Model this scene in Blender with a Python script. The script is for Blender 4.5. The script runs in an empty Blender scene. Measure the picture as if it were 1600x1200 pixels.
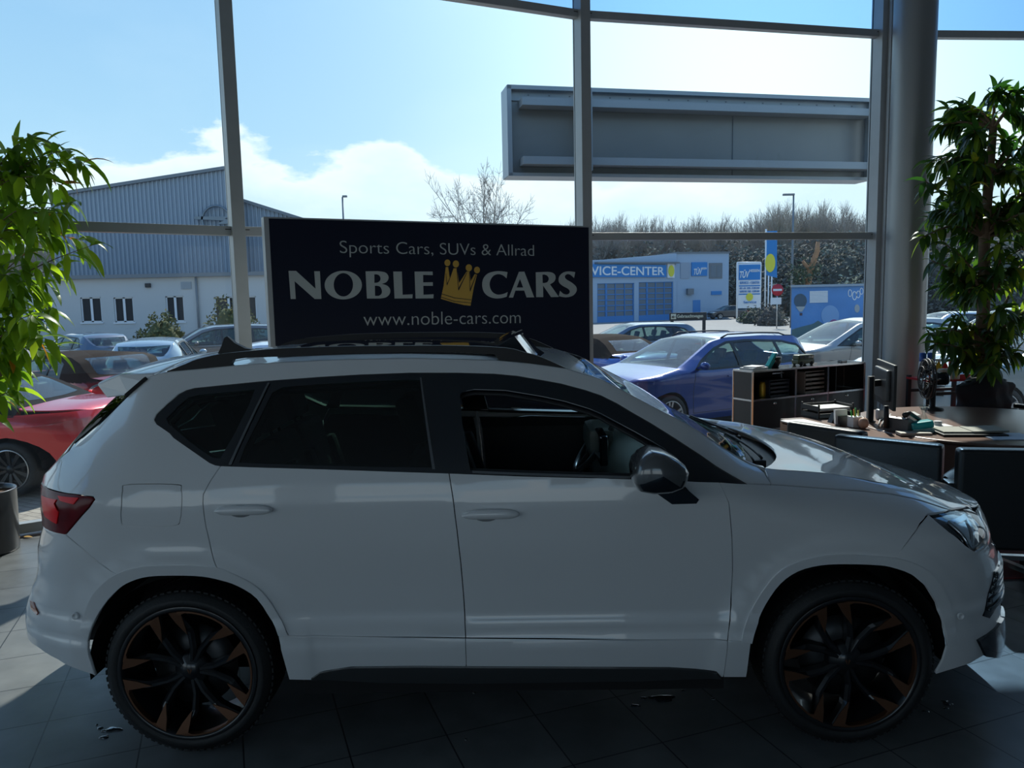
import bpy, bmesh, math, random
import numpy as np
from mathutils import Vector, Matrix
from mathutils.geometry import delaunay_2d_cdt
random.seed(7)
S = bpy.context.scene
COL = S.collection
R_ = math.radians

# ------------------------------------------------------------------ camera
F = 1202.0; CH = 1.805
def _cam():
    d = np.array([225.0, 10750.0, F]); d /= np.linalg.norm(d)
    fw = np.array([0, 0, 1.0]) - d * d[2]; fw /= np.linalg.norm(fw)
    return np.array([np.cross(d, fw), fw, -d])
RC = _cam()
def ray(px, py):
    return RC @ np.array([px - 800.0, py - 600.0, F])
def at(px, py, d):                       # point seen at (px,py) at depth y = d
    r = ray(px, py); t = d / r[1]; return Vector((r[0] * t, d, CH + r[2] * t))
def atz(px, py, z):                      # point seen at (px,py) at height z
    r = ray(px, py); t = (z - CH) / r[2]; return Vector((r[0] * t, r[1] * t, z))
def proj(P):
    c = RC.T @ (np.asarray(P, float) - np.array([0, 0, CH])); return 800 + F * c[0] / c[2], 600 + F * c[1] / c[2]
cam = bpy.data.objects.new('camera', bpy.data.cameras.new('camera')); COL.objects.link(cam)
cam.data.sensor_width = 36; cam.data.lens = F / 1600 * 36; cam.data.clip_start = .05; cam.data.clip_end = 1000
m = Matrix.Identity(4)
for i in range(3):
    m[i][0] = RC[i][0]; m[i][1] = -RC[i][1]; m[i][2] = -RC[i][2]
m[0][3], m[1][3], m[2][3] = 0, 0, CH
cam.matrix_world = m; S.camera = cam

# ------------------------------------------------------------------ materials
MATS = {}
def mat(name, col=(.5, .5, .5), rough=.5, metal=0, coat=0, noise=None, bump=None, emit=None, spec=.5, trans=0, subs=0):
    """noise=(scale, amount) varies the colour, bump=(scale, strength)"""
    if name in MATS: return MATS[name]
    M = bpy.data.materials.new(name); M.use_nodes = True; nt = M.node_tree; b = nt.nodes['Principled BSDF']
    b.inputs['Base Color'].default_value = (*col, 1); b.inputs['Roughness'].default_value = rough
    b.inputs['Metallic'].default_value = metal; b.inputs['Coat Weight'].default_value = coat
    b.inputs['Coat Roughness'].default_value = .03; b.inputs['Specular IOR Level'].default_value = spec
    if trans: b.inputs['Transmission Weight'].default_value = trans
    tc = nt.nodes.new('ShaderNodeTexCoord')
    if noise:
        n = nt.nodes.new('ShaderNodeTexNoise'); n.inputs['Scale'].default_value = noise[0]; n.inputs['Detail'].default_value = 4
        nt.links.new(tc.outputs['Object'], n.inputs['Vector'])
        r = nt.nodes.new('ShaderNodeMixRGB'); r.inputs[1].default_value = (*[c * (1 - noise[1]) for c in col], 1)
        r.inputs[2].default_value = (*[min(1, c * (1 + noise[1])) for c in col], 1)
        nt.links.new(n.outputs['Fac'], r.inputs[0]); nt.links.new(r.outputs[0], b.inputs['Base Color'])
    if bump:
        n = nt.nodes.new('ShaderNodeTexNoise'); n.inputs['Scale'].default_value = bump[0]; n.inputs['Detail'].default_value = 3
        nt.links.new(tc.outputs['Object'], n.inputs['Vector'])
        bb = nt.nodes.new('ShaderNodeBump'); bb.inputs['Strength'].default_value = bump[1]; bb.inputs['Distance'].default_value = .01
        nt.links.new(n.outputs['Fac'], bb.inputs['Height']); nt.links.new(bb.outputs[0], b.inputs['Normal'])
    if emit:
        b.inputs['Emission Color'].default_value = (*emit[:3], 1); b.inputs['Emission Strength'].default_value = emit[3]
    MATS[name] = M; return M
def glass(name, tint=(.9, .95, .95), refl=1.0, rough=0.0, haze=None, edge=.9):
    """thin sheet of glass: tinted pass-through, Fresnel mirror, optional dust film"""
    if name in MATS: return MATS[name]
    M = bpy.data.materials.new(name); M.use_nodes = True; nt = M.node_tree; nt.nodes.clear()
    o = nt.nodes.new('ShaderNodeOutputMaterial'); t = nt.nodes.new('ShaderNodeBsdfTransparent'); g = nt.nodes.new('ShaderNodeBsdfGlossy')
    t.inputs[0].default_value = (*tint, 1); g.inputs['Roughness'].default_value = rough; g.inputs[0].default_value = (1, 1, 1, 1)
    lw = nt.nodes.new('ShaderNodeLayerWeight'); lw.inputs[0].default_value = .5
    pw = nt.nodes.new('ShaderNodeMath'); pw.operation = 'POWER'; pw.inputs[1].default_value = 5; nt.links.new(lw.outputs['Facing'], pw.inputs[0])
    mu = nt.nodes.new('ShaderNodeMath'); mu.operation = 'MULTIPLY_ADD'; mu.inputs[1].default_value = edge; mu.inputs[2].default_value = .04 * refl; mu.use_clamp = True
    nt.links.new(pw.outputs[0], mu.inputs[0])
    mx = nt.nodes.new('ShaderNodeMixShader'); nt.links.new(mu.outputs[0], mx.inputs[0])
    nt.links.new(t.outputs[0], mx.inputs[1]); nt.links.new(g.outputs[0], mx.inputs[2]); out = mx
    if haze:
        d = nt.nodes.new('ShaderNodeBsdfDiffuse'); d.inputs[0].default_value = (*haze[0], 1)
        tl = nt.nodes.new('ShaderNodeBsdfTranslucent'); tl.inputs[0].default_value = (*haze[0], 1)
        a = nt.nodes.new('ShaderNodeAddShader'); nt.links.new(d.outputs[0], a.inputs[0]); nt.links.new(tl.outputs[0], a.inputs[1])
        m2 = nt.nodes.new('ShaderNodeMixShader'); m2.inputs[0].default_value = haze[1]
        nt.links.new(mx.outputs[0], m2.inputs[1]); nt.links.new(a.outputs[0], m2.inputs[2]); out = m2
    nt.links.new(out.outputs[0], o.inputs[0]); MATS[name] = M; return M
def leafmat(name, col, tcol, w=.55):
    if name in MATS: return MATS[name]
    M = bpy.data.materials.new(name); M.use_nodes = True; nt = M.node_tree; nt.nodes.clear()
    o = nt.nodes.new('ShaderNodeOutputMaterial'); p = nt.nodes.new('ShaderNodeBsdfPrincipled'); t = nt.nodes.new('ShaderNodeBsdfTranslucent')
    p.inputs['Roughness'].default_value = .35
    tc = nt.nodes.new('ShaderNodeTexCoord'); n = nt.nodes.new('ShaderNodeTexNoise'); n.inputs['Scale'].default_value = 5
    nt.links.new(tc.outputs['Object'], n.inputs['Vector'])
    for sh, c in ((p.inputs['Base Color'], col), (t.inputs[0], tcol)):
        r = nt.nodes.new('ShaderNodeMixRGB'); r.inputs[1].default_value = (*[q * .6 for q in c], 1); r.inputs[2].default_value = (*[min(1, q * 1.4) for q in c], 1)
        nt.links.new(n.outputs['Fac'], r.inputs[0]); nt.links.new(r.outputs[0], sh)
    mx = nt.nodes.new('ShaderNodeMixShader'); mx.inputs[0].default_value = w
    nt.links.new(p.outputs[0], mx.inputs[1]); nt.links.new(t.outputs[0], mx.inputs[2]); nt.links.new(mx.outputs[0], o.inputs[0])
    MATS[name] = M; return M

# ------------------------------------------------------------------ mesh helpers
def tag(o, label=None, cat=None, group=None, kind=None):
    if label: o['label'] = label
    if cat: o['category'] = cat
    if group: o['group'] = group
    if kind: o['kind'] = kind
    return o
def empty(name, loc=(0, 0, 0), rz=0, label=None, cat=None, group=None, rot=None):
    o = bpy.data.objects.new(name, None); COL.objects.link(o); o.location = loc
    o.rotation_euler = rot if rot else (0, 0, rz); o.empty_display_size = .1
    return tag(o, label, cat, group)
class MB:
    """collects shapes, links them as one mesh object"""
    def __init__(s): s.v = []; s.f = []; s.mi = []; s.sm = []; s.cur = 0; s.nrm = None
    def add(s, V, Fc, smooth=False):
        b = len(s.v); s.v += [tuple(map(float, p)) for p in V]; s.f += [tuple(int(i) + b for i in f) for f in Fc]
        s.mi += [s.cur] * len(Fc); s.sm += [smooth] * len(Fc); return s
    def m(s, i): s.cur = i; return s
    def box(s, lo, hi, M=None, bev=0):
        x0, y0, z0 = lo; x1, y1, z1 = hi
        if bev:
            bm = bmesh.new(); bmesh.ops.create_cube(bm, size=1)
            for v in bm.verts: v.co = Vector(((x0 + x1) / 2 + v.co.x * (x1 - x0), (y0 + y1) / 2 + v.co.y * (y1 - y0), (z0 + z1) / 2 + v.co.z * (z1 - z0)))
            bmesh.ops.bevel(bm, geom=bm.edges[:], offset=bev, segments=2, profile=.6, affect='EDGES')
            V = [v.co.copy() for v in bm.verts]; Fc = [[v.index for v in f.verts] for f in bm.faces]; bm.free()
        else:
            V = [Vector(p) for p in ((x0, y0, z0), (x1, y0, z0), (x1, y1, z0), (x0, y1, z0), (x0, y0, z1), (x1, y0, z1), (x1, y1, z1), (x0, y1, z1))]
            Fc = [(0, 3, 2, 1), (4, 5, 6, 7), (0, 1, 5, 4), (1, 2, 6, 5), (2, 3, 7, 6), (3, 0, 4, 7)]
        if M: V = [M @ p for p in V]
        return s.add(V, Fc)
    def bar(s, a, b, w, h=None, up=(0, 0, 1), bev=0):
        a, b = Vector(a), Vector(b); d = b - a; L = d.length
        if L < 1e-6: return s
        d.normalize(); u = Vector(up)
        if abs(d.dot(u)) > .98: u = Vector((1, 0, 0))
        sd = d.cross(u).normalized(); u = sd.cross(d)
        M = Matrix.Identity(4)
        for i in range(3): M[i][0] = d[i]; M[i][1] = sd[i]; M[i][2] = u[i]; M[i][3] = a[i]
        h = h or w
        return s.box((0, -w / 2, -h / 2), (L, w / 2, h / 2), M, bev)
    def tube(s, P, r, n=8, caps=True, smooth=True):
        P = [Vector(p) for p in P]; k = len(P); rr = r if hasattr(r, '__len__') else [r] * k
        V = []; t0 = (P[1] - P[0]).normalized(); a = Vector((0, 0, 1)) if abs(t0.z) < .9 else Vector((1, 0, 0)); u = t0.cross(a).normalized()
        for i in range(k):
            t = (P[min(i + 1, k - 1)] - P[max(i - 1, 0)]).normalized(); u = (u - t * u.dot(t))
            u = u.normalized() if u.length > 1e-6 else t.orthogonal().normalized(); w = t.cross(u)
            for j in range(n):
                A = 2 * math.pi * j / n; V.append(P[i] + (u * math.cos(A) + w * math.sin(A)) * rr[i])
        Fc = [(i * n + j, i * n + (j + 1) % n, (i + 1) * n + (j + 1) % n, (i + 1) * n + j) for i in range(k - 1) for j in range(n)]
        if caps: Fc += [tuple(reversed(range(n))), tuple((k - 1) * n + j for j in range(n))]
        return s.add(V, Fc, smooth)
    def lathe(s, prof, n=24, c=(0, 0, 0), axis='z', smooth=True, M=None, close=False):
        V = []
        for (r, z) in prof:
            for j in range(n):
                A = 2 * math.pi * j / n
                if axis == 'z': p = (r * math.cos(A), r * math.sin(A), z)
                elif axis == 'y': p = (r * math.cos(A), z, r * math.sin(A))
                else: p = (z, r * math.cos(A), r * math.sin(A))
                V.append(Vector(p) + Vector(c))
        if M: V = [M @ p for p in V]
        k = len(prof); Fc = []
        for i in range(k if close else k - 1):
            i2 = (i + 1) % k
            for j in range(n):
                q = (i * n + j, i * n + (j + 1) % n, i2 * n + (j + 1) % n, i2 * n + j); Fc.append(q if axis != 'y' else q[::-1])
        return s.add(V, Fc, smooth)
    def sphere(s, c, r, n=12, M=None):
        r = r if hasattr(r, '__len__') else (r, r, r); k = n // 2 + 1; V = []
        for i in range(k):
            a = math.pi * i / (k - 1)
            for j in range(n):
                b = 2 * math.pi * j / n
                V.append(Vector((c[0] + r[0] * math.sin(a) * math.cos(b), c[1] + r[1] * math.sin(a) * math.sin(b), c[2] - r[2] * math.cos(a))))
        if M: V = [M @ p for p in V]
        Fc = [(i * n + j, i * n + (j + 1) % n, (i + 1) * n + (j + 1) % n, (i + 1) * n + j) for i in range(k - 1) for j in range(n)]
        return s.add(V, Fc, True)
    def prism(s, poly, fn, d0, d1, smooth=False):
        """poly: 2D loop(s); fn(a,b,d)->3D ; extruded from d0 to d1"""
        loops = poly if hasattr(poly[0][0], '__len__') else [poly]
        V, T = polyfill(loops)
        n = len(V)
        s.add([fn(a, b, d0) for a, b in V] + [fn(a, b, d1) for a, b in V], [t[::-1] for t in T] + [tuple(i + n for i in t) for t in T])
        for lp in loops:
            k = len(lp)
            s.add([fn(a, b, d0) for a, b in lp] + [fn(a, b, d1) for a, b in lp], [(i, (i + 1) % k, (i + 1) % k + k, i + k) for i in range(k)], smooth)
        return s
    def build(s, name, mats, parent=None, label=None, cat=None, group=None, kind=None, shade=None):
        me = bpy.data.meshes.new(name); me.from_pydata(s.v, [], s.f)
        if not isinstance(mats, (list, tuple)): mats = [mats]
        for q in mats: me.materials.append(q)
        me.polygons.foreach_set('material_index', s.mi)
        me.polygons.foreach_set('use_smooth', [bool(x) if shade is None else shade for x in s.sm])
        me.update()
        if shade == 'auto': pass
        o = bpy.data.objects.new(name, me); COL.objects.link(o)
        if parent: o.parent = parent
        return tag(o, label, cat, group, kind)
def fixn(o):
    bm = bmesh.new(); bm.from_mesh(o.data); bmesh.ops.recalc_face_normals(bm, faces=bm.faces[:]); bm.to_mesh(o.data); bm.free(); return o
def inside(pt, loop):
    x, y = pt; c = False; n = len(loop); j = n - 1
    for i in range(n):
        xi, yi = loop[i]; xj, yj = loop[j]
        if (yi > y) != (yj > y) and x < (xj - xi) * (y - yi) / (yj - yi) + xi: c = not c
        j = i
    return c
def inside_np(P, loop):
    P = np.asarray(P); c = np.zeros(len(P), bool); n = len(loop); j = n - 1
    for i in range(n):
        xi, yi = loop[i]; xj, yj = loop[j]
        if yi != yj:
            k = ((yi > P[:, 1]) != (yj > P[:, 1])) & (P[:, 0] < (xj - xi) * (P[:, 1] - yi) / (yj - yi) + xi); c ^= k
        j = i
    return c
def resample(loop, step, closed=True):
    out = []; n = len(loop)
    for i in range(n if closed else n - 1):
        a = np.array(loop[i], float); b = np.array(loop[(i + 1) % n], float); L = np.linalg.norm(b - a)
        k = max(1, int(math.ceil(L / step)))
        for q in range(k): out.append(tuple(a + (b - a) * q / k))
    if not closed: out.append(tuple(loop[-1]))
    return out
def spline(P, k=6, closed=False):
    """Catmull-Rom through P"""
    P = [np.array(p, float) for p in P]; n = len(P); out = []
    for i in range(n if closed else n - 1):
        if closed: a, b, c, d = P[i - 1], P[i], P[(i + 1) % n], P[(i + 2) % n]
        else: a, b, c, d = P[max(i - 1, 0)], P[i], P[i + 1], P[min(i + 2, n - 1)]
        for q in range(k):
            t = q / k; out.append(tuple(.5 * ((2 * b) + (c - a) * t + (2 * a - 5 * b + 4 * c - d) * t * t + (-a + 3 * b - 3 * c + d) * t ** 3)))
    if not closed: out.append(tuple(P[-1]))
    return out
def polyfill(loops, grid=None):
    V = []; E = []
    for lp in loops:
        b = len(V); k = len(lp); V += [tuple(p) for p in lp]; E += [(b + i, b + (i + 1) % k) for i in range(k)]
    A = np.array(V)
    if grid:
        gx, gy = grid if hasattr(grid, '__len__') else (grid, grid)
        xs = np.arange(A[:, 0].min() + gx * .5, A[:, 0].max(), gx); ys = np.arange(A[:, 1].min() + gy * .5, A[:, 1].max(), gy)
        if len(xs) and len(ys):
            G = np.array([(x, y) for x in xs for y in ys]); c = np.zeros(len(G), bool)
            for lp in loops: c ^= inside_np(G, lp)
            G = G[c]
            if len(G):     # keep off the boundary
                B = np.vstack([np.array(resample(lp, min(gx, gy) * .5)) for lp in loops])
                keep = np.ones(len(G), bool)
                for i in range(0, len(G), 400):
                    d = np.abs(G[i:i + 400, None, :] - B[None]) / np.array([gx, gy]); keep[i:i + 400] = (np.sqrt((d ** 2).sum(2)).min(1) > .35)
                V += [tuple(p) for p in G[keep]]
    r = delaunay_2d_cdt([Vector(p) for p in V], E, [], 0, 1e-7, True)
    vo = [(p.x, p.y) for p in r[0]]; fo = r[2]
    if not fo: return vo, []
    C = np.array([np.mean([vo[i] for i in f], axis=0) for f in fo]); c = np.zeros(len(C), bool)
    for lp in loops: c ^= inside_np(C, lp)
    T = []
    for f, k in zip(fo, c):
        if k:
            a = sum(vo[f[i]][0] * vo[f[(i + 1) % len(f)]][1] - vo[f[(i + 1) % len(f)]][0] * vo[f[i]][1] for i in range(len(f)))
            T.append(tuple(f) if a > 0 else tuple(reversed(f)))
    return vo, T
def shrink(loop, d):
    """move a loop inwards by d"""
    P = [np.array(p, float) for p in loop]; n = len(P)
    area = sum(P[i][0] * P[(i + 1) % n][1] - P[(i + 1) % n][0] * P[i][1] for i in range(n)); sg = 1 if area > 0 else -1
    out = []
    for i in range(n):
        a = P[i] - P[i - 1]; b = P[(i + 1) % n] - P[i]
        na = np.array([-a[1], a[0]]) / (np.linalg.norm(a) + 1e-12); nb = np.array([-b[1], b[0]]) / (np.linalg.norm(b) + 1e-12)
        q = na + nb; l = np.linalg.norm(q)
        if l < .3: q = na
        else: q = q / l * min(1 / (l / 2), 1.8)
        out.append(tuple(P[i] + sg * q * d))
    return out
def circle(cx, cy, rx, ry=None, n=24, a0=0, a1=2 * math.pi, end=False):
    ry = rx if ry is None else ry; k = n + 1 if end else n
    return [(cx + rx * math.cos(a0 + (a1 - a0) * i / n), cy + ry * math.sin(a0 + (a1 - a0) * i / n)) for i in range(k)]
def text_obj(name, txt, size, M, mt, parent=None, depth=.002, label=None, cat=None, xs=1.0, bold=0, align='LEFT', shear=0):
    cu = bpy.data.curves.new(name, 'FONT'); cu.body = txt; cu.size = size; cu.extrude = depth; cu.offset = bold; cu.align_x = align; cu.shear = shear
    o = bpy.data.objects.new(name, cu); COL.objects.link(o); bpy.context.view_layer.update()
    dg = bpy.context.evaluated_depsgraph_get(); me = bpy.data.meshes.new_from_object(o.evaluated_get(dg)); bpy.data.objects.remove(o)
    for v in me.vertices: v.co.x *= xs
    me.materials.clear(); me.materials.append(mt)
    o = bpy.data.objects.new(name, me); COL.objects.link(o)
    if parent: o.parent = parent
    o.matrix_local = M
    return tag(o, label, cat)
# ------------------------------------------------------------------ car surface
def gsmooth(x, y, lo, hi, sg, n=800):
    X = np.linspace(lo, hi, n); Y = np.interp(X, x, y); k = max(1, int(3 * sg / (X[1] - X[0]))); w = np.exp(-.5 * (np.arange(-k, k + 1) * (X[1] - X[0]) / sg) ** 2); w /= w.sum()
    Yp = np.concatenate([np.full(k, Y[0]), Y, np.full(k, Y[-1])]); 
    return X, np.convolve(Yp, w, 'valid')
class Fn:
    def __init__(s, pts, sg=0, lo=None, hi=None):
        pts = sorted(pts); x = [p[0] for p in pts]; y = [p[1] for p in pts]
        s.x, s.y = (gsmooth(x, y, lo if lo is not None else x[0], hi if hi is not None else x[-1], sg) if sg else (np.array(x), np.array(y)))
    def __call__(s, q): return np.interp(q, s.x, s.y)
class Surf:
    """car body: side shell wrapped round both ends + a lid (bonnet, screens, roof) as a height field"""
    def __init__(s, Wl, ze, We, bulge, xr, xf, xcr, xcf, nr=3.2, nf=2.6, z0=None, pw=None, pl=2.2):
        s.Wl, s.ze, s.We, s.bul, s.xr, s.xf, s.xcr, s.xcf, s.nr, s.nf, s.pl = Wl, ze, We, bulge, xr, xf, xcr, xcf, nr, nf, pl
        s.z0 = z0 or (lambda x: 1.0 + 0 * x); s.pw = pw or (lambda x: 1.3 + 0 * x)
    def W0(s, x, z):
        ze = s.ze(x); z0 = np.minimum(s.z0(x), ze - .03); t = np.clip((z - z0) / (ze - z0), 0, 1.3)
        sm = .022; zz = z0 - sm * np.log1p(np.exp(np.clip((z0 - z) / sm, -40, 40))); wl = s.Wl(zz); w = wl - (wl - s.We(x)) * t ** s.pw(x)
        for cx in s.flare:                      # swollen wheel arches
            k = np.clip((np.hypot(x - cx, z - .34) - .49) / .065, 0, 1); w = w + .013 * (1 - k * k * (3 - 2 * k)) * np.clip((1.0 - z) / .12, 0, 1)
        return w
    def E(s, x, z):
        qr = (s.xcr - x) / (s.xcr - s.xr(z)); qf = (x - s.xcf) / (s.xf(z) - s.xcf)
        er = np.where(qr > 0, np.maximum(0, 1 - np.clip(qr, 0, 1) ** s.nr) ** (1 / s.nr), 1)
        ef = np.where(qf > 0, np.maximum(0, 1 - np.clip(qf, 0, 1) ** s.nf) ** (1 / s.nf), 1)
        return er * ef
    def Wt(s, x, z): return s.W0(x, z) * s.E(x, z)
    LR, LF = .75, .8; flare = ()
    def P(s, u, z):                                # near (right-hand, Y<0) side
        u = np.asarray(u, float); z = np.asarray(z, float)
        fr = np.clip((s.xcr - u) / s.LR, 0, 1) * math.pi / 2; ff = np.clip((u - s.xcf) / s.LF, 0, 1) * math.pi / 2
        def qe(f, n):
            a, b = np.sin(f), np.cos(f); r = (np.abs(a) ** n + np.abs(b) ** n) ** (1 / n); return a / r, b / r
        qr, er = qe(fr, s.nr); qf, ef = qe(ff, s.nf)
        x = np.where(u < s.xcr, s.xcr - (s.xcr - s.xr(z)) * qr, np.where(u > s.xcf, s.xcf + (s.xf(z) - s.xcf) * qf, u))
        y = -s.W0(x, z) * er * ef
        return np.stack([x, y, z], -1)
    def uz(s, x, y, z):
        if x < s.xcr:
            q = (s.xcr - x) / (s.xcr - s.xr(z)); e = -y / s.W0(x, z); return (s.xcr - s.LR * math.atan2(max(q, 0), max(e, 0)) / (math.pi / 2), z)
        if x > s.xcf:
            q = (x - s.xcf) / (s.xf(z) - s.xcf); e = -y / s.W0(x, z); return (s.xcf + s.LF * math.atan2(max(q, 0), max(e, 0)) / (math.pi / 2), z)
        return (float(x), float(z))
    def H(s, x): return s.Wt(x, s.ze(x))
    def T(s, x, y):
        h = np.maximum(s.H(x), 1e-3); k = np.clip(np.abs(y) / h, 0, 1); return s.ze(x) + s.bul(x) * (1 - k ** s.pl)
    def ring(s, u):
        z = float(s.ze(min(max(u, s.xr.y.min()), 9)))
        for _ in range(30): z = .5 * z + .5 * float(s.ze(s.P(u, z)[0]))
        return z
def nrm(v): return v / (np.linalg.norm(v, axis=-1, keepdims=True) + 1e-12)
def panel(mb, sf, loops, off=0, gap=.0022, skirt=.014, grid=(.05, .035), side='near', lid=False, res=.03, sub=None):
    """trimmed panel on the side shell (u,z) or on the lid (x,y)"""
    L = [resample(lp, res) for lp in loops]
    if gap: L = [shrink(L[0], gap)] + [shrink(l, -gap) for l in L[1:]]
    V2, T = polyfill(L, grid)
    A = np.array(V2)
    def pos(a, b):
        if lid: return np.stack([a, b, sf.T(a, b)], -1)
        return sf.P(a, b)
    e = .004
    Pm = pos(A[:, 0], A[:, 1]); du = pos(A[:, 0] + e, A[:, 1]) - pos(A[:, 0] - e, A[:, 1]); dz = pos(A[:, 0], A[:, 1] + e) - pos(A[:, 0], A[:, 1] - e)
    N = nrm(np.cross(du, dz))
    Pm = Pm + N * off
    # boundary edges -> skirt
    cnt = {}
    for t in T:
        for i in range(len(t)):
            a, b = t[i], t[(i + 1) % len(t)]; cnt[(a, b)] = 1
    bd = [(a, b) for (a, b) in cnt if (b, a) not in cnt]
    V = list(Pm); NN = list(N); Fc = list(T)
    if skirt:
        mp = {}
        outd = {}
        for a, b in bd:
            d = Pm[b] - Pm[a]; o = np.cross(d, N[a]); o /= np.linalg.norm(o) + 1e-12
            for k in (a, b): outd[k] = outd.get(k, 0) + o
        for a, b in bd:
            for k in (a, b):
                if k not in mp:
                    mp[k] = len(V); V.append(Pm[k] - N[k] * skirt); o = outd[k]; NN.append(o / (np.linalg.norm(o) + 1e-12))
        Fc += [(b, a, mp[a], mp[b]) for a, b in bd]
    V = np.array(V); NN = np.array(NN)
    for k in (('near', 'far') if side == 'both' else (side,)):
        if k == 'near': vv, nn, ff = V, NN, Fc
        else: vv, nn, ff = V * [1, -1, 1], NN * [1, -1, 1], [tuple(reversed(f)) for f in Fc]
        mb.add(vv, ff, True)
        if mb.nrm is None: mb.nrm = []
        mb.nrm += [tuple(x) for x in nn]
    return mb
def build_n(mb, name, mats, parent, **k):
    o = mb.build(name, mats, parent, **k)
    if mb.nrm and len(mb.nrm) == len(mb.v): o.data.normals_split_custom_set_from_vertices(mb.nrm)
    return o
def panel_pair(name, mats, parent, surf, looplists, fin=None, label=None, split=True, **k):
    """one object per panel and per side"""
    out = []
    for loops in looplists:
        for sd in ('near', 'far'):
            mb = MB(); panel(mb, surf, loops, side=sd, **k); o = build_n(mb, name, mats, parent, label=label)
            out.append(fin(o) if fin else o)
    return out
# ------------------------------------------------------------------ white SUV: fit
A0 = np.array([-1.3206, 2.9233]); YAW = R_(-.828); YW = .90
ca, sa = math.cos(YAW), math.sin(YAW)
def to_local(p, o=True):
    p = np.asarray(p, float).copy()
    if o: p[..., 0] -= A0[0]; p[..., 1] -= A0[1]
    x = p[..., 0] * ca + p[..., 1] * sa; y = -p[..., 0] * sa + p[..., 1] * ca
    return np.stack([x, y - (YW if o else 0), p[..., 2]], -1)
def to_world(q):
    q = np.asarray(q, float); x = q[..., 0]; y = q[..., 1] + YW
    return np.stack([A0[0] + x * ca - y * sa, A0[1] + x * sa + y * ca, q[..., 2]], -1)
CO = to_local(np.array([0, 0, CH]))
def lray(px, py): return to_local(ray(px, py), False)
def projL(q):
    w = to_world(q) - np.array([0, 0, CH]); c = w @ RC; return 800 + F * c[..., 0] / c[..., 2], 600 + F * c[..., 1] / c[..., 2]
def hit(px, py, Wf):
    d = lray(px, py); Y = np.linspace(-1.1, -.02, 900); t = (Y - CO[1]) / d[1]; x = CO[0] + d[0] * t; z = CO[2] + d[2] * t
    f = -Y - Wf(x, z); k = np.where(f <= 0)[0]
    if len(k) and k[0] > 0:
        i = k[0]; a = f[i - 1] / (f[i - 1] - f[i]); return (x[i - 1] + (x[i] - x[i - 1]) * a, Y[i - 1] + (Y[i] - Y[i - 1]) * a, z[i - 1] + (z[i] - z[i - 1]) * a)
    i = int(np.argmin(f)); return (x[i], Y[i], z[i])
PE = [(68, 743, .80), (78, 733, .79), (87, 722.5, .77), (102, 709, .74), (115, 700, .72), (145, 674, .69), (179, 640, .66), (201, 618, .645), (215, 602, .64), (229, 590, .64), (245, 584.5, .64), (265, 580.5, .64), (290, 578.5, .64), (327, 575, .64), (365, 571.3, .64), (402, 568.5, .64), (440, 566, .64), (540, 561.5, .64), (640, 559.6, .64),
      (715, 561, .64), (777, 563, .64), (827, 567.5, .64), (884, 575.5, .64), (915, 585, .65), (940, 593, .66), (965, 606, .675), (1002, 626, .69), (1040, 646, .70), (1057, 653.8, .71), (1095, 676, .72), (1120, 693.8, .725), (1145, 710, .725), (1163.8, 721, .72), (1182, 728.5, .71), (1195, 731.5, .70),
      (1217, 733.8, .68), (1255, 736, .66), (1292, 739, .65), (1349, 748.8, .64), (1390, 756, .635), (1424, 764, .63), (1455, 774, .62), (1480, 782.5, .61), (1500, 787, .60), (1516, 790, .59)]
SIL_R = [(68, 743), (67, 754), (64.4, 765), (64, 800), (70, 818), (58.5, 852), (57.4, 861), (61, 901), (48.4, 917), (45, 936), (39.4, 957), (37.8, 966), (42.7, 993)]
SIL_F = [(1520, 790), (1526.7, 800), (1538, 825), (1546.7, 848), (1561.7, 866), (1562, 893), (1564, 955), (1567, 974), (1568.6, 997), (1560, 1014)]
SIL_T = [(60, 760), (75, 737), (101, 709), (111, 685), (152.5, 642), (175, 622), (200, 596), (229, 577), (277, 564), (340, 553), (370, 549), (450, 538), (550, 532.5), (650, 531), (750, 533), (800, 537), (842, 543), (865, 547), (902, 560), (915, 566), (940, 575.6), (965, 589), (1015, 616), (1040, 631), (1066, 642.5), (1090, 655), (1145, 662.5), (1180, 668), (1227, 673), (1274, 684), (1330, 700), (1386, 717), (1442, 739), (1480, 757), (1516, 786), (1525, 800)]
Wl = Fn([(.15, .85), (.25, .872), (.33, .888), (.46, .902), (.475, .892), (.535, .897), (.56, .884), (.70, .895), (.85, .912), (.98, .919), (1.03, .921), (1.06, .913), (1.12, .899), (1.3, .89)], .007)
xr = Fn([(.15, -.80), (1.2, -.80)]); xr.x = np.linspace(.2, 1.15, 20); xr.y = np.full(20, -.82)
xf = Fn([(.15, 3.45), (1.2, 3.45)]); xf.x = np.linspace(.2, 1.05, 18); xf.y = np.full(18, 3.46)
z0f = Fn([(-1, 1.0), (1.9, 1.10), (2.15, 1.02), (2.5, .90), (3.0, .80), (3.6, .72)], .06)
z0f2 = Fn([(-1, .93), (-.6, .98), (-.2, 1.08), (1.7, 1.11), (2.0, 1.04), (2.3, .93), (2.6, .86), (3.0, .78), (3.6, .70)], .06)
pwf = Fn([(-1, 1.5), (-.2, 1.25), (1.7, 1.25), (2.3, 2.3), (3.6, 2.4)], .06)
sf = Surf(Wl, Fn([(-2, 1.5), (5, 1.5)]), Fn([(-2, .64), (5, .64)]), Fn([(-2, .05), (5, .05)]), xr, xf, -.05, 2.80, 3.2, 2.6, z0f2, pwf)
sf.flare = (0.0, 2.631)
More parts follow.
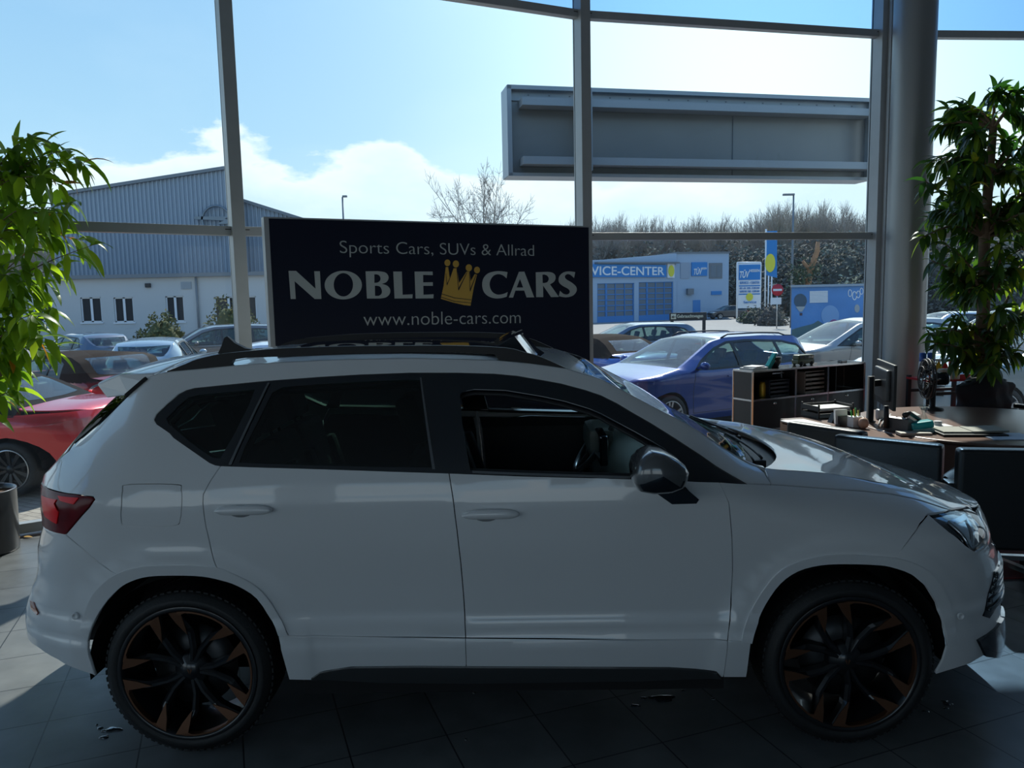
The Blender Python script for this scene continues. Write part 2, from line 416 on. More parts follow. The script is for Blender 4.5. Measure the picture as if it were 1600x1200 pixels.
for it in range(7):
    pe = []
    for (px, py, w) in PE:
        h_ = hit(px, py, lambda x, z: w * sf.E(x, z)); pe.append((h_[0], h_[2], w))
    pe.sort()
    zend = min(pe[-1][1] - .0, 1.2)
    sf.ze = Fn([(-2, pe[0][1] - .25)] + [(pe[0][0] - .3, pe[0][1] - .25)] + [(p[0], p[1]) for p in pe] + [(pe[-1][0] + .25, zend - .05), (5, zend - .06)], .012, -1.2, 3.9)
    sf.We = Fn([(p[0], p[2]) for p in pe], .03, -1.2, 3.9)
    for (fn, sil, sgn) in ((xr, SIL_R, -1), (xf, SIL_F, 1)):
        sx = np.array([p[0] for p in sil]); sy = np.array([p[1] for p in sil])
        for k in range(3):
            ny = fn.y.copy()
            for i, z in enumerate(fn.x):
                u = np.linspace(sf.xcr - .2, sf.xcr - Surf.LR, 40) if sgn < 0 else np.linspace(sf.xcf + .2, sf.xcf + Surf.LF, 40)
                a, b = projL(sf.P(u, np.full(40, z))); j = int(np.argmin(a) if sgn < 0 else np.argmax(a))
                tx = np.interp(b[j], sy, sx); ny[i] += (tx - a[j]) / 350 * .7
            fn.y = np.convolve(np.concatenate([[ny[0]], ny, [ny[-1]]]), [.12, .76, .12], 'valid')
# crown of the lid from the skyline of roof, screen and bonnet
bx = np.linspace(pe[0][0] + .03, pe[-1][0] + .1, 48); by = np.full(48, .03)
stx = np.array([p[0] for p in SIL_T]); sty = np.array([p[1] for p in SIL_T])
for it in range(14):
    sf.bul = Fn(list(zip(bx, by)), .03, -1.2, 3.9)
    nb = by.copy()
    for i, x in enumerate(bx):
        h_ = float(sf.H(x)); y = np.linspace(-h_, h_, 31); q = np.stack([np.full(31, x), y, sf.T(np.full(31, x), y)], -1)
        a, b = projL(q); v = b - np.interp(a, stx, sty); mv = v[1:-1].min(); nb[i] = np.clip(nb[i] + mv / 330 * .6, .004, .27 if x < -.15 else .12)
    by = np.convolve(np.concatenate([[nb[0]], nb, [nb[-1]]]), [.1, .8, .1], 'valid')
by = np.where(bx > 2.0, np.clip(by, .012, .022), by); by[-1] = .006
sf.bul = Fn([(-1.2, .0)] + list(zip(bx, by)) + [(3.9, .0)], .03, -1.2, 3.9)
def Q(*pts):                                       # traced points -> (u,z) on the side shell
    return [tuple(map(float, sf.uz(*hit(px, py, sf.Wt)))) for (px, py) in pts]
def ring_pts(u0, u1, n): return [(u, sf.ring(u)) for u in np.linspace(u0, u1, n)]
# ------------------------------------------------------------------ wheels
def wheel_parts(root, name, c, R=.335, r=.272, w=.235, face=-1, main=True, tyre=None, rimm=None, cop=None, label=None, style='Y'):
    """wheel with its axle along y at c (face centre), face=-1: outside towards -y"""
    wh = empty(name, c); wh.parent = root; f = face
    mb = MB(); yi = -f * w
    prof = [(r + .002, f * -.004), (r + .012, f * .004), (r + .03, f * .006), (R - .03, f * .004), (R - .012, -f * .006), (R, -f * .028), (R + .002, -f * w * .5), (R, -f * (w - .028)), (R - .015, -f * (w - .004)), (r + .01, -f * w), (r, -f * (w - .01))]
    if f > 0: prof = prof[::-1]
    mb.lathe(prof, 64 if main else 28, axis='y')
    if main:
        for j in range(72):                       # tread blocks and shoulder lugs
            A = 2 * math.pi * j / 72; M = Matrix.Rotation(-A, 4, 'Y')
            mb.box((R - .004, min(-f * .018, -f * .06), -.009), (R + .0025, max(-f * .018, -f * .06), .009), M)
            mb.box((R - .004, min(-f * (w - .018), -f * (w - .06)), -.009), (R + .0025, max(-f * (w - .018), -f * (w - .06)), .009), M)
        for yy in (.085, .118, .150): mb.lathe([(R + .003, -f * (yy - .012)), (R + .003, -f * (yy + .012))], 64, axis='y')
    mb.build('tyre', tyre, wh)
    mb = MB(); k = [(r + .004, f * .004), (r - .006, f * .007), (r - .014, f * .002), (r - .016, -f * .03), (r - .03, -f * .06), (r - .04, -f * w * .8), (r - .005, -f * w)]
    if f > 0: k = k[::-1]
    mb.lathe(k, 64 if main else 28, axis='y'); 
    o = mb.build('rim', [rimm], wh)
    mb = MB(); mb.lathe([(0, -f * .10), (r * .62, -f * .10), (r * .62, -f * .085), (r * .3, -f * .075), (0, -f * .075)] if f < 0 else [(0, -f * .075), (r * .3, -f * .075), (r * .62, -f * .085), (r * .62, -f * .10), (0, -f * .10)], 32, axis='y')
    mb.build('brake_disc', MATS['disc'], wh)
    if not main:
        mb = MB(); n = 10 if style == 'multi' else 5
        for k in range(n):
            a = 2 * math.pi * k / n + .3
            for da in ((-.06, .06) if n == 10 else (-.16, .16)):
                mb.bar((math.cos(a) * .03, -f * .03, math.sin(a) * .03), (math.cos(a + da) * (r - .008), -f * .004, math.sin(a + da) * (r - .008)), .022 if n == 10 else .034, .02, up=(0, 1, 0))
        mb.lathe([(0, -f * .01), (.05, -f * .012), (.06, -f * .05)] if f > 0 else [(.06, -f * .05), (.05, -f * .012), (0, -f * .01)], 14, axis='y')
        if cop: mb.m(1).lathe([(r - .012, f * .0075), (r + .002, f * .0085), (r + .002, f * .004)][::1 if f < 0 else -1], 40, axis='y')
        mb.build('spokes', [rimm] + ([cop] if cop else []), wh); return wh
    # five forked spokes, each its own mesh, copper faces at the tips
    d2 = math.pi / 180
    def pol(rr, ad): return (rr * math.cos(ad * d2), rr * math.sin(ad * d2))
    sx = 1 if f < 0 else -1
    for k in range(5):
        a = 71.5 + 72 * k; mb = MB()
        def P3(rr, ad, y): q = pol(rr, ad); return (sx * q[0], y, q[1])
        for s in (1, -1):
            # ridge line: hub -> knee -> rim, lofted diamond section
            path = [(r * .13, a + s * 10, .030, .028), (r * .36, a + s * 10, .028, .024), (r * .60, a + s * 15.5, .030, .020), (r * .665, a + s * 17.5, .034, .012), (r * .80, a + s * 23.5, .030, .006), (r * .965, a + s * 28.2, .032, .001)]
            V = []
            for (rr, ad, ww, dp) in path:
                t = d2 * ad; u = np.array([-math.sin(t), math.cos(t)]); q = np.array(pol(rr, ad))
                for (ou, dy) in ((-.5, .012), (-.18, 0), (.18, 0), (.5, .012), (.5, .045), (-.5, .045)):
                    p = q + u * ou * ww * (1.0); V.append((sx * p[0], -f * (dp + dy), p[1]))
            n = 6; L = len(path)
            Fc = [(i * n + j, i * n + (j + 1) % n, (i + 1) * n + (j + 1) % n, (i + 1) * n + j) for i in range(L - 1) for j in range(n)]
            Fc += [tuple(range(n))[::-1], tuple((L - 1) * n + j for j in range(n))]
            mb.m(0).add(V, Fc)
            # copper blade
            tip = [pol(r * .58, a + s * 16.0), pol(r * .78, a + s * 19.0), pol(r * .90, a + s * 20.5), pol(r * .922, a + s * 17), pol(r * .948, a + s * 17), pol(r * .948, a + s * 31.5), pol(r * .78, a + s * 27.5)]
            mb.m(1).prism(tip if s > 0 else tip[::-1], lambda x, z, d: (sx * x, -f * (.001 - d + max(0, (.93 * r - math.hypot(x, z))) * .12), z), 0, .0045)
        arc = circle(0, 0, r * .948, n=14, a0=(a - 24) * d2, a1=(a + 24) * d2, end=True) + circle(0, 0, r * .922, n=14, a0=(a + 24) * d2, a1=(a - 24) * d2, end=True)
        mb.m(1).prism(arc, lambda x, z, d: (sx * x, -f * (.001 - d), z), -.02, .0045)
        fixn(mb.build('spoke', [rimm, cop], wh))
    mb = MB(); pr = [(.0, -f * .022), (.028, -f * .022), (.032, -f * .026), (.06, -f * .034), (.072, -f * .05), (.075, -f * .09)]
    mb.lathe(pr[::-1] if f < 0 else pr, 30, axis='y'); mb.build('hub', rimm, wh)
    mb = MB()
    for s in (1, -1): mb.prism([(s * .002, -.012), (s * .010, .006), (s * .006, .011), (s * .002, .002)], lambda x, z, d: (x, f * (-.0215 + d) if f > 0 else -f * (-.0215) * -1 * -1 if False else -f * (.0215) + f * d, z), 0, .002)
    fixn(mb.build('cap_emblem', cop, wh))
    return wh

# ------------------------------------------------------------------ white SUV: parts
M_white = mat('white_paint', (.70, .715, .73), .32, coat=1.0, spec=.5)
M_white2 = mat('white_trim_paint', (.66, .675, .69), .38, coat=.6)
M_gloss = mat('gloss_black', (.003, .006, .011), .08, coat=1)
M_blk = mat('black_plastic', (.012, .013, .015), .5, noise=(60, .2))
M_matt = mat('matt_black', (.006, .006, .007), .85)
M_rub = mat('tyre_rubber', (.012, .013, .014), .62, noise=(80, .25), bump=(120, .15))
M_rimb = mat('black_rim', (.010, .011, .013), .28, coat=.4)
M_cop = mat('copper_rim', (.20, .095, .055), .35, metal=.75)
mat('disc', (.05, .052, .055), .4, metal=.8)
M_chr = mat('chrome', (.75, .76, .78), .12, metal=1)
M_carbon = mat('dark_silver', (.10, .105, .11), .22, coat=1, metal=.3)
M_intr = mat('cabin_trim', (.016, .018, .021), .6, noise=(40, .2))
M_seat = mat('seat_fabric', (.022, .025, .029), .7, noise=(90, .3), bump=(90, .2))
M_dash = mat('dash_top', (.22, .25, .23), .5)
G_tint = glass('privacy_glass', (.10, .20, .17), 1.1)
G_wind = glass('windscreen_glass', (.62, .78, .72), 1.3)
G_far = glass('far_window_glass', (.55, .60, .58), .9)

car = empty('car', (A0[0], A0[1], 0), YAW, 'big white SUV with black and copper wheels parked on the showroom tiles', 'car')
body_off = Vector((0, YW, 0))
def cpart(o): 
    o.location = body_off; return o
DLO_T = [(241.3, 655), (245, 647), (262, 630.6), (278.8, 615.6), (290, 609.5), (303, 606), (346, 601.6), (402.5, 596), (440, 593), (500, 588.6), (564, 584.8), (640, 582), (715, 582), (771, 583.5), (809, 587), (846, 593.3), (877.5, 599), (915, 609), (940, 617.5), (965, 630), (990, 645), (1015, 659), (1045, 677.5), (1070, 693.8), (1095, 710), (1120, 727.5), (1145, 742.5), (1169, 755.6)]
DLO_B = [(1124, 753), (1060, 750.5), (985, 748), (900, 745.8), (812, 743.5), (750, 741), (700, 739), (620, 736.5), (550, 734), (470, 731.5), (400, 729.5), (345, 727.5)]
DLO_R = [(337, 726.5), (327.5, 722.5), (308.8, 709.4), (271, 683), (245, 662)]
ARCH_R = [(149.6, 1057), (139.4, 1025), (138.5, 1002), (146, 975.4), (164, 944), (186.7, 919), (207, 906.5), (235, 899), (280, 897.5), (317, 899), (347, 905), (373, 914), (403, 934), (427, 971), (436, 992), (453, 1059)]
ARCH_F = [(1165, 1055.5), (1174, 1004), (1185, 965.5), (1196, 941), (1218, 910.5), (1245.5, 891), (1281, 881.6), (1322.6, 879.7), (1364, 881), (1389, 884), (1421.6, 895.4), (1446, 916), (1463, 943.5), (1474, 974), (1480.8, 1009.6), (1474, 1031.6), (1461.5, 1053.6)]
RD_EDGE = [(345, 727.5), (329, 751), (317.5, 772.5), (317, 785), (321.6, 822.5), (330, 860), (337.5, 884), (347, 905)]
B_LINE = [(701.5, 739), (708, 780), (714, 829), (720, 880), (725, 940), (727.5, 997)]
FD_EDGE = [(1124, 753), (1132.5, 770), (1139, 785), (1144, 840), (1145, 893), (1142, 947), (1137, 1001)]
FUEL = [(200, 757), (275, 757), (283, 765), (283.5, 790), (281, 812), (270, 822), (200, 822), (190, 813), (190, 790), (192, 766)]
LAMP_R = [(96, 769.4), (120, 772.5), (145, 776), (147.5, 780.6), (140, 792), (128, 805), (102.5, 835.3)]
uc = sf.xcr - Surf.LR * .86                       # tailgate / wing seam
ue = sf.xcr - Surf.LR
def ring_from_px(a, b):                           # the traced upper edge between two x positions
    return [sf.uz(*hit(px, py, lambda x, z: w * sf.E(x, z))) for (px, py, w) in PE if a <= px <= b]
z765 = Q((68, 765))[0][1]; z835 = Q((102.5, 835.3))[0][1]
lampseg = Q(*LAMP_R)
zt = lampseg[0][1]; zb_ = lampseg[-1][1]
edge = ring_from_px(60, 1190)
u0r = edge[0][0]
# side frame: rear wing + roof rail + A-pillar
side = Q((1206, 757)) + Q(*DLO_T[::-1]) + Q(*DLO_R[::-1]) + Q(*RD_EDGE) + Q(*[p for p in ARCH_R[9:6:-1]]) + Q((199, 905.7), (184, 899), (155, 880), (125, 854)) + lampseg[::-1] + [(uc, zt + .003), (uc, zt + .05)] + ring_pts(uc, u0r - .01, 4)[0:] + edge + Q((1194, 738), (1199, 747))
fuel = Q(*spline(FUEL, 3, True))
mb = MB(); panel(mb, sf, [side, fuel], side='near'); panel(mb, sf, [side], side='far'); o = cpart(build_n(mb, 'side_frame', M_white, car))
mb = MB(); panel(mb, sf, [fuel], gap=.0012); cpart(build_n(mb, 'fuel_flap', M_white, car))
# rear door, front door
rd = Q(*DLO_B[:5:-1]) + Q(*B_LINE) + Q((620, 995.5), (520, 994), (436, 992.5)) + Q((427, 971), (403, 934), (373, 914)) + Q(*RD_EDGE[:0:-1])
fd = Q(*B_LINE[::-1]) + Q(*DLO_B[5::-1]) + Q(*FD_EDGE[1:]) + Q((1000, 999.8), (860, 998))
for nm, lp in (('rear_door', rd), ('front_door', fd)):
    mb = MB(); panel(mb, sf, [lp], side='near'); o = cpart(build_n(mb, nm, M_white, car))
    mb = MB(); panel(mb, sf, [lp], side='far'); o2 = cpart(build_n(mb, nm, M_white, car))
    panel_pair('door_lining', M_intr, car, sf, [[lp]], off=-.075, gap=.02, skirt=.01, fin=cpart)
# fender
HOODLINE = [(1206, 757), (1249, 760), (1311, 764.7), (1350, 767), (1386, 770.5), (1420, 777), (1442.5, 783), (1462, 789.5), (1483, 796.5)]
LAMP_F = [(1480, 795.5), (1450, 803.3), (1466, 817), (1483, 831), (1503, 847), (1520, 860), (1527.5, 863.5)]
SEAM_F = [(1450, 803.3), (1438, 818), (1425, 838), (1410, 858), (1400, 872), (1389, 884)]
fen = Q((1124, 753), (1169, 755.6)) + Q(*HOODLINE) + Q(*SEAM_F) + Q(*ARCH_F[8:0:-1]) + Q((1172, 1003.5), (1137, 1001)) + Q(*FD_EDGE[5:0:-1])
o = panel_pair('front_wing', M_white, car, sf, [[fen]], fin=cpart)[0]
# ends: u at the centre line
uf = sf.xcf + Surf.LF; ur = sf.xcr - Surf.LR
lampf = Q(*LAMP_F)
zlb = lampf[-1][1]
LF2 = Q((1527.5, 863.5), (1533, 853), (1538, 833))
ulf = max(p[0] for p in LF2) + .02
ztop = lambda u: sf.ring(u)
bump_top = [(ulf, zlb + .01), (ulf + .02, ztop(ulf + .02) - .02)] + [(u, ztop(u) - .004) for u in np.linspace(ulf + .05, uf, 8)]
fb_bot = Q((1461.5, 1053.6), (1480, 1048), (1502.6, 1041), (1525, 1031))
zsp = Q((1539, 1022))[0]
fbump = Q(*SEAM_F[::-1]) + lampf[2:] + bump_top + [(uf, .30), (uf - .25, .30)] + [(zsp[0] + .02, zsp[1])] + fb_bot[::-1] + Q(*ARCH_F[-2:8:-1])
o = panel_pair('front_bumper', M_white, car, sf, [[fbump]], grid=(.035, .03), gap=.0016, fin=cpart)[0]
# rear bumper
rb_bot = Q((149.6, 1057), (144, 1054), (112.5, 1043), (78.7, 1025), (60, 1012))
rbump = lampseg[-1:] + Q((125, 854), (155, 880), (184, 899), (199, 905.7)) + Q(*ARCH_R[6::-1]) + rb_bot[1:] + [(ur + .1, rb_bot[-1][1]), (ur, rb_bot[-1][1] + .01), (ur, zb_ - .05), (uc, zb_ - .03)]
o = panel_pair('rear_bumper', M_white, car, sf, [[rbump]], grid=(.035, .03), fin=cpart)[0]
# moulded ridge of the rear bumper
rdg = Q((43, 938), (60, 944), (80, 960), (100, 978), (104.6, 981)); low = Q((104.6, 985), (98, 985), (75, 968), (55, 952), (42, 948))
# tailgate below the glass
tg = [(uc, zb_ - .03), (ur, zb_ - .05)] + ring_pts(ur, uc, 5)
o = panel_pair('tailgate', M_white, car, sf, [[tg]], fin=cpart)[0]
# tail lamps
M_lred = mat('red_lens', (.13, .002, .005), .22, spec=.25, noise=(18, .5)); M_lred2 = mat('bright_red_lens', (.9, .006, .012), .25, spec=.25)
lamp = lampseg + [(uc, zb_), (uc, zt)]
for sd in ('near', 'far'):
    mb = MB(); panel(mb, sf, [lamp], side=sd, off=.003, gap=.002); o = cpart(build_n(mb, 'tail_lamp', M_lred, car, label='dark red tail lamp'))
    bl = Q((68, 775), (98, 777), (80, 812)) if sd == 'near' else Q((68, 775), (98, 777), (80, 812))
    mb = MB(); panel(mb, sf, [Q((67, 774), (90, 781), (86, 787), (93, 800), (90, 818), (72, 806))], side=sd, off=.006, gap=0, skirt=.004, grid=(.02, .02), res=.015); 
    o3 = build_n(mb, 'light_element', M_lred2, o)
    mb = MB(); panel(mb, sf, [Q((92, 775), (124, 778), (116, 788), (96, 783))], side=sd, off=.006, gap=0, skirt=.004, grid=(.02, .02), res=.015); build_n(mb, 'light_element', M_lred2, o)
# head lamps
G_lens = glass('lamp_lens', (.85, .9, .92), 1.0)
hl = lampf[1:] + [(ulf, LF2[1][1]), (ulf + .01, LF2[2][1]), (ulf, ztop(ulf) - .012)] + Q((1512, 792.5), (1500, 794.5), (1483, 797.2))
for sd in ('near', 'far'):
    mb = MB(); panel(mb, sf, [hl], side=sd, off=-.02, gap=.002, grid=(.02, .02)); o = cpart(build_n(mb, 'head_lamp', M_gloss, car, label='headlamp with chrome triangle behind clear lens'))
    mb = MB(); panel(mb, sf, [hl], side=sd, off=.001, gap=.003, skirt=0, grid=(.03, .03)); build_n(mb, 'lamp_lens', G_lens, o)
    tri = Q((1483, 812), (1508, 800), (1517, 816), (1524, 857), (1521, 858)); tri2 = shrink(resample(tri, .02), .010)
    mb = MB(); panel(mb, sf, [tri, tri2], side=sd, off=-.004, gap=0, skirt=.012, grid=(.01, .01), res=.012); build_n(mb, 'light_guide', M_chr, o)
    mb = MB(); panel(mb, sf, [Q((1497, 816), (1507, 806), (1514, 822), (1519, 842))], side=sd, off=-.010, gap=0, skirt=.004, grid=(.01, .01), res=.012); build_n(mb, 'reflector', M_chr, o)
# side intake with slats and black splitter
vent = Q((1553, 894), (1548.6, 912.5), (1541, 938), (1535, 962.4), (1545, 966), (1556, 948)); vv = vent + [(vent[-1][0] + .16, vent[-1][1]), (vent[0][0] + .2, vent[0][1])]
o = panel_pair('side_intake', M_gloss, car, sf, [[vv]], off=.004, gap=0, grid=(.03, .03), fin=cpart)[0]
zA, zB = vent[0][1], vent[3][1]
for k in range(5):
    za = zA - .018 - (zA - zB) * k / 5.4; ua = np.interp(za, [vent[3][1], vent[0][1]], [vent[3][0], vent[0][0]]) + .012
    panel_pair('intake_slat', mat('chrome_blue', (.16, .19, .21), .15, metal=.8), car, sf, [[[(ua, za - .008), (ua + .16, za + .012), (ua + .16, za + .024), (ua, za + .004)]]], off=.014, gap=0, skirt=.01, grid=(.03, .02), fin=cpart)
spl = Q((1526, 1001), (1539, 1023.8), (1552, 1018))
sp = [Q((1525.6, 1000))[0], (Q((1525.6, 1000))[0][0] + .12, .43), (uf, .40), (uf, .24), (zsp[0] + .12, .25), (zsp[0] - .005, zsp[1] - .004)]
o = panel_pair('front_splitter', M_gloss, car, sf, [[sp]], off=.012, gap=0, grid=(.03, .03), skirt=.03, fin=cpart)[0]
gr = [(ulf + .10, zlb - .06), (uf, zlb - .10), (uf, ztop(uf) - .12), (ulf + .10, ztop(uf) - .10)]
o = panel_pair('grille', M_gloss, car, sf, [[gr]], off=.004, gap=0, fin=cpart)[0]
# rocker cladding + blade
top = [(436, 992.5), (520, 994), (620, 995.5), (727.5, 997), (860, 998.3), (1000, 999.8), (1137, 1001), (1172, 1003.5)]
rk1 = Q(*top[:4]) + Q((730, 1060), (600, 1060), (453, 1059.5)); rk2 = Q(*top[3:7]) + Q((1130, 1055.5), (930, 1058), (730, 1060)); rk3 = Q(*top[6:]) + Q((1165, 1055.5), (1130, 1055.5))
panel_pair('rocker_cladding', M_white2, car, sf, [[rk1], [rk2], [rk3]], off=.010, skirt=.022, gap=.0015, fin=cpart)
bl = Q(*[(487, 1057), (500, 1047.5), (550, 1039), (650, 1038), (725, 1038.5), (1045, 1040), (1085, 1042.5), (1120, 1047), (1127, 1055)]) + Q((1000, 1058), (730, 1061.5), (600, 1060.5))
o = panel_pair('side_blade', mat('smoke_grey', (.03, .032, .034), .3, coat=.6), car, sf, [[bl]], off=.026, skirt=.03, gap=0, fin=cpart)[0]
# wheel-arch mouldings
FL_R = [(139, 985), (128, 982), (133, 960.7), (146.7, 928.7), (173, 902), (200, 890), (232, 884), (280, 882.5), (333, 885.5), (360, 894), (400, 915), (427, 945), (451, 992)]
FL_F = [(1158, 1001), (1166, 971), (1185, 932.5), (1212.5, 896.8), (1240, 880), (1281, 869), (1322.6, 865.7), (1372, 868.7), (1402, 872), (1432.6, 881.6), (1457.4, 898), (1476.6, 927), (1487.6, 960), (1494, 1006)]
mr = Q(*spline(FL_R[1:], 3)) + Q(*spline(ARCH_R[2:15], 3)[::-1])
mf = Q(*spline(FL_F, 3)) + Q(*spline(ARCH_F[1:15], 3)[::-1])
panel_pair('arch_moulding', M_white2, car, sf, [[mr], [mf]], off=.010, skirt=.014, gap=0, grid=(.03, .03), fin=cpart)
lb = Q((98, 985), (139, 986)) + Q(*ARCH_R[2::-1]) + rb_bot[1:4] + Q((70, 990))
# arch liners + dark inner shell + underbody
for cx in (0, 2.631):
    for s in (1, -1):
        mb = MB(); n = 24; V = []; Fc = []
        for i in range(n + 1):
            a = math.pi * 1.05 * i / n - .025 * math.pi; x = cx + .405 * math.cos(a); z = .34 + .395 * math.sin(a)
            V += [(x, s * (.875 if cx == 0 else .84), z), (x, s * .50, z)]
        Fc = [(2 * i, 2 * i + 1, 2 * i + 3, 2 * i + 2) for i in range(n)]; mb.add(V, Fc, True)
        mb.prism(circle(cx, .34, .40, n=24), lambda a, b, d: (a, s * d, max(b, .2)), .49, .50)
        cpart(mb.build('wheel_arch_liner', M_matt, car))
mb = MB(); mb.box((-.45, -.60, .22), (3.05, .60, .30)); mb.box((-.78, -.45, .30), (3.3, .45, .42)); mb.box((.45, -.84, .22), (2.15, .84, .40)); mb.box((.45, -.80, .38), (2.2, .80, .46))
mb.box((2.15, -.48, .3), (3.25, .48, .85)); mb.box((-.72, -.48, .3), (.4, .48, .72)); mb.box((-.1, -.70, .70), (.35, .70, .80)); mb.box((2.3, -.45, .8), (3.0, .45, .9))
mb.box((2.0, -.78, .70), (2.2, .78, 1.0))
cpart(mb.build('underbody', M_matt, car))
# black window surround with openings
OPEN_F = [(718, 613), (722, 609.5), (741, 605.5), (790, 607), (846, 616), (884, 624), (921, 635), (940, 643), (965, 656), (995, 671.5), (1020, 685.5), (1042.5, 699), (1052, 722), (1056, 746), (985, 743.5), (900, 741), (807, 738), (734, 734.5), (728, 700), (721, 655)]
OPEN_R = [(424, 612), (440, 603), (500, 598), (570, 594), (640, 591), (656, 592), (662, 640), (669, 690), (674, 730), (600, 729.5), (500, 727), (420, 724.5), (372, 722.5), (380, 700), (400, 660)]
OPEN_Q = [(258, 652), (275, 634), (293, 619), (310, 615), (360, 610), (398, 606.5), (388, 632), (365, 678), (343, 716), (331, 714.5), (312, 702), (290, 685), (262, 662)]
dlo = Q(*DLO_T) + Q(*DLO_B) + Q(*DLO_R)
of, orr, oq = Q(*OPEN_F), Q(*OPEN_R), Q(*OPEN_Q)
o = panel_pair('window_surround', M_gloss, car, sf, [[shrink(dlo, -.003), of, orr, oq]], off=-.006, gap=0, skirt=.03, grid=(.04, .03), res=.02, fin=cpart)[0]
o = panel_pair('pillar_trim', M_intr, car, sf, [[shrink(dlo, .03), of, orr, oq]], off=-.05, gap=0, skirt=.02, grid=(.04, .03), res=.02, fin=cpart)[0]
for lp, g in ((orr, G_tint), (oq, G_tint)):
    mb = MB(); panel(mb, sf, [lp], side='near', off=-.012, gap=-.004, skirt=0); cpart(build_n(mb, 'side_window', g, car, label='dark tinted side window'))
    mb = MB(); panel(mb, sf, [lp], side='far', off=-.012, gap=-.004, skirt=0); cpart(build_n(mb, 'side_window', G_far, car))
mb = MB(); panel(mb, sf, [of], side='far', off=-.012, gap=-.004, skirt=0); cpart(build_n(mb, 'side_window', G_far, car))
M_strip = mat('satin_trim', (.16, .17, .18), .3, metal=.6)
for lp, of_ in ((Q((656, 590), (658.5, 590), (680, 733), (675.5, 733)), .001), (Q((738, 735.5), (807, 738.5), (985, 744), (985, 748), (807, 742), (738, 739)), .002), (Q((418, 598), (421, 598), (361, 726), (357, 726)), .001)):
    mb = MB(); panel(mb, sf, [lp], off=of_, gap=0, skirt=.004, grid=(.02, .02)); cpart(build_n(mb, 'window_trim_strip', M_strip, car))
# roof, screens, bonnet (lid)
x_hc = hit(1195, 731.5, lambda x, z: .70 * sf.E(x, z))[0]
xT = lambda px: float(np.interp(px, [p[0] for p in PE], [p[0] for p in zip([hit(q[0], q[1], lambda x, z: q[2] * sf.E(x, z))[0] for q in PE])]))
xe = {px: hit(px, py, lambda x, z: w * sf.E(x, z))[0] for (px, py, w) in PE}
x_tail, x_sp, x_ws, x_cowl = xe[102], xe[229], xe[915] - .02, xe[1163.8]
xh0 = xe[1195] - .02; xh1 = float(sf.P(uf, sf.ring(uf))[0]) - .004
def lidloop(xa, xb, ins=.0, fa=None, fb=None, n=24):
    """strip of the lid between x=xa and x=xb; fa/fb bend the two ends: x offset as a function of y/H"""
    xs = np.linspace(xa, xb, n); L = []
    fa = fa or (lambda k: 0); fb = fb or (lambda k: 0)
    for k in np.linspace(1, -1, 17): L.append((xa + fa(k), k * (float(sf.H(xa + fa(k))) - ins)))
    for x in np.linspace(xa + fa(-1), xb + fb(-1), n)[1:-1]: L.append((x, -(float(sf.H(x)) - ins)))
    for k in np.linspace(-1, 1, 17): L.append((xb + fb(k), k * (float(sf.H(xb + fb(k))) - ins)))
    for x in np.linspace(xb + fb(1), xa + fa(1), n)[1:-1]: L.append((x, float(sf.H(x)) - ins))
    return L
bow = lambda a: (lambda k: a * (1 - k * k))
xs0, xs1 = xe[327], xe[860] if 860 in xe else xe[827] + .05
roof = lidloop(x_sp, x_ws, 0, bow(-.02), bow(.06))
sun = [(xs0 + .25, .52), (xs0 + .25, -.52), (xs1 - .02, -.50), (xs1 + .03, 0), (xs1 - .02, .50)]
mb = MB(); panel(mb, sf, [roof], lid=True, gap=.001, skirt=.01, grid=(.06, .05)); cpart(build_n(mb, 'roof', M_white, car))
mb = MB(); panel(mb, sf, [sun], lid=True, gap=0, off=.006, skirt=.01, grid=(.08, .08)); cpart(build_n(mb, 'sunroof', M_gloss, car))
ws = lidloop(x_ws + .012, x_cowl, .035, bow(.06), bow(.14))
mb = MB(); panel(mb, sf, [ws], lid=True, gap=.0, skirt=.004, grid=(.05, .05)); cpart(build_n(mb, 'windscreen', G_wind, car))
wsf = lidloop(x_ws + .002, x_cowl, .0, bow(.06), bow(.14)); wsi = lidloop(x_ws + .05, x_cowl - .05, .055, bow(.06), bow(.14))
mb = MB(); panel(mb, sf, [wsf, wsi], lid=True, gap=.0, off=-.006, skirt=.01, grid=(.04, .04)); cpart(build_n(mb, 'screen_surround', M_gloss, car))
ap = lidloop(x_ws, x_cowl, .0, bow(.06), bow(.14)); api = lidloop(x_ws - .2, x_cowl + .2, .03)
api = [(x, y) for x, y in api]
for s in (1, -1):
    mb = MB(); xs_ = np.linspace(x_ws, x_hc, 30); strip = [(x, s * float(sf.H(x))) for x in xs_] + [(x, s * (float(sf.H(x)) - .028)) for x in xs_[::-1]]
    panel(mb, sf, [strip], lid=True, gap=0, off=.001, skirt=.006, grid=(.05, .02))
    cpart(build_n(mb, 'screen_pillar', M_white, car))
hood = lidloop(xh0, xh1, 0, bow(.02 - .36 + .34), None, 40)
cow_b = lambda k: -.46 * (1 - abs(k) ** 2.6) * 0
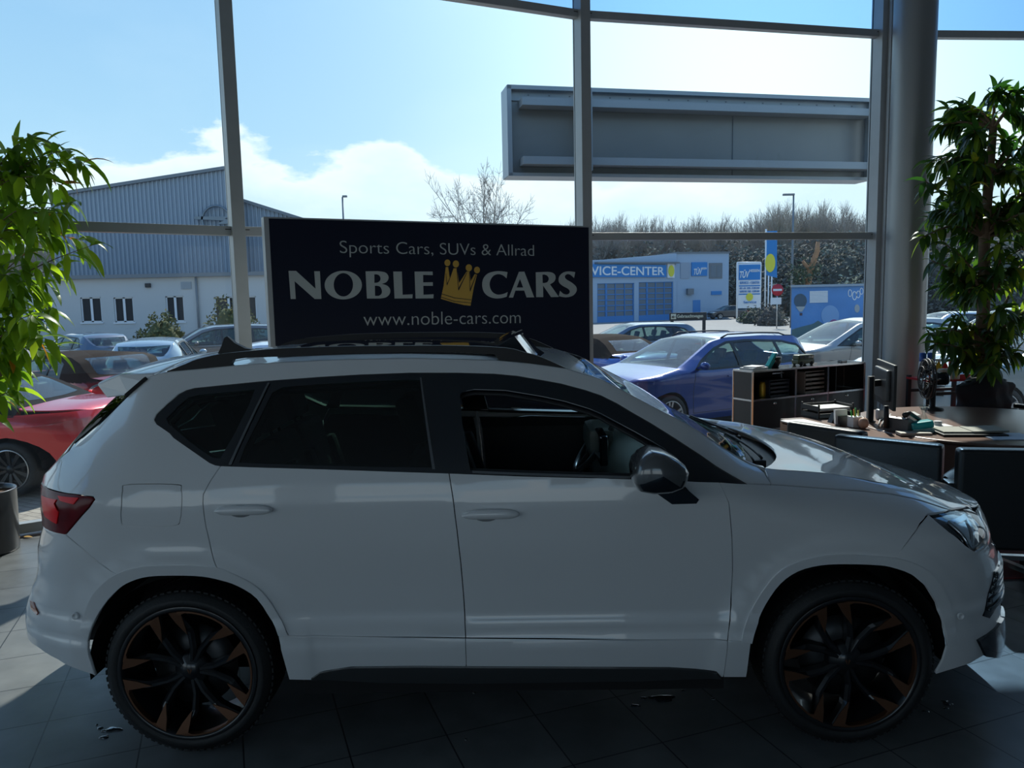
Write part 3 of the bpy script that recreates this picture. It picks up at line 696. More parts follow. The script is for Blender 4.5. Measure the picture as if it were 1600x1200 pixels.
# the bonnet's rear edge sweeps back towards the middle
hb = lambda k: .20 * (1 - abs(k) ** 2.6)
x_hc = xe[1195]
hood = lidloop(x_hc, xh1, 0, hb, None, 40)
mb = MB(); panel(mb, sf, [hood], lid=True, gap=.001, skirt=.012, grid=(.05, .05))
hs = Q(*HOODLINE[::-1]) + [p for p in ring_from_px(1195, 1485)]
hs = Q((1206, 757)) + Q(*HOODLINE[1:]) + Q((1500, 793.8), (1512, 792)) + [(ulf + .0, ztop(ulf) - .010)] + [(u, ztop(u) - .001) for u in np.linspace(ulf, Q((1505, 789))[0][0], 4)] + ring_from_px(1195, 1500)[::-1]
cpart(build_n(mb, 'bonnet', M_white, car)); panel_pair('bonnet_flank', M_white, car, sf, [[hs]], gap=.0016, fin=cpart)
cowl = lidloop(x_cowl - .06, x_hc - .001, .01, bow(.05), lambda k: hb(k) * .55 + .02)
mb = MB(); panel(mb, sf, [lidloop(x_cowl - .10, x_hc + .03, .03, bow(.12), bow(.22))], lid=True, gap=0, off=-.035, skirt=.02, grid=(.05, .05)); cpart(build_n(mb, 'scuttle_panel', M_blk, car))
# rear screen with black side fins
rs = lidloop(x_tail + .01, x_sp - .01, .05); 
mb = MB(); panel(mb, sf, [rs], lid=True, gap=0, skirt=.004, grid=(.05, .05)); cpart(build_n(mb, 'rear_window', glass('rear_privacy_glass', (.03, .045, .045), .3, edge=.15), car))
mb = MB(); panel(mb, sf, [lidloop(x_tail, x_sp, .003), lidloop(x_tail + .05, x_sp - .06, .09)], lid=True, gap=0, off=-.004, skirt=.01, grid=(.04, .04)); cpart(build_n(mb, 'screen_surround', M_gloss, car))
x_te = sf.P(ur, sf.ring(ur))[0]
mb = MB(); panel(mb, sf, [lidloop(float(x_te) + .004, x_tail, 0)], lid=True, gap=.001, skirt=.01, grid=(.04, .05)); cpart(build_n(mb, 'tailgate_upper', M_white, car))
# spoiler: closed shell from the roof edge to the tip
def plane_pt(px, py, Y):
    d = lray(px, py); t = (Y - CO[1]) / d[1]; return np.array([CO[0] + d[0] * t, Y, CO[2] + d[2] * t])
secs = []
tt = plane_pt(152.5, 599, -.57); tb = plane_pt(153, 603, -.57); ub = plane_pt(170, 621, -.58); sb = plane_pt(200, 617, -.625); stp = plane_pt(229, 590.5, -.637); st2 = plane_pt(189, 585, -.58)
yy = np.linspace(-1, 1, 25)
V = []
for k in yy:
    a = abs(k); bow_ = -.035 * (1 - a ** 2.5); cr = .028 * (1 - a ** 2.2)
    Y = lambda q: k * abs(q[1])
    xr0 = stp[0] + .03
    row = [(xr0, k * .637, float(sf.T(xr0, k * .636)) + .004), (st2[0] + bow_ * .5, k * .60, st2[2] + cr + .004 * (1 - a)), (tt[0] + bow_, k * (.60 - .03 * a ** 4), tt[2] + cr), (tb[0] + bow_, k * (.60 - .03 * a ** 4), tb[2] + cr), (ub[0] + bow_ * .6, k * .595, ub[2] + cr * .8), (sb[0] - .0, k * .625, sb[2] + cr * .3), (stp[0] + .03, k * .632, stp[2] - .03)]
    V += row
n = 7; m_ = len(yy)
Fc = [(i * n + j, (i + 1) * n + j, (i + 1) * n + (j + 1) % n, i * n + (j + 1) % n) for i in range(m_ - 1) for j in range(n)] + [tuple(range(n)), tuple((m_ - 1) * n + j for j in range(n))[::-1]]
mb = MB(); mb.add(V, Fc); o = fixn(cpart(mb.build('spoiler', M_white, car)))
md = o.modifiers.new('b', 'BEVEL'); md.width = .006; md.segments = 2; md.limit_method = 'ANGLE'; md.angle_limit = R_(25)
for p in o.data.polygons: p.use_smooth = len(p.vertices) == 4 and abs(p.normal.x) < .3
for s in (1, -1): mb = MB(); mb.bar((stp[0] + .004, s * (.648), stp[2]), (sb[0] + .002, s * .645, sb[2]), .012, .014); cpart(mb.build('spoiler_seam', M_matt, car))
# roof rails
RT = [(262, 579.5), (290, 568.8), (309, 561), (346, 552.8), (384, 549), (440, 544.4), (540, 541), (640, 540), (715, 540), (790, 543.5), (820, 550.6), (846, 558), (882, 574)]
RB = [(262, 581), (290, 579), (330, 575.5), (361, 570.8), (365, 562), (384, 559), (440, 557), (540, 552.5), (640, 550.3), (715, 551), (773, 553.6), (779, 562), (827, 567), (884, 575.2)]
rail = [tuple(plane_pt(px, py, -.63)[[0, 2]]) for px, py in spline(RT, 3) + spline(RB, 1)[::-1]]
for s in (-1, 1):
    mb = MB(); mb.prism(rail, lambda a, b, d: (a, s * d, b), .605, .635); o = fixn(cpart(mb.build('roof_rail', mat('rail_black', (.006, .006, .008), .38, spec=.25), car)))
    md = o.modifiers.new('b', 'BEVEL'); md.width = .004; md.segments = 2; md.limit_method = 'ANGLE'
# antenna fin, wind deflector
fb_ = plane_pt(372, 549.5, 0.0)
mb = MB(); mb.prism([(-.10, -.02), (.17, -.02), (.10, .008), (.04, .018), (-.01, .045), (-.045, .078), (-.06, .072), (-.075, .03), (-.09, .0)], lambda a, b, d: (fb_[0] + a, d * (1 - b * 6), float(fb_[2]) + b), -.022, .022)
o = fixn(cpart(mb.build('roof_antenna', MATS['rail_black'], car))); md = o.modifiers.new('b', 'BEVEL'); md.width = .004; md.segments = 2
dA, dB, dC, dD = plane_pt(768, 541, -.30), plane_pt(815, 521.5, -.25), plane_pt(830, 550, -.30), plane_pt(843, 553, -.30)
mb = MB(); V = []
ks = np.linspace(-1, 1, 13)
for k in ks:
    b = .04 * (1 - k * k); V += [(dA[0] - .02 + b, k * .50, dA[2] - .02), (dB[0] - .06 + b, k * .47, dB[2] - .012), (dB[0] - .03 + b, k * .47, dB[2]), (dC[0] + b, k * .49, dC[2] - .015)]
Fc = [(i * 4 + j, (i + 1) * 4 + j, (i + 1) * 4 + (j + 1) % 4, i * 4 + (j + 1) % 4) for i in range(12) for j in range(4)] + [(0, 1, 2, 3), (51, 50, 49, 48)]
mb.add(V, Fc); fixn(cpart(mb.build('wind_deflector', M_gloss, car)))
# door handles
for (pa, pb) in (((338, 796), (427, 797)), ((722, 803), (811, 803))):
    a = hit(*pa, sf.Wt); b = hit(*pb, sf.Wt)
    for s in (1, -1):
        mb = MB(); L = b[0] - a[0]; zc = (a[2] + b[2]) / 2; yo = -(a[1] + b[1]) / 2
        prof = []
        n = 16
        V = []
        for i in range(n + 1):
            t = i / n; h_ = .019 * (1 - abs(2 * t - 1) ** 5 * .75); d_ = .030 * math.sin(math.pi * min(max(t * 1.0, .04), .96)) ** .35; dz = .004 * math.sin(math.pi * t)
            for j in range(10):
                A = 2 * math.pi * j / 10; V.append((a[0] + L * t, -s * (yo + .003 + d_ * .6 + .014 * math.cos(A)), zc + dz + h_ * math.sin(A)))
        Fc = [(i * 10 + j, i * 10 + (j + 1) % 10, (i + 1) * 10 + (j + 1) % 10, (i + 1) * 10 + j) for i in range(n) for j in range(10)] + [tuple(range(10)), tuple(n * 10 + j for j in range(10))]
        mb.add(V, Fc, True); o = fixn(cpart(mb.build('door_handle', M_white, car)))
        mb = MB(); mb.sphere((a[0] + L * .42, -s * (yo - .004), zc - .006), (.052, .009, .026), 16); mb.build('handle_cup', mat('handle_cup', (.25, .26, .27), .4, coat=.6), o)
# parking sensors
for px, py in ((120, 961), (1499, 961)):
    h_ = hit(px, py, sf.Wt)
    for s in (1, -1):
        mb = MB(); mb.lathe([(.0, .0), (.009, .0), (.010, -.002), (.014, -.001), (.015, .004)], 18, c=(h_[0], 0, h_[2]), axis='y'); 
        mb.v = [(x, s * (y + h_[1] - .012), z) for x, y, z in mb.v]; o = fixn(cpart(mb.build('parking_sensor', M_white2, car)))
# rear reflector
rf = Q((50, 940), (56, 946), (61, 960), (57, 960), (52, 950))
o = panel_pair('reflector', mat('orange_reflector', (.35, .08, .03), .2, coat=1), car, sf, [[Q((49, 938), (54, 941), (61, 958), (59, 961), (50, 950))]], off=.006, gap=0, skirt=.005, grid=(.02, .02), fin=cpart)[0]
# mirror
def mir(s):
    root_ = []
    prof = [(986, 733), (990, 720), (1001, 708), (1016, 701), (1034, 703), (1054, 713), (1067, 723), (1072, 731), (1070, 744), (1064, 757), (1045, 764), (1015, 766), (994, 762), (988, 750)]
    P = [plane_pt(px, py, -1.06) for px, py in prof]; c = sum(P) / len(P)
    V = []; n = len(P)
    for (k, dy) in ((.0, -.105), (.72, -.103), (.92, -.082), (1.0, -.03), (1.0, .05), (.96, .09), (.84, .115), (.0, .12)):
        for p in P: q = c + (p - c) * (k if k > 0 else .001); V.append((q[0], s * -1 * (q[1] + dy), q[2]) if s > 0 else (q[0], q[1] + dy, q[2]))
    Fc = [(i * n + j, i * n + (j + 1) % n, (i + 1) * n + (j + 1) % n, (i + 1) * n + j) for i in range(7) for j in range(n)]
    mb = MB(); mb.add(V, Fc, True)
    zc = float(plane_pt(1028, 739, -1.06)[2])
    mb.mi = [0 if np.mean([V[i][2] for i in f]) > zc - .004 else 1 for f in Fc]
    o = fixn(cpart(mb.build('mirror', [M_carbon, M_gloss], car, label='dark grey door mirror')))
    a, b = plane_pt(1045, 762, -.98), plane_pt(1075, 775, -.90)
    sg = -1 if s > 0 else 1
    mb = MB(); mb.prism([tuple(plane_pt(px, py, -.95)[[0, 2]]) for px, py in ((1018, 760), (1060, 755), (1068, 757), (1083, 770), (1079, 776), (1042, 777))], lambda x, z, d: (x, sg * d * (1 if sg < 0 else 1) if False else (-d if s < 0 else d), z), .885, 1.05)
    fixn(mb.build('mirror_foot', M_gloss, o))
mir(-1); mir(1)
# wipers on the scuttle
mb = MB()
for (y0_, y1_) in ((-.56, .05), (.05, .56)):
    P = []
    for t in np.linspace(0, 1, 8):
        y = y0_ + (y1_ - y0_) * t; x = x_cowl + .03 - .03 * t + .12 * (1 - (y / .75) ** 2); P.append((x, y, float(sf.T(x, y)) - .006))
    mb.tube(P, .005, 6); mb.tube([(p[0] + .03 * (1 - i / 7) + .005, p[1], p[2] + .01) for i, p in enumerate(P)], .006, 6)
    mb.box((P[0][0] - .0, P[0][1] - .02, P[0][2] - .03), (P[0][0] + .05, P[0][1] + .02, P[0][2] + .004), bev=.006)
cpart(mb.build('wiper', M_blk, car))
# wheels
for cx in (0, 2.631):
    for s in (-1, 1):
        w_ = wheel_parts(car, 'wheel', (cx, s * YW, .34), .337, .275, .235, s, True, M_rub, M_rimb, M_cop); w_.location = Vector((cx, s * .895 + YW, .34))
# cabin
mb = MB()
def seat(mb, x, y, w=.50):
    mb.box((x - .05, y - w / 2, .46), (x + .50, y + w / 2, .66), bev=.05)
    M = Matrix.Translation((x, y, .62)) @ Matrix.Rotation(R_(-17), 4, 'Y')
    mb.box((-.07, -w / 2 + .02, 0), (.07, w / 2 - .02, .56), M, bev=.05); mb.box((-.02, -w / 2, .08), (.11, -w / 2 + .09, .42), M, bev=.03); mb.box((-.02, w / 2 - .09, .08), (.11, w / 2, .42), M, bev=.03)
    mb.box((-.06, -.13, .58), (.05, .13, .80), M, bev=.04); mb.bar(M @ Vector((0, -.06, .5)), M @ Vector((0, -.06, .62)), .012); mb.bar(M @ Vector((0, .06, .5)), M @ Vector((0, .06, .62)), .012)
for y in (-.37, .37): 
    mb = MB(); seat(mb, 1.08, y); cpart(mb.build('seat', M_seat, car))
mb = MB(); seat(mb, .28, -.4, .46); seat(mb, .28, .4, .46); seat(mb, .28, 0, .34); cpart(mb.build('rear_bench', M_seat, car))
mb = MB(); V = []
for y in np.linspace(-.74, .74, 13):
    k = 1 - (y / .74) ** 2; V += [(1.74 - .02 * k, y, .70), (1.77 - .03 * k, y, .96), (1.84, y, 1.04 + .02 * k), (2.05 + .08 * k, y, 1.02), (2.1, y, .7)]
mb.add(V, [(i * 5 + j, (i + 1) * 5 + j, (i + 1) * 5 + (j + 1) % 5, i * 5 + (j + 1) % 5) for i in range(12) for j in range(5)], True)
mb.box((1.70, .18, .96), (1.84, .56, 1.11), bev=.04); fixn(cpart(mb.build('dashboard', M_dash, car)))
# right-hand drive does not apply: the wheel seen through the near window sits on the far (left) side
sw = plane_pt(930, 692, .36)
Mw = Matrix.Translation((float(sw[0]), .36, float(sw[2]))) @ Matrix.Rotation(R_(-54), 4, 'Y')
mb = MB(); mb.tube([Mw @ Vector((.185 * math.cos(a), .185 * math.sin(a), 0)) for a in np.linspace(0, 2 * math.pi, 33)], .016, 8, caps=False)
mb.box((-.07, -.06, -.03), (.07, .06, .02), Mw, bev=.02); mb.bar(Mw @ Vector((0, -.18, 0)), Mw @ Vector((0, .18, 0)), .03, .015); mb.bar(Mw @ Vector((0, 0, 0)), Mw @ Vector((-.18, 0, 0)), .03, .015); mb.bar(Mw @ Vector((0, 0, -.02)), Mw @ Vector((0, 0, -.22)), .06)
SW = cpart(mb.build('steering_wheel', mat('wheel_leather', (.06, .068, .072), .3, coat=.4), car))
mb = MB(); mb.box((1.73, -.12, .98), (1.77, .14, 1.13), bev=.01); cpart(mb.build('screen_display', M_gloss, car))
mb = MB(); panel(mb, sf, [lidloop(x_sp, x_ws, .04)], lid=True, off=-.04, gap=0, skirt=.005, grid=(.1, .1)); cpart(build_n(mb, 'headliner', mat('headliner', (.06, .065, .07), .8), car))
# ------------------------------------------------------------------ other cars
def zg(y): return -.35 - .0075 * (y - 6)
STY = {
 'hatch': dict(H=1.47, ze=[(-2.15, .98), (-2.02, 1.08), (-1.72, 1.33), (-1.55, 1.395), (-.9, 1.42), (-.1, 1.42), (.25, 1.37), (.6, 1.20), (1.05, .985), (1.35, .93), (1.8, .86), (2.05, .77), (2.15, .70)],
   dlo=[(-1.62, 1.06), (-1.45, 1.27), (-1.2, 1.335), (-.5, 1.365), (-.05, 1.355), (.25, 1.27), (.62, 1.08), (.80, .96), (.5, .95), (-.5, .955), (-1.3, .98)], cuts=(-1.05, -.12), ws=(.05, 1.03), rw=(-2.0, -1.72), div=[(-1.12, -1.16), (-.16, -.12)], bel=.95),
 'suv': dict(H=1.56, ze=[(-2.15, 1.05), (-2.05, 1.12), (-1.80, 1.38), (-1.65, 1.47), (-.9, 1.51), (-.1, 1.51), (.25, 1.45), (.6, 1.28), (1.05, 1.06), (1.35, 1.01), (1.8, .95), (2.05, .86), (2.15, .78)],
   dlo=[(-1.72, 1.12), (-1.55, 1.33), (-1.3, 1.40), (-.5, 1.45), (-.05, 1.435), (.25, 1.35), (.62, 1.16), (.80, 1.04), (.5, 1.03), (-.5, 1.03), (-1.3, 1.05)], cuts=(-1.05, -.12), ws=(.05, 1.03), rw=(-2.05, -1.75), div=[(-1.12, -1.16), (-.16, -.12)], bel=1.03),
 'mpv': dict(H=1.63, ze=[(-2.15, 1.1), (-2.08, 1.25), (-1.95, 1.48), (-1.75, 1.55), (-.9, 1.59), (.1, 1.57), (.5, 1.49), (.9, 1.28), (1.35, 1.03), (1.6, .98), (1.85, .93), (2.05, .84), (2.15, .76)],
   dlo=[(-1.85, 1.12), (-1.75, 1.4), (-1.4, 1.47), (-.5, 1.51), (.1, 1.49), (.5, 1.39), (.9, 1.17), (1.15, 1.02), (.5, 1.0), (-.5, 1.0), (-1.6, 1.04)], cuts=(-1.0, -.05), ws=(.3, 1.33), rw=(-2.1, -1.9), div=[(-1.08, -1.12), (-.1, -.06)], bel=1.0),
 'cabrio': dict(H=1.40, ze=[(-2.15, .93), (-2.0, .98), (-1.45, 1.0), (-1.05, 1.22), (-.75, 1.32), (-.3, 1.345), (.15, 1.33), (.35, 1.29), (.65, 1.14), (1.0, .955), (1.35, .90), (1.8, .83), (2.05, .75), (2.15, .68)],
   dlo=[(-.78, .96), (-.74, 1.18), (-.5, 1.27), (.1, 1.275), (.35, 1.20), (.62, 1.04), (.74, .95), (.2, .93), (-.4, .93)], cuts=(-.72, None), ws=(.18, .98), rw=(-1.36, -.98), div=[(-.45, -.42)], bel=.93),
 'mini': dict(H=1.41, ze=[(-2.15, .92), (-2.05, .97), (-1.85, 1.0), (-1.62, 1.27), (-1.3, 1.345), (-.3, 1.36), (.25, 1.345), (.4, 1.30), (.7, 1.10), (.9, .985), (1.35, .93), (1.8, .86), (2.05, .76), (2.15, .68)],
   dlo=[(-1.1, .96), (-1.05, 1.22), (-.8, 1.285), (.1, 1.29), (.38, 1.22), (.6, 1.04), (.68, .95), (.2, .93), (-.4, .93)], cuts=(-.85, None), ws=(.28, .88), rw=(-1.84, -1.52), div=[(-.55, -.52)], bel=.93)}
M_dg = mat('dark_seal', (.008, .009, .010), .4)
G_car = glass('car_glass', (.42, .55, .52), 1.5); G_car2 = glass('car_screen_glass', (.50, .64, .62), 2.2)
M_alloy = mat('alloy_rim', (.45, .46, .47), .3, metal=.9); M_alloyd = mat('dark_alloy_rim', (.03, .031, .033), .3, metal=.5)
M_hl = mat('lamp_clear', (.55, .6, .65), .08, coat=1, metal=.4); M_tl = mat('lamp_red', (.45, .012, .015), .12, coat=1)
def gcar(label, paint, style='hatch', L=4.3, W=1.80, H=None, top=None, rim=None, rr=.22, R=.32, multi=False, clad=None, rails=False, detail=True, cat='car', seatc=None, lip=None):
    st = STY[style]; H = H or st['H']; sx = L / 4.4; sz = H / st['H']; w = W / 2
    X = lambda x: x * sx; Z = lambda z: z * sz
    ze = Fn([(X(a), Z(b)) for a, b in st['ze']], .03, -2.4, 2.4); zs = st['bel'] * sz
    We = Fn([(X(-2.15), w * .80), (X(-1.8), w * .72), (X(-1.3), w * .66), (X(0), w * .655), (X(.3), w * .68), (X(1.0), w * .84), (X(1.5), w * .86), (X(2.15), w * .80)], .1, -2.4, 2.4)
    if style in ('cabrio', 'mini'): We = Fn([(X(-2.15), w * .84), (X(-1.9), w * .86), (X(-1.45), w * .84), (X(-1.05), w * .72), (X(-.7), w * .66), (X(.2), w * .67), (X(.95), w * .83), (X(1.5), w * .86), (X(2.15), w * .80)], .08, -2.4, 2.4)
    bul = Fn([(X(-2.2), .0), (X(-2.0), .045), (X(-1.5), .045), (X(0), .05), (X(.8), .05), (X(1.1), .03), (X(2), .03), (X(2.2), 0)], .1, -2.4, 2.4)
    Wlg = Fn([(.15, w * .92), (.3, w * .965), (.55, w * .97), (zs - .12, w), (zs, w * .985), (zs + .1, w * .95)], .02)
    xrg = Fn([(.15, X(-2.12)), (.35, X(-2.18)), (.6, X(-2.2)), (.75, X(-2.17)), (1.1, X(-2.12)), (1.4, X(-2.1))], .03); xfg = Fn([(.15, X(2.13)), (.35, X(2.19)), (.55, X(2.2)), (.75, X(2.16)), (1.0, X(2.1))], .03)
    g = Surf(Wlg, ze, We, bul, xrg, xfg, X(-1.45), X(1.40), 2.8, 2.5, lambda x: zs - .06 + 0 * x, Fn([(X(-1.5), 1.35), (X(.5), 1.35), (X(1.2), 2.0)]))
    ar, af = X(-1.34), X(1.30); root = empty('car', label=label, cat=cat); ra = R + .05
    ur, uf = g.xcr - g.LR, g.xcf + g.LF; zb = .24
    def arch(cx, r=ra): return [(cx + r * math.cos(a), R + r * math.sin(a)) for a in np.linspace(math.pi + .3, -.3, 15)]
    low = [(ur, zb + .06), (ur + .35, zb)] + arch(ar) + arch(af) + [(uf - .35, zb), (uf, zb + .03)]
    soft = top is not None
    dl = [(X(a), Z(b)) for a, b in st['dlo']]
    mb = MB()
    if soft:
        bel = [(u, g.ring(u)) for u in np.linspace(uf, X(1.0), 14)] + [(X(.78), zs + .01), (X(.2), zs), (dl[0][0] + .02, zs), (X(-1.5) if style == 'cabrio' else X(-1.9), zs + .02)] + [(u, min(g.ring(u), zs + .03)) for u in np.linspace(X(-1.6) if style == 'cabrio' else X(-2.0), ur, 8)]
        panel(mb, g, [low + bel], side='both', gap=0, grid=(.09, .07), res=.06)
    else:
        rg = [(u, g.ring(u)) for u in np.linspace(uf, ur, 60)]
        panel(mb, g, [low + rg, dl], side='both', gap=0, grid=(.09, .07), res=.06)
    xa, xb = X(st['ws'][0]), X(st['ws'][1]); ra_, rb_ = X(st['rw'][0]), X(st['rw'][1])
    def lid(a, b, ins=0, fa=None, fb=None, n=16):
        fa = fa or (lambda k: 0); fb = fb or (lambda k: 0); Lp = []
        for k in np.linspace(1, -1, 13): Lp.append((a + fa(k), k * (float(g.H(a + fa(k))) - ins)))
        for x in np.linspace(a + fa(-1), b + fb(-1), n)[1:-1]: Lp.append((x, -(float(g.H(x)) - ins)))
        for k in np.linspace(-1, 1, 13): Lp.append((b + fb(k), k * (float(g.H(b + fb(k))) - ins)))
        for x in np.linspace(b + fb(1), a + fa(1), n)[1:-1]: Lp.append((x, float(g.H(x)) - ins))
        return Lp
    xe1 = float(g.P(uf, g.ring(uf))[0]) - .004; xe0 = float(g.P(ur, g.ring(ur))[0]) + .004
    bw = lambda k: .07 * (1 - k * k); nb = lambda k: -.07 * (1 - k * k)
    P = lambda *a, **k: panel(*a, lid=True, gap=k.pop('gap', .002), grid=(.1, .1), res=.07, **k)
    P(mb, g, [lid(xb, xe1, 0, bw)])
    if not soft: P(mb, g, [lid(rb_, xa, 0, nb, bw)]); P(mb, g, [lid(xe0, ra_, 0, None, nb)])
    else: P(mb, g, [lid(xe0, X(-1.42) if style == 'cabrio' else X(-1.86), 0, None, nb)])
    if not soft:
        for s in (1, -1):                        # rear pillars of the lid
            xs_ = np.linspace(ra_, rb_, 8); P(mb, g, [[(x, s * float(g.H(x))) for x in xs_] + [(x, s * (float(g.H(x)) - .06)) for x in xs_[::-1]]], gap=0)
    for s in (1, -1):
        xs_ = np.linspace(xa, xb, 10); P(mb, g, [[(x, s * float(g.H(x))) for x in xs_] + [(x, s * (float(g.H(x)) - .045)) for x in xs_[::-1]]], gap=0)
    o = build_n(mb, 'body', [paint], root)
    if soft:
        mb = MB(); x0s = X(-1.42) if style == 'cabrio' else X(-1.86)
        P(mb, g, [lid(x0s, xa, 0, nb, bw), lid(ra_ + .02, rb_ + .05, .17, nb, nb)])
        top_l = [(x, zs + .0) for x in (x0s,)] + [(u, g.ring(u)) for u in np.linspace(max(x0s, ur + .05), xa + .02, 24)] + [(xa + .02, dl[4][1] + .02)] + [dl[3], dl[2], dl[1], dl[0], (dl[0][0] + .02, zs)]
        panel(mb, g, [top_l], side='both', gap=0, grid=(.08, .08), res=.05)
        build_n(mb, 'soft_top', top, root, label='fabric folding roof')
    M2 = G_car if True else None
    mb = MB(); P(mb, g, [lid(xa, xb, .04, bw, bw)], skirt=0); build_n(mb, 'windscreen', G_car2, root)
    mb = MB(); P(mb, g, [lid(ra_ + (.02 if soft else 0), rb_ + (.05 if soft else 0), .17 if soft else .055, nb, nb)], skirt=0); build_n(mb, 'rear_window', G_car2, root)
    for sd in ('near', 'far'):
        mb = MB(); panel(mb, g, [dl], side=sd, off=-.01, gap=-.004, skirt=0, grid=(.12, .12), res=.08); build_n(mb, 'side_window', G_car, root)
    for sd in ('near', 'far'):
        mb = MB(); panel(mb, g, [shrink(dl, -.012), shrink(dl, .022)], side=sd, off=.002, gap=0, skirt=.01, grid=None, res=.06)
        for (a, b) in st['div']:
            za = np.interp(a * sx, [p[0] for p in dl[:6]], [p[1] for p in dl[:6]]); panel(mb, g, [[(X(a) - .035, zs), (X(a) + .045, zs), (X(a) + .045, za), (X(a) - .02, za)]], side=sd, off=.002, gap=0, skirt=.01, grid=None, res=.06)
        build_n(mb, 'window_frame', M_dg, root)
    # shut lines
    c0, c1 = st['cuts']; zlo = .34
    def strip(pts, wd=.004):
        a = [(p[0] - wd, p[1]) for p in pts]; b = [(p[0] + wd, p[1]) for p in pts[::-1]]; panel_pair('shut_line', M_dg, root, g, [[a + b]], off=.0015, gap=0, skirt=0, grid=None, res=.06)
    strip([(X(c0), zs - .01), (X(c0) - .02, zs * .75), (X(c0) + .1, .62), (X(c0) + .16, zlo)])
    if c1 is not None: strip([(X(c1), zs - .01), (X(c1) + .03, zlo)])
    strip([(X(.82), zs - .01), (X(.86), .7), (X(.84), zlo)])
    a, b = X(c0) + .2, X(.84); panel_pair('shut_line', M_dg, root, g, [[[(a, zlo - .006), (b, zlo - .006), (b, zlo), (a, zlo)]]], off=.0015, gap=0, skirt=0, grid=None, res=.1)
    # sill and bumpers in dark plastic, inner hull
    mb = MB(); mb.box((ar + ra, -w * .9, .16), (af - ra, w * .9, .42)); mb.box((X(-1.95), -w * .7, .22), (X(1.95), w * .7, .40)); mb.box((ar - ra - .1, -w * .55, .3), (ar + ra, w * .55, .75)); mb.box((af - ra, -w * .5, .3), (af + ra, w * .5, .72)); mb.box((ar, -w * .85, .38), (af - .3, w * .85, .48))
    for cx in (ar, af):
        n = 12
        for s in (1, -1):
            V = []
            for i in range(n + 1):
                a = math.pi * i / n; V += [(cx + (ra + .01) * math.cos(a), s * w * .96, R + (ra + .01) * math.sin(a)), (cx + (ra + .01) * math.cos(a), s * w * .5, R + (ra + .01) * math.sin(a))]
            mb.add(V, [(2 * i, 2 * i + 1, 2 * i + 3, 2 * i + 2) for i in range(n)])
    mb.build('underbody', M_matt, root)
    if clad:
        mb = MB()
        for cx in (ar, af):
            o1 = [(cx + (ra + .06) * math.cos(a), R + (ra + .06) * math.sin(a)) for a in np.linspace(math.pi + .2, -.2, 15)]; i1 = arch(cx)[::-1]; panel(mb, g, [o1 + i1], side='both', off=.008, gap=0, grid=None, res=.06)
        panel(mb, g, [[(ar + ra, .22), (af - ra, .22), (af - ra, .36), (ar + ra, .36)]], side='both', off=.01, gap=0, grid=(.2, .1), res=.1); build_n(mb, 'cladding', clad, root)
    # lamps
    for sd in ('near', 'far'):
        zf = Z(.74) if style != 'mpv' else Z(.84)
        mb = MB(); panel(mb, g, [[(uf - .62, zf + .01), (uf - .18, zf - .10), (uf - .14, zf - .02), (uf - .30, zf + .06)]], side=sd, off=.004, gap=0, grid=(.08, .06), res=.05); build_n(mb, 'head_lamp', M_hl, root)
        zr_ = Z(.80)
        lp = [(ur + .62, zr_ + .02), (ur + .25, zr_ + .08), (ur + .10, zr_ + .06), (ur + .10, zr_ - .06), (ur + .35, zr_ - .08)] if style != 'mini' else [(ur + .30 + .13 * math.cos(a), zr_ - .04 + .15 * math.sin(a)) for a in np.linspace(0, 6.28, 17)[:-1]]
        mb = MB(); panel(mb, g, [lp], side=sd, off=.006, gap=0, grid=(.08, .06), res=.05); o = build_n(mb, 'tail_lamp', M_tl, root)
        if style == 'mini':
            mb = MB(); panel(mb, g, [shrink(lp, -.02), shrink(lp, .012)], side=sd, off=.012, gap=0, grid=None, res=.03); build_n(mb, 'chrome_ring', M_chr, o)
    mb = MB(); panel(mb, g, [[(uf - .3, .5), (uf, .48), (uf, .68), (uf - .3, .66)]], side='both', off=.006, gap=0); build_n(mb, 'grille', M_dg, root)
    mb = MB(); mb.box((X(-2.2) - .02, -.26, .62), (X(-2.2) + .0, .26, .73)); mb.build('number_plate', mat('plate_white', (.7, .7, .7), .5), root)
    for s in (1, -1):
        mb = MB(); mb.sphere((X(.72), s * (w * .98 + .10), zs + .07), (.07, .10, .065), 10); mb.bar((X(.74), s * w * .9, zs + .02), (X(.74), s * (w + .06), zs + .05), .05, .03); mb.build('mirror', paint if not clad else M_dg, root)
        for k in ((X(c0) + .12,) if c1 is None else (X(c0) + .10, X(c1) + .12)):
            mb = MB(); zz = zs - .13; yy = -float(g.P(k, zz)[1]); mb.box((k, s * yy - .018, zz - .012), (k + .17, s * yy + .018, zz + .012), bev=.008); mb.build('door_handle', M_chr if style == 'mini' else paint, root)
    for cx in (ar, af):
        for s in (-1, 1): wheel_parts(root, 'wheel', (cx, s * (w - .015), R), R, rr, .21, s, False, M_rub, rim or M_alloy, lip, style='multi' if multi else '5')
    if detail:
        for x in ((.1, -.75) if style not in ('cabrio', 'mini') else (-.05, -.8)):
            for y in (-.36, .36):
                mb = MB(); mb.box((X(x) - .05, y - .24, .42), (X(x) + .45, y + .24, .58), bev=.04); M = Matrix.Translation((X(x), y, .52)) @ Matrix.Rotation(R_(-15), 4, 'Y')
                mb.box((-.06, -.23, 0), (.06, .23, .52), M, bev=.04); mb.box((-.05, -.12, .54), (.04, .12, .72), M, bev=.03); mb.build('seat', seatc or M_intr, root)
        mb = MB(); mb.box((X(.62), -w * .8, .6), (X(1.0), w * .8, zs - .03), bev=.03); mb.build('dashboard', M_intr, root)
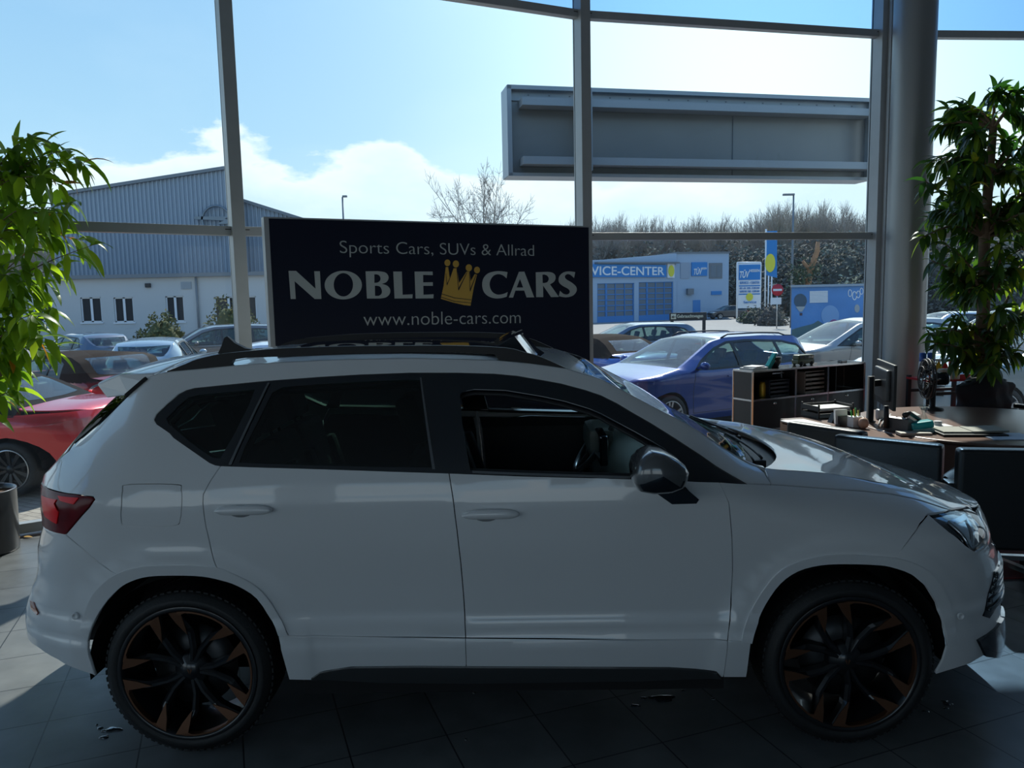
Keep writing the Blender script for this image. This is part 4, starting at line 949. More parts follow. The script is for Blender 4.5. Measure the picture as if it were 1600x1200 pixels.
    if rails:
        for s in (1, -1):
            mb = MB(); Pp = [(x, s * float(g.H(x)) * .97, float(g.ze(x)) + (.045 if X(-1.45) < x < X(-.1) else .005)) for x in np.linspace(X(-1.6), X(.0), 12)]; mb.tube(Pp, .014, 6); mb.build('roof_rail', M_dg, root)
    root['_ar'] = ar; root['_w'] = w; root['_af'] = af
    return root
def put(root, lp, wp, rz):
    c, s = math.cos(rz), math.sin(rz); x, y = lp
    root.rotation_euler = (0, 0, rz); root.location = (wp[0] - (x * c - y * s), wp[1] - (x * s + y * c), zg(wp[1]))
    for k in ('_ar', '_w', '_af'):
        if k in root: del root[k]
def paint(name, c, r=.25): return mat(name, c, r, coat=1, metal=.25)
P_red = paint('bright_red_paint', (.62, .012, .02)); P_dred = paint('dark_red_paint', (.24, .01, .02)); P_blue = paint('blue_paint', (.008, .045, .27)); P_blue2 = paint('mid_blue_paint', (.012, .07, .36))
P_sil = paint('silver_paint', (.45, .48, .50)); P_grey = paint('grey_brown_paint', (.14, .125, .12)); P_whi = paint('plain_white_paint', (.72, .73, .74)); P_pale = paint('pale_blue_paint', (.35, .45, .5)); P_dkb = paint('slate_blue_paint', (.08, .11, .16)); P_beige = paint('beige_silver_paint', (.42, .41, .38)); P_anth = paint('anthracite_paint', (.05, .055, .06))
M_brown = mat('brown_canvas', (.035, .026, .021), .95, noise=(30, .15), spec=.05); M_blackcan = mat('black_canvas', (.02, .02, .022), .95, noise=(30, .15), spec=.1)
pi = math.pi
def wxy(px, py, d): v = at(px, py, d); return (v.x, v.y)
c_ = gcar('bright red convertible with black roof parked just outside, behind the tail of the white SUV', P_red, 'cabrio', L=4.42, W=1.80, top=M_blackcan, rim=M_alloyd, lip=M_alloy, rr=.235, R=.325, multi=True)
put(c_, (c_['_ar'], c_['_w']), wxy(14, 748, 8.7), pi - R_(2))
c_ = gcar('dark red convertible with brown folding roof and round chrome-ringed tail lamp', P_dred, 'mini', L=3.85, W=1.73, top=M_brown, rr=.21, R=.31)
put(c_, (c_['_ar'], c_['_w']), wxy(104, 640, 13.0), pi - R_(30))
c_ = gcar('slate blue hatchback with pale roof parked before the small-windowed white building', P_dkb, 'hatch', L=4.2); put(c_, (0, 0), wxy(130, 530, 25.5), pi - R_(38))
c_ = gcar('grey-brown family car parked in front of the two round bushes', P_grey, 'mpv', L=4.4, H=1.62); put(c_, (0, 0), wxy(338, 530, 26), pi + R_(28))
c_ = gcar('pale blue-silver hatchback seen just above the SUV spoiler', P_pale, 'hatch', L=4.3); put(c_, (0, 0), wxy(248, 560, 19.5), pi - R_(75))
c_ = gcar('white hatchback half hidden behind the dark advertising board', P_whi, 'hatch', L=4.3, H=1.48); put(c_, (0, 0), wxy(402, 560, 15.2), pi + R_(12))
c_ = gcar('large blue estate car with roof rails parked outside behind the bonnet', P_blue, 'suv', L=4.55, W=1.84, H=1.53, rr=.24, R=.33, rails=True); put(c_, (c_['_af'], c_['_w']), wxy(1050, 655, 11.7), pi + R_(30))
c_ = gcar('blue convertible with brown canvas roof behind the blue estate', P_blue2, 'cabrio', L=4.3, top=M_brown); put(c_, (0, 0), wxy(935, 550, 17.6), pi - R_(58))
c_ = gcar('slate hatchback behind the blue convertible, below the direction board', P_dkb, 'hatch', L=4.4); put(c_, (0, 0), wxy(985, 520, 23.5), pi + R_(12))
c_ = gcar('beige silver people carrier parked beyond the blue estate and the painted utility box', P_beige, 'mpv', L=4.5, H=1.62); put(c_, (0, 0), wxy(1345, 540, 18.5), pi + R_(10))
c_ = gcar('anthracite estate car parked at the service workshop', P_anth, 'hatch', L=4.6); put(c_, (0, 0), wxy(1137, 490, 84), pi + R_(14))
c_ = gcar('silver car just outside the glass behind the tall ficus trunk', P_sil, 'hatch', L=4.4); put(c_, (0, 0), wxy(1490, 540, 15.5), pi + R_(20))
c_ = gcar('pale blue high-roofed car beyond the office chair with the jacket', P_pale, 'suv', L=4.4); put(c_, (0, 0), wxy(1620, 560, 13), pi + R_(8))
c_ = gcar('white hatchback in the far row, seen between column and tall ficus', P_whi, 'hatch', L=4.3); put(c_, (0, 0), wxy(1475, 500, 30), pi + R_(5))
c_ = gcar('white van-like car in the far row, beyond the pale blue car', P_whi, 'mpv', L=4.5); put(c_, (0, 0), wxy(1590, 500, 27), pi + R_(5))
# ------------------------------------------------------------------ showroom shell
FAC = [(-10.5, .3), (-8.2, 2.6), (-5.45, 5.0), (-2.45, 7.03), (.80, 8.50), (4.38, 9.32), (8.0, 9.62), (11.0, 9.6)]
HC = 6.3
M_alu = mat('grey_aluminium', (.40, .415, .42), .42, metal=.2, noise=(8, .08)); M_alud = mat('dark_gasket', (.03, .032, .034), .6)
def floor_mat():
    M = mat('slate_tiles', (.05, .055, .06), .33); nt = M.node_tree; b = nt.nodes['Principled BSDF']; tc = nt.nodes['Texture Coordinate']
    mp = nt.nodes.new('ShaderNodeMapping'); mp.inputs['Rotation'].default_value = (0, 0, -R_(20.5)); mp.inputs['Location'].default_value = (-.378 + .398 * 40, -2.94 + .39 * 40, 0)
    nt.links.new(tc.outputs['Object'], mp.inputs[0])
    br = nt.nodes.new('ShaderNodeTexBrick'); br.offset = 0; br.squash = 1; br.inputs['Scale'].default_value = 1; br.inputs['Brick Width'].default_value = .398; br.inputs['Row Height'].default_value = .39
    br.inputs['Mortar Size'].default_value = .0032; br.inputs['Mortar Smooth'].default_value = .1; br.inputs['Bias'].default_value = 0
    br.inputs['Color1'].default_value = (.14, .148, .152, 1); br.inputs['Color2'].default_value = (.185, .192, .196, 1); br.inputs['Mortar'].default_value = (.018, .02, .022, 1)
    nt.links.new(mp.outputs[0], br.inputs['Vector'])
    n = nt.nodes.new('ShaderNodeTexNoise'); n.inputs['Scale'].default_value = 5; n.inputs['Detail'].default_value = 8; nt.links.new(tc.outputs['Object'], n.inputs['Vector'])
    r = nt.nodes.new('ShaderNodeMixRGB'); r.blend_type = 'MULTIPLY'; r.inputs[0].default_value = .7; nt.links.new(br.outputs['Color'], r.inputs[1]); nt.links.new(n.outputs['Fac'], r.inputs[2])
    g = nt.nodes.new('ShaderNodeGamma'); g.inputs[1].default_value = .85; nt.links.new(r.outputs[0], g.inputs[0]); nt.links.new(g.outputs[0], b.inputs['Base Color'])
    n2 = nt.nodes.new('ShaderNodeTexNoise'); n2.inputs['Scale'].default_value = 9; n2.inputs['Detail'].default_value = 6; nt.links.new(tc.outputs['Object'], n2.inputs['Vector'])
    mr = nt.nodes.new('ShaderNodeMapRange'); mr.inputs[3].default_value = .26; mr.inputs[4].default_value = .48; nt.links.new(n2.outputs['Fac'], mr.inputs[0]); nt.links.new(mr.outputs[0], b.inputs['Roughness'])
    ad = nt.nodes.new('ShaderNodeMath'); ad.operation = 'MULTIPLY_ADD'; ad.inputs[1].default_value = -1.2; nt.links.new(br.outputs['Fac'], ad.inputs[0]); nt.links.new(n2.outputs['Fac'], ad.inputs[2])
    bp = nt.nodes.new('ShaderNodeBump'); bp.inputs['Strength'].default_value = .25; bp.inputs['Distance'].default_value = .004; nt.links.new(ad.outputs[0], bp.inputs['Height']); nt.links.new(bp.outputs[0], b.inputs['Normal'])
    return M
front = [(x, y + .12) for x, y in FAC]
mb = MB(); mb.prism(front + [(11, -7), (-10.5, -7)], lambda a, b, d: (a, b, d), -.55, 0); fixn(mb.build('floor', floor_mat(), kind='structure'))
M_wall = mat('wall_plaster', (.34, .39, .43), .8, noise=(3, .05)); M_ceil = mat('ceiling_panels', (.30, .35, .39), .8, noise=(2, .04))
mb = MB(); mb.box((-10.6, -7.1, HC), (11.1, 9.70, HC + .25)); mb.build('ceiling', M_ceil, kind='structure')  # unseen overhang past the curved glass, added to keep sun off the floor
def wallhole(name, a, b, holes, th=.15):
    """upright wall from a to b (plan), holes=(u0,u1,z0,z1)"""
    a, b = Vector((*a, 0)), Vector((*b, 0)); d = (b - a); L = d.length; d.normalize(); nn = Vector((-d.y, d.x, 0)); mb = MB()
    loops = [[(0, 0), (L, 0), (L, HC), (0, HC)]] + [[(u0, z0), (u1, z0), (u1, z1), (u0, z1)] for u0, u1, z0, z1 in holes]
    mb.prism(loops, lambda u, z, t: a + d * u + Vector((0, 0, z)) + nn * t, 0, th); return fixn(mb.build(name, M_wall, kind='structure'))
wallhole('wall_back', (-10.5, -7), (11, -7), [(1.0, 6.2, .7, 4.2), (7.2, 12.0, .7, 4.2)], -.15)
wallhole('wall_left', (-10.5, -7), (-10.5, .3), [(.8, 6.5, .5, 4.4)])
wallhole('wall_right', (11, -7), (11, 9.6), [(13.5, 16.0, .3, 3.5)], -.15)
G_low = glass('lower_pane_glass', (.84, .89, .92), .45, haze=((.55, .70, .90), .0025)); G_mid = glass('upper_pane_glass', (.91, .96, .98), .7); G_top = glass('blue_top_glass', (.55, .74, .93), 1.2)
wn = 1; tn = 1
ZT = [.06, 2.45, 4.75, HC]
for i in range(len(FAC) - 1):
    a, b = Vector((*FAC[i], 0)), Vector((*FAC[i + 1], 0)); d = (b - a).normalized(); nn = Vector((-d.y, d.x, 0)); M = Matrix.Identity(4)
    for k in range(3): M[k][0] = d[k]; M[k][1] = nn[k]; M[k][2] = (0, 0, 1)[k]; M[k][3] = a[k]
    L = (b - a).length
    for j in range(3):
        mb = MB(); mb.box((.02, .045, ZT[j]), (L - .02, .053, ZT[j + 1]), M); mb.build('window_%d' % wn, [G_low, G_mid, G_top][j], kind='structure'); wn += 1
    for z, nm in ((.06, 0), (2.45, 1), (4.75, 1), (HC - .04, 0)):
        mb = MB(); hh = .04
        mb.box((.03, -.06, z - hh), (L - .03, .03, z + hh), M, bev=.004); mb.m(1).box((.03, .03, z - hh + .012), (L - .03, .045, z + hh - .012), M)
        if nm:
            mb.m(1)
            for u in (.05, L - .05 - .06): mb.box((u, -.0625, z + .008), (u + .06, -.0595, z + .016), M)
        mb.build('trim_%d' % tn, [M_alu, M_alud], kind='structure'); tn += 1
for i in range(1, len(FAC) - 1):
    p = Vector((*FAC[i], 0)); d = (Vector((*FAC[i + 1], 0)) - Vector((*FAC[i - 1], 0))).normalized(); nn = Vector((-d.y, d.x, 0)); M = Matrix.Identity(4)
    for k in range(3): M[k][0] = d[k]; M[k][1] = nn[k]; M[k][2] = (0, 0, 1)[k]; M[k][3] = p[k]
    w_ = .055 if i != 5 else .085
    mb = MB(); mb.box((-w_, -.14, 0), (w_, .04, HC), M, bev=.004); mb.m(1).box((-w_ + .01, .04, 0), (w_ - .01, .055, HC), M); mb.m(0).box((-w_, .055, 0), (w_, .075, HC), M)
    mb.build('trim_%d' % tn, [M_alu, M_alud], kind='structure'); tn += 1
cc = at(1417, 400, 8.85)
mb = MB(); mb.lathe([(.222, 0), (.222, HC)], 48, c=(cc.x, cc.y, 0)); mb.lathe([(.23, 0), (.23, .08), (.222, .085)], 48, c=(cc.x, cc.y, 0)); mb.build('column', mat('column_metal', (.30, .31, .31), .38, metal=.4, noise=(1.5, .06)), kind='structure')
fl_ = at(1384, 400, 9.12); mb = MB(); mb.box((fl_.x - .035, fl_.y - .03, 0), (fl_.x + .06, fl_.y + .03, HC)); 
for z in np.arange(1.0, 6, .42): mb.m(1).lathe([(0, -.034), (.012, -.034), (.012, -.03)], 10, c=(fl_.x + .01, fl_.y, z), axis='y')
mb.build('trim_%d' % tn, [M_alu, M_alud], kind='structure'); tn += 1
# ------------------------------------------------------------------ advertising board
bL, bR = at(412, 343, 5.65), at(922, 357, 6.95); zt_ = 2.425; bL.z = bR.z = 0
bd = (bR - bL); BLn = bd.length; bd.normalize(); bn = Vector((-bd.y, bd.x, 0))   # bn points away from the camera
def bpl(px, py, off=0):
    r = Vector(ray(px, py)); o = Vector((0, 0, CH)); t = (bL - bn * off - o).dot(bn) / r.dot(bn); q = o + r * t; return ((q - bL).dot(bd), q.z)
def b3(a, z, d=0): return bL + bd * a - bn * d + Vector((0, 0, z))
board = empty('advertising_board', (0, 0, 0), label='large dark advertising board with NOBLE CARS and a gold crown behind the white SUV', cat='advertising board')
M_navy = mat('navy_print', (.009, .012, .026), .5, spec=.2); M_let = mat('pale_grey_print', (.42, .45, .44), .5); M_gold = mat('gold_print', (.55, .33, .06), .45); M_ink = mat('dark_ink', (.012, .012, .02), .5)
mb = MB(); mb.prism([(.0, .12), (BLn, .12), (BLn, zt_), (0, zt_)], lambda a, b, d: b3(a, b, d), -.10, 0); mb.build('backing', M_alu, board)
fw_ = .035
mb = MB(); mb.prism([(fw_, .15), (BLn - fw_ * .5, .15), (BLn - fw_ * .5, zt_ - .012), (fw_, zt_ - .012)], lambda a, b, d: b3(a, b, d), 0, .003); mb.build('printed_panel', M_navy, board)
for u in (.25, BLn - .25):
    mb = MB(); mb.prism([(u - .03, 0), (u + .03, 0), (u + .03, .14), (u - .03, .14)], lambda a, b, d: b3(a, b, d), -.07, -.03); mb.prism([(u - .04, 0), (u + .04, 0), (u + .04, .02), (u - .04, .02)], lambda a, b, d: b3(a, b, d), -.35, .25); mb.build('foot', M_alu, board)
def c7(P): return [bpl(440 + x / 6.4, 390 + y / 6.4) for x, y in P]
def c8(P): return [bpl(680 + x / 6.667, 390 + y / 6.667) for x, y in P]
GL = [[c7([(68, 213), (143, 213), (338, 392), (325, 217), (381, 217), (396, 494), (330, 494), (128, 315), (140, 494), (90, 494)])],
      [c7(circle(615, 355, 186, 143, 40)), c7(circle(616, 352, 97, 117, 32))],
      [c7([(838, 218), (852, 489), (985, 489)] + spline([(985, 489), (1040, 478), (1077, 445), (1083, 400), (1055, 362), (1000, 342)], 4)[1:] + spline([(1000, 342), (1040, 328), (1064, 298), (1064, 262), (1032, 228), (960, 216)], 4)[1:]),
       c7([(925, 247)] + spline([(945, 247), (972, 256), (988, 285), (980, 315), (955, 331)], 3) + [(926, 333)]), c7([(930, 362)] + spline([(950, 361), (985, 372), (1002, 412), (995, 446), (968, 463)], 3) + [(932, 463)])],
      [c7([(1115, 220), (1200, 220), (1208, 452), (1308, 447), (1305, 487), (1128, 489)])],
      [c7([(1328, 220), (1507, 220), (1509, 256), (1412, 253), (1413, 328), (1509, 326), (1510, 362), (1414, 362), (1416, 452), (1517, 447), (1515, 487), (1338, 489)])],
      [c8([(750, 235), (740, 298)] + spline([(740, 298), (700, 266), (650, 256), (600, 276), (568, 330), (566, 385), (590, 438), (640, 468), (700, 464), (752, 443)], 3)[1:] + [(742, 490)] + spline([(742, 490), (690, 505), (620, 508), (550, 485), (505, 440), (487, 370), (500, 300), (545, 250), (620, 227), (690, 226), (750, 235)], 3)[1:-1])],
      [c8([(870, 232), (925, 230), (1028, 497), (950, 498), (925, 427), (832, 427), (808, 500), (765, 500)]), c8([(880, 305), (914, 395), (845, 395)])],
      [c8([(1045, 237)] + spline([(1130, 233), (1190, 234), (1235, 252), (1251, 290), (1236, 333), (1192, 362)], 3) + [(1285, 493), (1205, 495), (1120, 372), (1122, 495), (1050, 495)]), c8([(1113, 262)] + spline([(1135, 260), (1165, 272), (1181, 303), (1166, 338), (1135, 348)], 3) + [(1116, 348)])],
      [c8([(1455, 235), (1443, 295)] + spline([(1443, 295), (1405, 262), (1372, 256), (1348, 276), (1360, 308), (1420, 345), (1465, 388), (1468, 435), (1430, 480), (1360, 497), (1285, 485)], 3)[1:] + [(1298, 430)] + spline([(1298, 430), (1335, 462), (1378, 466), (1400, 442), (1385, 410), (1322, 375), (1286, 335), (1290, 280), (1330, 240), (1390, 227), (1455, 235)], 3)[1:-1])]]
for g in GL: mb = MB(); mb.prism(g, lambda a, b, d: b3(a, b, d), .002, .006); fixn(mb.build('letter', M_let, board))
mb = MB()
mb.prism(c8([(108, 182), (132, 182), (150, 308), (190, 195), (222, 195), (246, 350), (325, 230), (356, 230), (366, 330), (410, 255), (432, 262), (398, 400), (365, 585), (300, 578), (180, 550), (57, 512), (85, 380)]), lambda a, b, d: b3(a, b, d), .002, .006)
for x, y, r in ((125, 138, 30), (213, 150, 32), (348, 190, 32), (433, 213, 30)): mb.prism(c8(circle(x, y, r, r * 1.15, 18)), lambda a, b, d: b3(a, b, d), .002, .006)
mb.m(1)
for q in ([(66, 458), (200, 500), (372, 520), (372, 526), (198, 507), (66, 465)], [(60, 492), (200, 536), (368, 553), (368, 559), (198, 543), (60, 499)], [(106, 250), (118, 372), (122, 372), (150, 300), (147, 296), (121, 352), (110, 250)], [(218, 200), (238, 424), (243, 424), (330, 240), (325, 238), (241, 400), (224, 200)], [(350, 236), (358, 435), (363, 435), (425, 265), (420, 262), (362, 408), (355, 236)]):
    mb.prism(c8(q), lambda a, b, d: b3(a, b, d), .004, .0075)
fixn(mb.build('crown_emblem', [M_gold, M_ink], board))
def btext(txt, l, r, cap, name):
    (a0, z0), (a1, z1) = bpl(*l), bpl(*r); (at_, zc) = bpl(l[0], l[1] - cap); h = zc - z0
    o = text_obj(name, txt, 1, Matrix.Identity(4), M_let, board, .0015, bold=-.012); w = max(v.co.x for v in o.data.vertices) - min(v.co.x for v in o.data.vertices); x0 = min(v.co.x for v in o.data.vertices)
    sx = math.hypot(a1 - a0, z1 - z0) / w; s = h / .70; an = math.atan2(z1 - z0, a1 - a0)
    for v in o.data.vertices:
        x, y, z = (v.co.x - x0) * sx, v.co.y * s, v.co.z; a = a0 + x * math.cos(an) - y * math.sin(an); b = z0 + x * math.sin(an) + y * math.cos(an); v.co = b3(a, b, .004 + z)
btext('Sports Cars, SUVs & Allrad', (531, 395.5), (834, 400), 20, 'small_lettering'); btext('www.noble-cars.com', (568, 509), (813, 505), 22, 'small_lettering')
# ------------------------------------------------------------------ plants
def leaf(mb, p, d, L, W, droop, roll):
    """pointed leaf from p along d, bending down"""
    d = Vector(d).normalized(); side = d.cross(Vector((0, 0, 1)));
    if side.length < .1: side = Vector((1, 0, 0))
    side.normalize(); side = Matrix.Rotation(roll, 3, d) @ side
    V = []; q = Vector(p); n = 6; dd = d.copy()
    for i in range(n + 1):
        t = i / n; w = W * .5 * (math.sin(math.pi * min(1, t ** .75)) ** .8 if 0 < t < 1 else .02); up = side.cross(dd).normalized()
        V += [q + side * w + up * w * .25, q - up * 0, q - side * w + up * w * .25]
        dd = (dd + Vector((0, 0, -1)) * droop / n).normalized(); q = q + dd * L / n
    Fc = []
    for i in range(n): Fc += [(3 * i, 3 * i + 1, 3 * i + 4, 3 * i + 3), (3 * i + 1, 3 * i + 2, 3 * i + 5, 3 * i + 4)]
    mb.add(V, Fc, True)
def plant(name, label, base, nodes, tips, LL, LW, lm, potr, poth, seed, nl=20, trunk_r=.03, potcol=(.02, .02, .022)):
    rnd = random.Random(seed); root = empty(name, (0, 0, 0), label=label, cat='potted plant'); nodes = [Vector(q) for q in nodes]
    mb = MB(); mb.tube([base + Vector((0, 0, poth * .9))] + nodes, [trunk_r] * 2 + [trunk_r * max(.35, 1 - .12 * i) for i in range(len(nodes) - 1)], 10); 
    mb.tube([base + Vector((.05, .03, poth * .9)), nodes[0] + Vector((.07, .05, 0)), nodes[1] + Vector((.12, .1, 0)), nodes[2] + Vector((.3, .1, .1))], [trunk_r * .7, trunk_r * .65, trunk_r * .5, .01], 8)
    lf = [MB(), MB(), MB()]
    for tp in tips:
        tp = Vector(tp); a = min(nodes, key=lambda q: (q - tp).length + max(0, q.z - tp.z + .15) * 1.2); mid = (a + tp) * .5 + Vector((0, 0, .10)) + Vector([rnd.uniform(-.05, .05) for _ in range(3)])
        pth = [Vector(q) for q in spline([tuple(a), tuple(mid), tuple(tp + Vector((0, 0, .02)))], 6)]; mb.tube(pth, [trunk_r * .28 * (1 - .75 * i / (len(pth) - 1)) for i in range(len(pth))], 5)
        n = nl + rnd.randint(-2, 3)
        for i in range(n):
            t = .30 + .70 * (i + .5) / n; k = t * (len(pth) - 1); i0 = min(int(k), len(pth) - 2); p = pth[i0].lerp(pth[i0 + 1], k - i0); ax = (pth[i0 + 1] - pth[i0]).normalized()
            az = i * 2.4 + rnd.uniform(-.4, .4); u = ax.orthogonal().normalized(); v = ax.cross(u); d = ax * rnd.uniform(.35, .9) + (u * math.cos(az) + v * math.sin(az)) * .8 + Vector((0, 0, rnd.uniform(-.35, .15)))
            b = lf[2 if rnd.random() < .03 else (1 if rnd.random() < .25 else 0)]; leaf(b, p, d, LL * rnd.uniform(.75, 1.15), LW * rnd.uniform(.8, 1.15), rnd.uniform(.6, 2.0), rnd.uniform(-.7, .7))
    mb.build('trunk', mat('plant_bark', (.16, .10, .06), .8, noise=(20, .3), bump=(40, .3)), root)
    for b, m_ in zip(lf, lm):
        if b.v: b.build('foliage', m_, root)
    mb = MB(); b_ = base; mb.lathe([(0, .0), (potr * .93, 0), (potr * .95, .02), (potr, poth - .01), (potr, poth), (potr * .93, poth), (potr * .93, poth - .05)], 36, c=b_); mb.build('planter', mat('planter_' + name, potcol, .35, coat=.5, noise=(12, .25)), root)
    mb = MB(); mb.lathe([(0, poth - .045), (potr * .93, poth - .045)], 24, c=b_); rr = random.Random(3)
    for i in range(90):
        a, q = rr.uniform(0, 6.28), potr * .85 * math.sqrt(rr.random()); mb.sphere((b_.x + q * math.cos(a), b_.y + q * math.sin(a), poth - .035), (.012, .016, .01), 6)
    mb.build('clay_pebbles', mat('clay', (.16, .09, .06), .8, noise=(20, .4)), root); return root
LM = [leafmat('leaf_green', (.05, .12, .015), (.26, .46, .02), .5), leafmat('leaf_light', (.10, .20, .02), (.48, .70, .03), .6), leafmat('leaf_orange', (.5, .2, .02), (.7, .25, .02), .4)]
LM2 = [leafmat('leaf_dark', (.022, .055, .015), (.09, .22, .02), .42), leafmat('leaf_dark_light', (.06, .12, .02), (.32, .50, .03), .5), leafmat('leaf_yellow', (.3, .3, .02), (.5, .5, .03), .5)]
rnd = random.Random(11)
base = atz(-22, 862, 0); base = Vector((base.x, base.y, 0)); dpl = base.y
tipsL = [(55, 226), (40, 258), (78, 232), (100, 245), (125, 258), (138, 268), (70, 285), (20, 285), (98, 300), (112, 325), (80, 335), (105, 345), (150, 392), (128, 385), (88, 385), (50, 400), (20, 370), (5, 330), (92, 430), (75, 455), (40, 450), (10, 440), (84, 490), (55, 500), (15, 500), (30, 480), (72, 540), (45, 555), (85, 560), (10, 560), (30, 590), (5, 610), (22, 620), (-20, 300), (-30, 400), (-30, 500), (-15, 580), (-10, 250), (60, 360), (30, 330)]
plant('potted_ficus', 'sunlit green ficus in a black round planter beside the tail of the white SUV', base, [(base.x - .02, base.y, .9), (base.x + .06, base.y, 1.35), (base.x + .08, base.y - .02, 1.8), (base.x + .14, base.y, 2.25), (base.x + .22, base.y, 2.6)],
      [at(px, py - 6, dpl + rnd.uniform(-.5, .45)) for px, py in tipsL], .22, .062, LM, .232, .47, 5, 17, .022)
pr = at(1530, 640, 7.45); base = Vector((pr.x, 7.45, 0))
tipsR = [(1480, 178), (1500, 172), (1558, 150), (1590, 150), (1468, 205), (1452, 262), (1446, 292), (1500, 225), (1535, 195), (1575, 225), (1605, 195), (1520, 262), (1480, 285), (1550, 285), (1590, 280), (1462, 335), (1500, 335), (1535, 325), (1580, 325), (1440, 380), (1478, 390), (1520, 385), (1560, 388), (1600, 395), (1455, 415), (1495, 425), (1545, 425), (1590, 425), (1475, 455), (1530, 465), (1570, 490), (1450, 530), (1488, 505), (1605, 500), (1560, 545), (1590, 560), (1480, 540), (1462, 545), (1510, 545), (1545, 520), (1450, 350), (1630, 300), (1640, 400), (1625, 500), (1620, 230), (1545, 580), (1515, 300), (1500, 380), (1540, 360)]
for _ in range(34): tipsR.append((rnd.uniform(1470, 1650), rnd.uniform(185, 575)))
plant('potted_ficus', 'tall dark-leaved ficus tree behind the round desk, next to the column', base, [(base.x, base.y, 1.0), at(1532, 545, 7.45), at(1537, 480, 7.45), at(1538, 370, 7.45), at(1545, 280, 7.45), at(1552, 200, 7.45)],
      [at(px, py - 5, 7.45 + rnd.uniform(-.55, .5)) for px, py in tipsR], .20, .055, LM2, .25, .5, 9, 30, .065, (.25, .25, .24))
# ------------------------------------------------------------------ sales desk corner
def frame(o, xd, zrot=None):
    o = Vector(o); xd = Vector((xd[0], xd[1], 0)).normalized(); yd = Vector((-xd.y, xd.x, 0)); M = Matrix.Identity(4)
    for k in range(3): M[k][0] = xd[k]; M[k][1] = yd[k]; M[k][2] = (0, 0, 1)[k]; M[k][3] = o[k]
    return M
M_bp = mat('black_panel', (.012, .013, .015), .3, coat=.3); M_tube = mat('chrome_tube', (.6, .62, .63), .2, metal=1)
sA, sB = at(1176, 578, 8.0), at(1351, 565, 8.78); zt2 = .985; dS = sB - sA; dS.z = 0; LS = dS.length
MS = frame((sA.x, sA.y, 0), dS); DEP = .28
side_ = empty('sideboard', (0, 0, 0), label='low black modular sideboard with chrome tube edges beside the windows', cat='sideboard')
cols = [0, LS * .365, LS * .655, LS]; rows = [.05, .35, .68, zt2]
mb = MB(); 
for x in cols:
    for y in (0, DEP): mb.bar(MS @ Vector((x, y, .05)), MS @ Vector((x, y, zt2)), .019)
for z in rows:
    for y in (0, DEP): mb.bar(MS @ Vector((0, y, z)), MS @ Vector((LS, y, z)), .019)
    for x in cols: mb.bar(MS @ Vector((x, 0, z)), MS @ Vector((x, DEP, z)), .019)
for x in (cols[0], cols[-1]):
    for y in (0, DEP): mb.lathe([(.02, 0), (.02, .04)], 10, c=MS @ Vector((x, y, 0)))
mb.build('tube_frame', M_tube, side_)
mb = MB(); mb.box((.01, .0, zt2 - .004), (LS - .01, DEP, zt2 + .010), MS); mb.build('top_panel', mat('top_panel', (.05, .052, .055), .16, coat=1), side_)
mb = MB(); mb.box((.01, DEP - .012, .06), (LS - .01, DEP - .004, zt2 - .01), MS); mb.box((-.004, .01, .06), (.004, DEP - .01, zt2 - .01), MS); mb.box((LS - .004, .01, .06), (LS + .004, DEP - .01, zt2 - .01), MS)
for x in cols[1:3]: mb.box((x - .004, .01, .06), (x + .004, DEP - .01, zt2 - .01), MS)
for z in rows[1:3]: mb.box((.01, .0, z - .003), (LS - .01, DEP, z + .003), MS)
mb.box(((cols[2] + cols[3]) / 2 - .004, .14, rows[2]), ((cols[2] + cols[3]) / 2 + .004, DEP, zt2), MS)
mb.build('body_panels', M_bp, side_)
for i in range(3):
    for j in range(2):
        mb = MB(); mb.box((cols[i] + .014, -.006, rows[j] + .014), (cols[i + 1] - .014, .002, rows[j + 1] - .014), MS); d_ = mb.build('door', M_bp, side_)
        mb = MB(); c = MS @ Vector(((cols[i] + cols[i + 1]) / 2, -.008, rows[j + 1] - .05)); mb.lathe([(0, -.012), (.016, -.012), (.018, 0)][::-1], 14, c=c, axis='y'); mb.build('knob', M_tube, d_)
def onS(px, y, z=None): # position along the sideboard for a pixel column
    best = min(np.linspace(0, LS, 200), key=lambda u: abs(proj(MS @ Vector((u, y, z if z else zt2)))[0] - px)); return best
def T(name, mb, m, label, cat, group=None): return mb.build(name, m, None, label, cat, group)
def F2(u, y, z, yaw=0): return MS @ Matrix.Translation((u, y, z)) @ Matrix.Rotation(yaw, 4, 'Z')
zs_ = zt2 + .010
mb = MB(); M = F2(onS(1180, .12), .14, zs_, .1); mb.box((-.12, -.09, 0), (.12, .09, .02), M); mb.box((-.10, -.08, .02), (.09, .07, .035), M @ Matrix.Rotation(.2, 4, 'Z')); T('paper_stack', mb, mat('white_paper', (.72, .73, .74), .7), 'loose white papers on top of the black sideboard beside the teal stapler', 'papers')
mb = MB(); M = F2(onS(1202, .12), .14, zs_ + .01) @ Matrix.Rotation(R_(-52), 4, 'Y'); mb.box((0, -.03, 0), (.17, .03, .025), M, bev=.008); mb.box((0, -.03, -.02), (.10, .03, -.004), M, bev=.006); T('stapler', mb, mat('teal_plastic', (.0, .28, .26), .35, coat=.4), 'teal stapler tilted upright on the black sideboard', 'stapler')
mb = MB(); M = F2(onS(1215, .14), .18, zs_); mb.lathe([(0, .0), (.04, 0), (.065, .05), (.07, .11), (.062, .11), (.05, .02), (0, .015)], 20, M=M); T('bowl', mb, mat('dark_ceramic', (.05, .045, .04), .3, coat=.5), 'small dark bowl beside the teal stapler', 'bowl')
vn = empty('toy_van', F2(onS(1258, .12), .15, zs_).translation, math.atan2(dS.y, dS.x), 'olive green toy van on top of the black sideboard', 'toy')
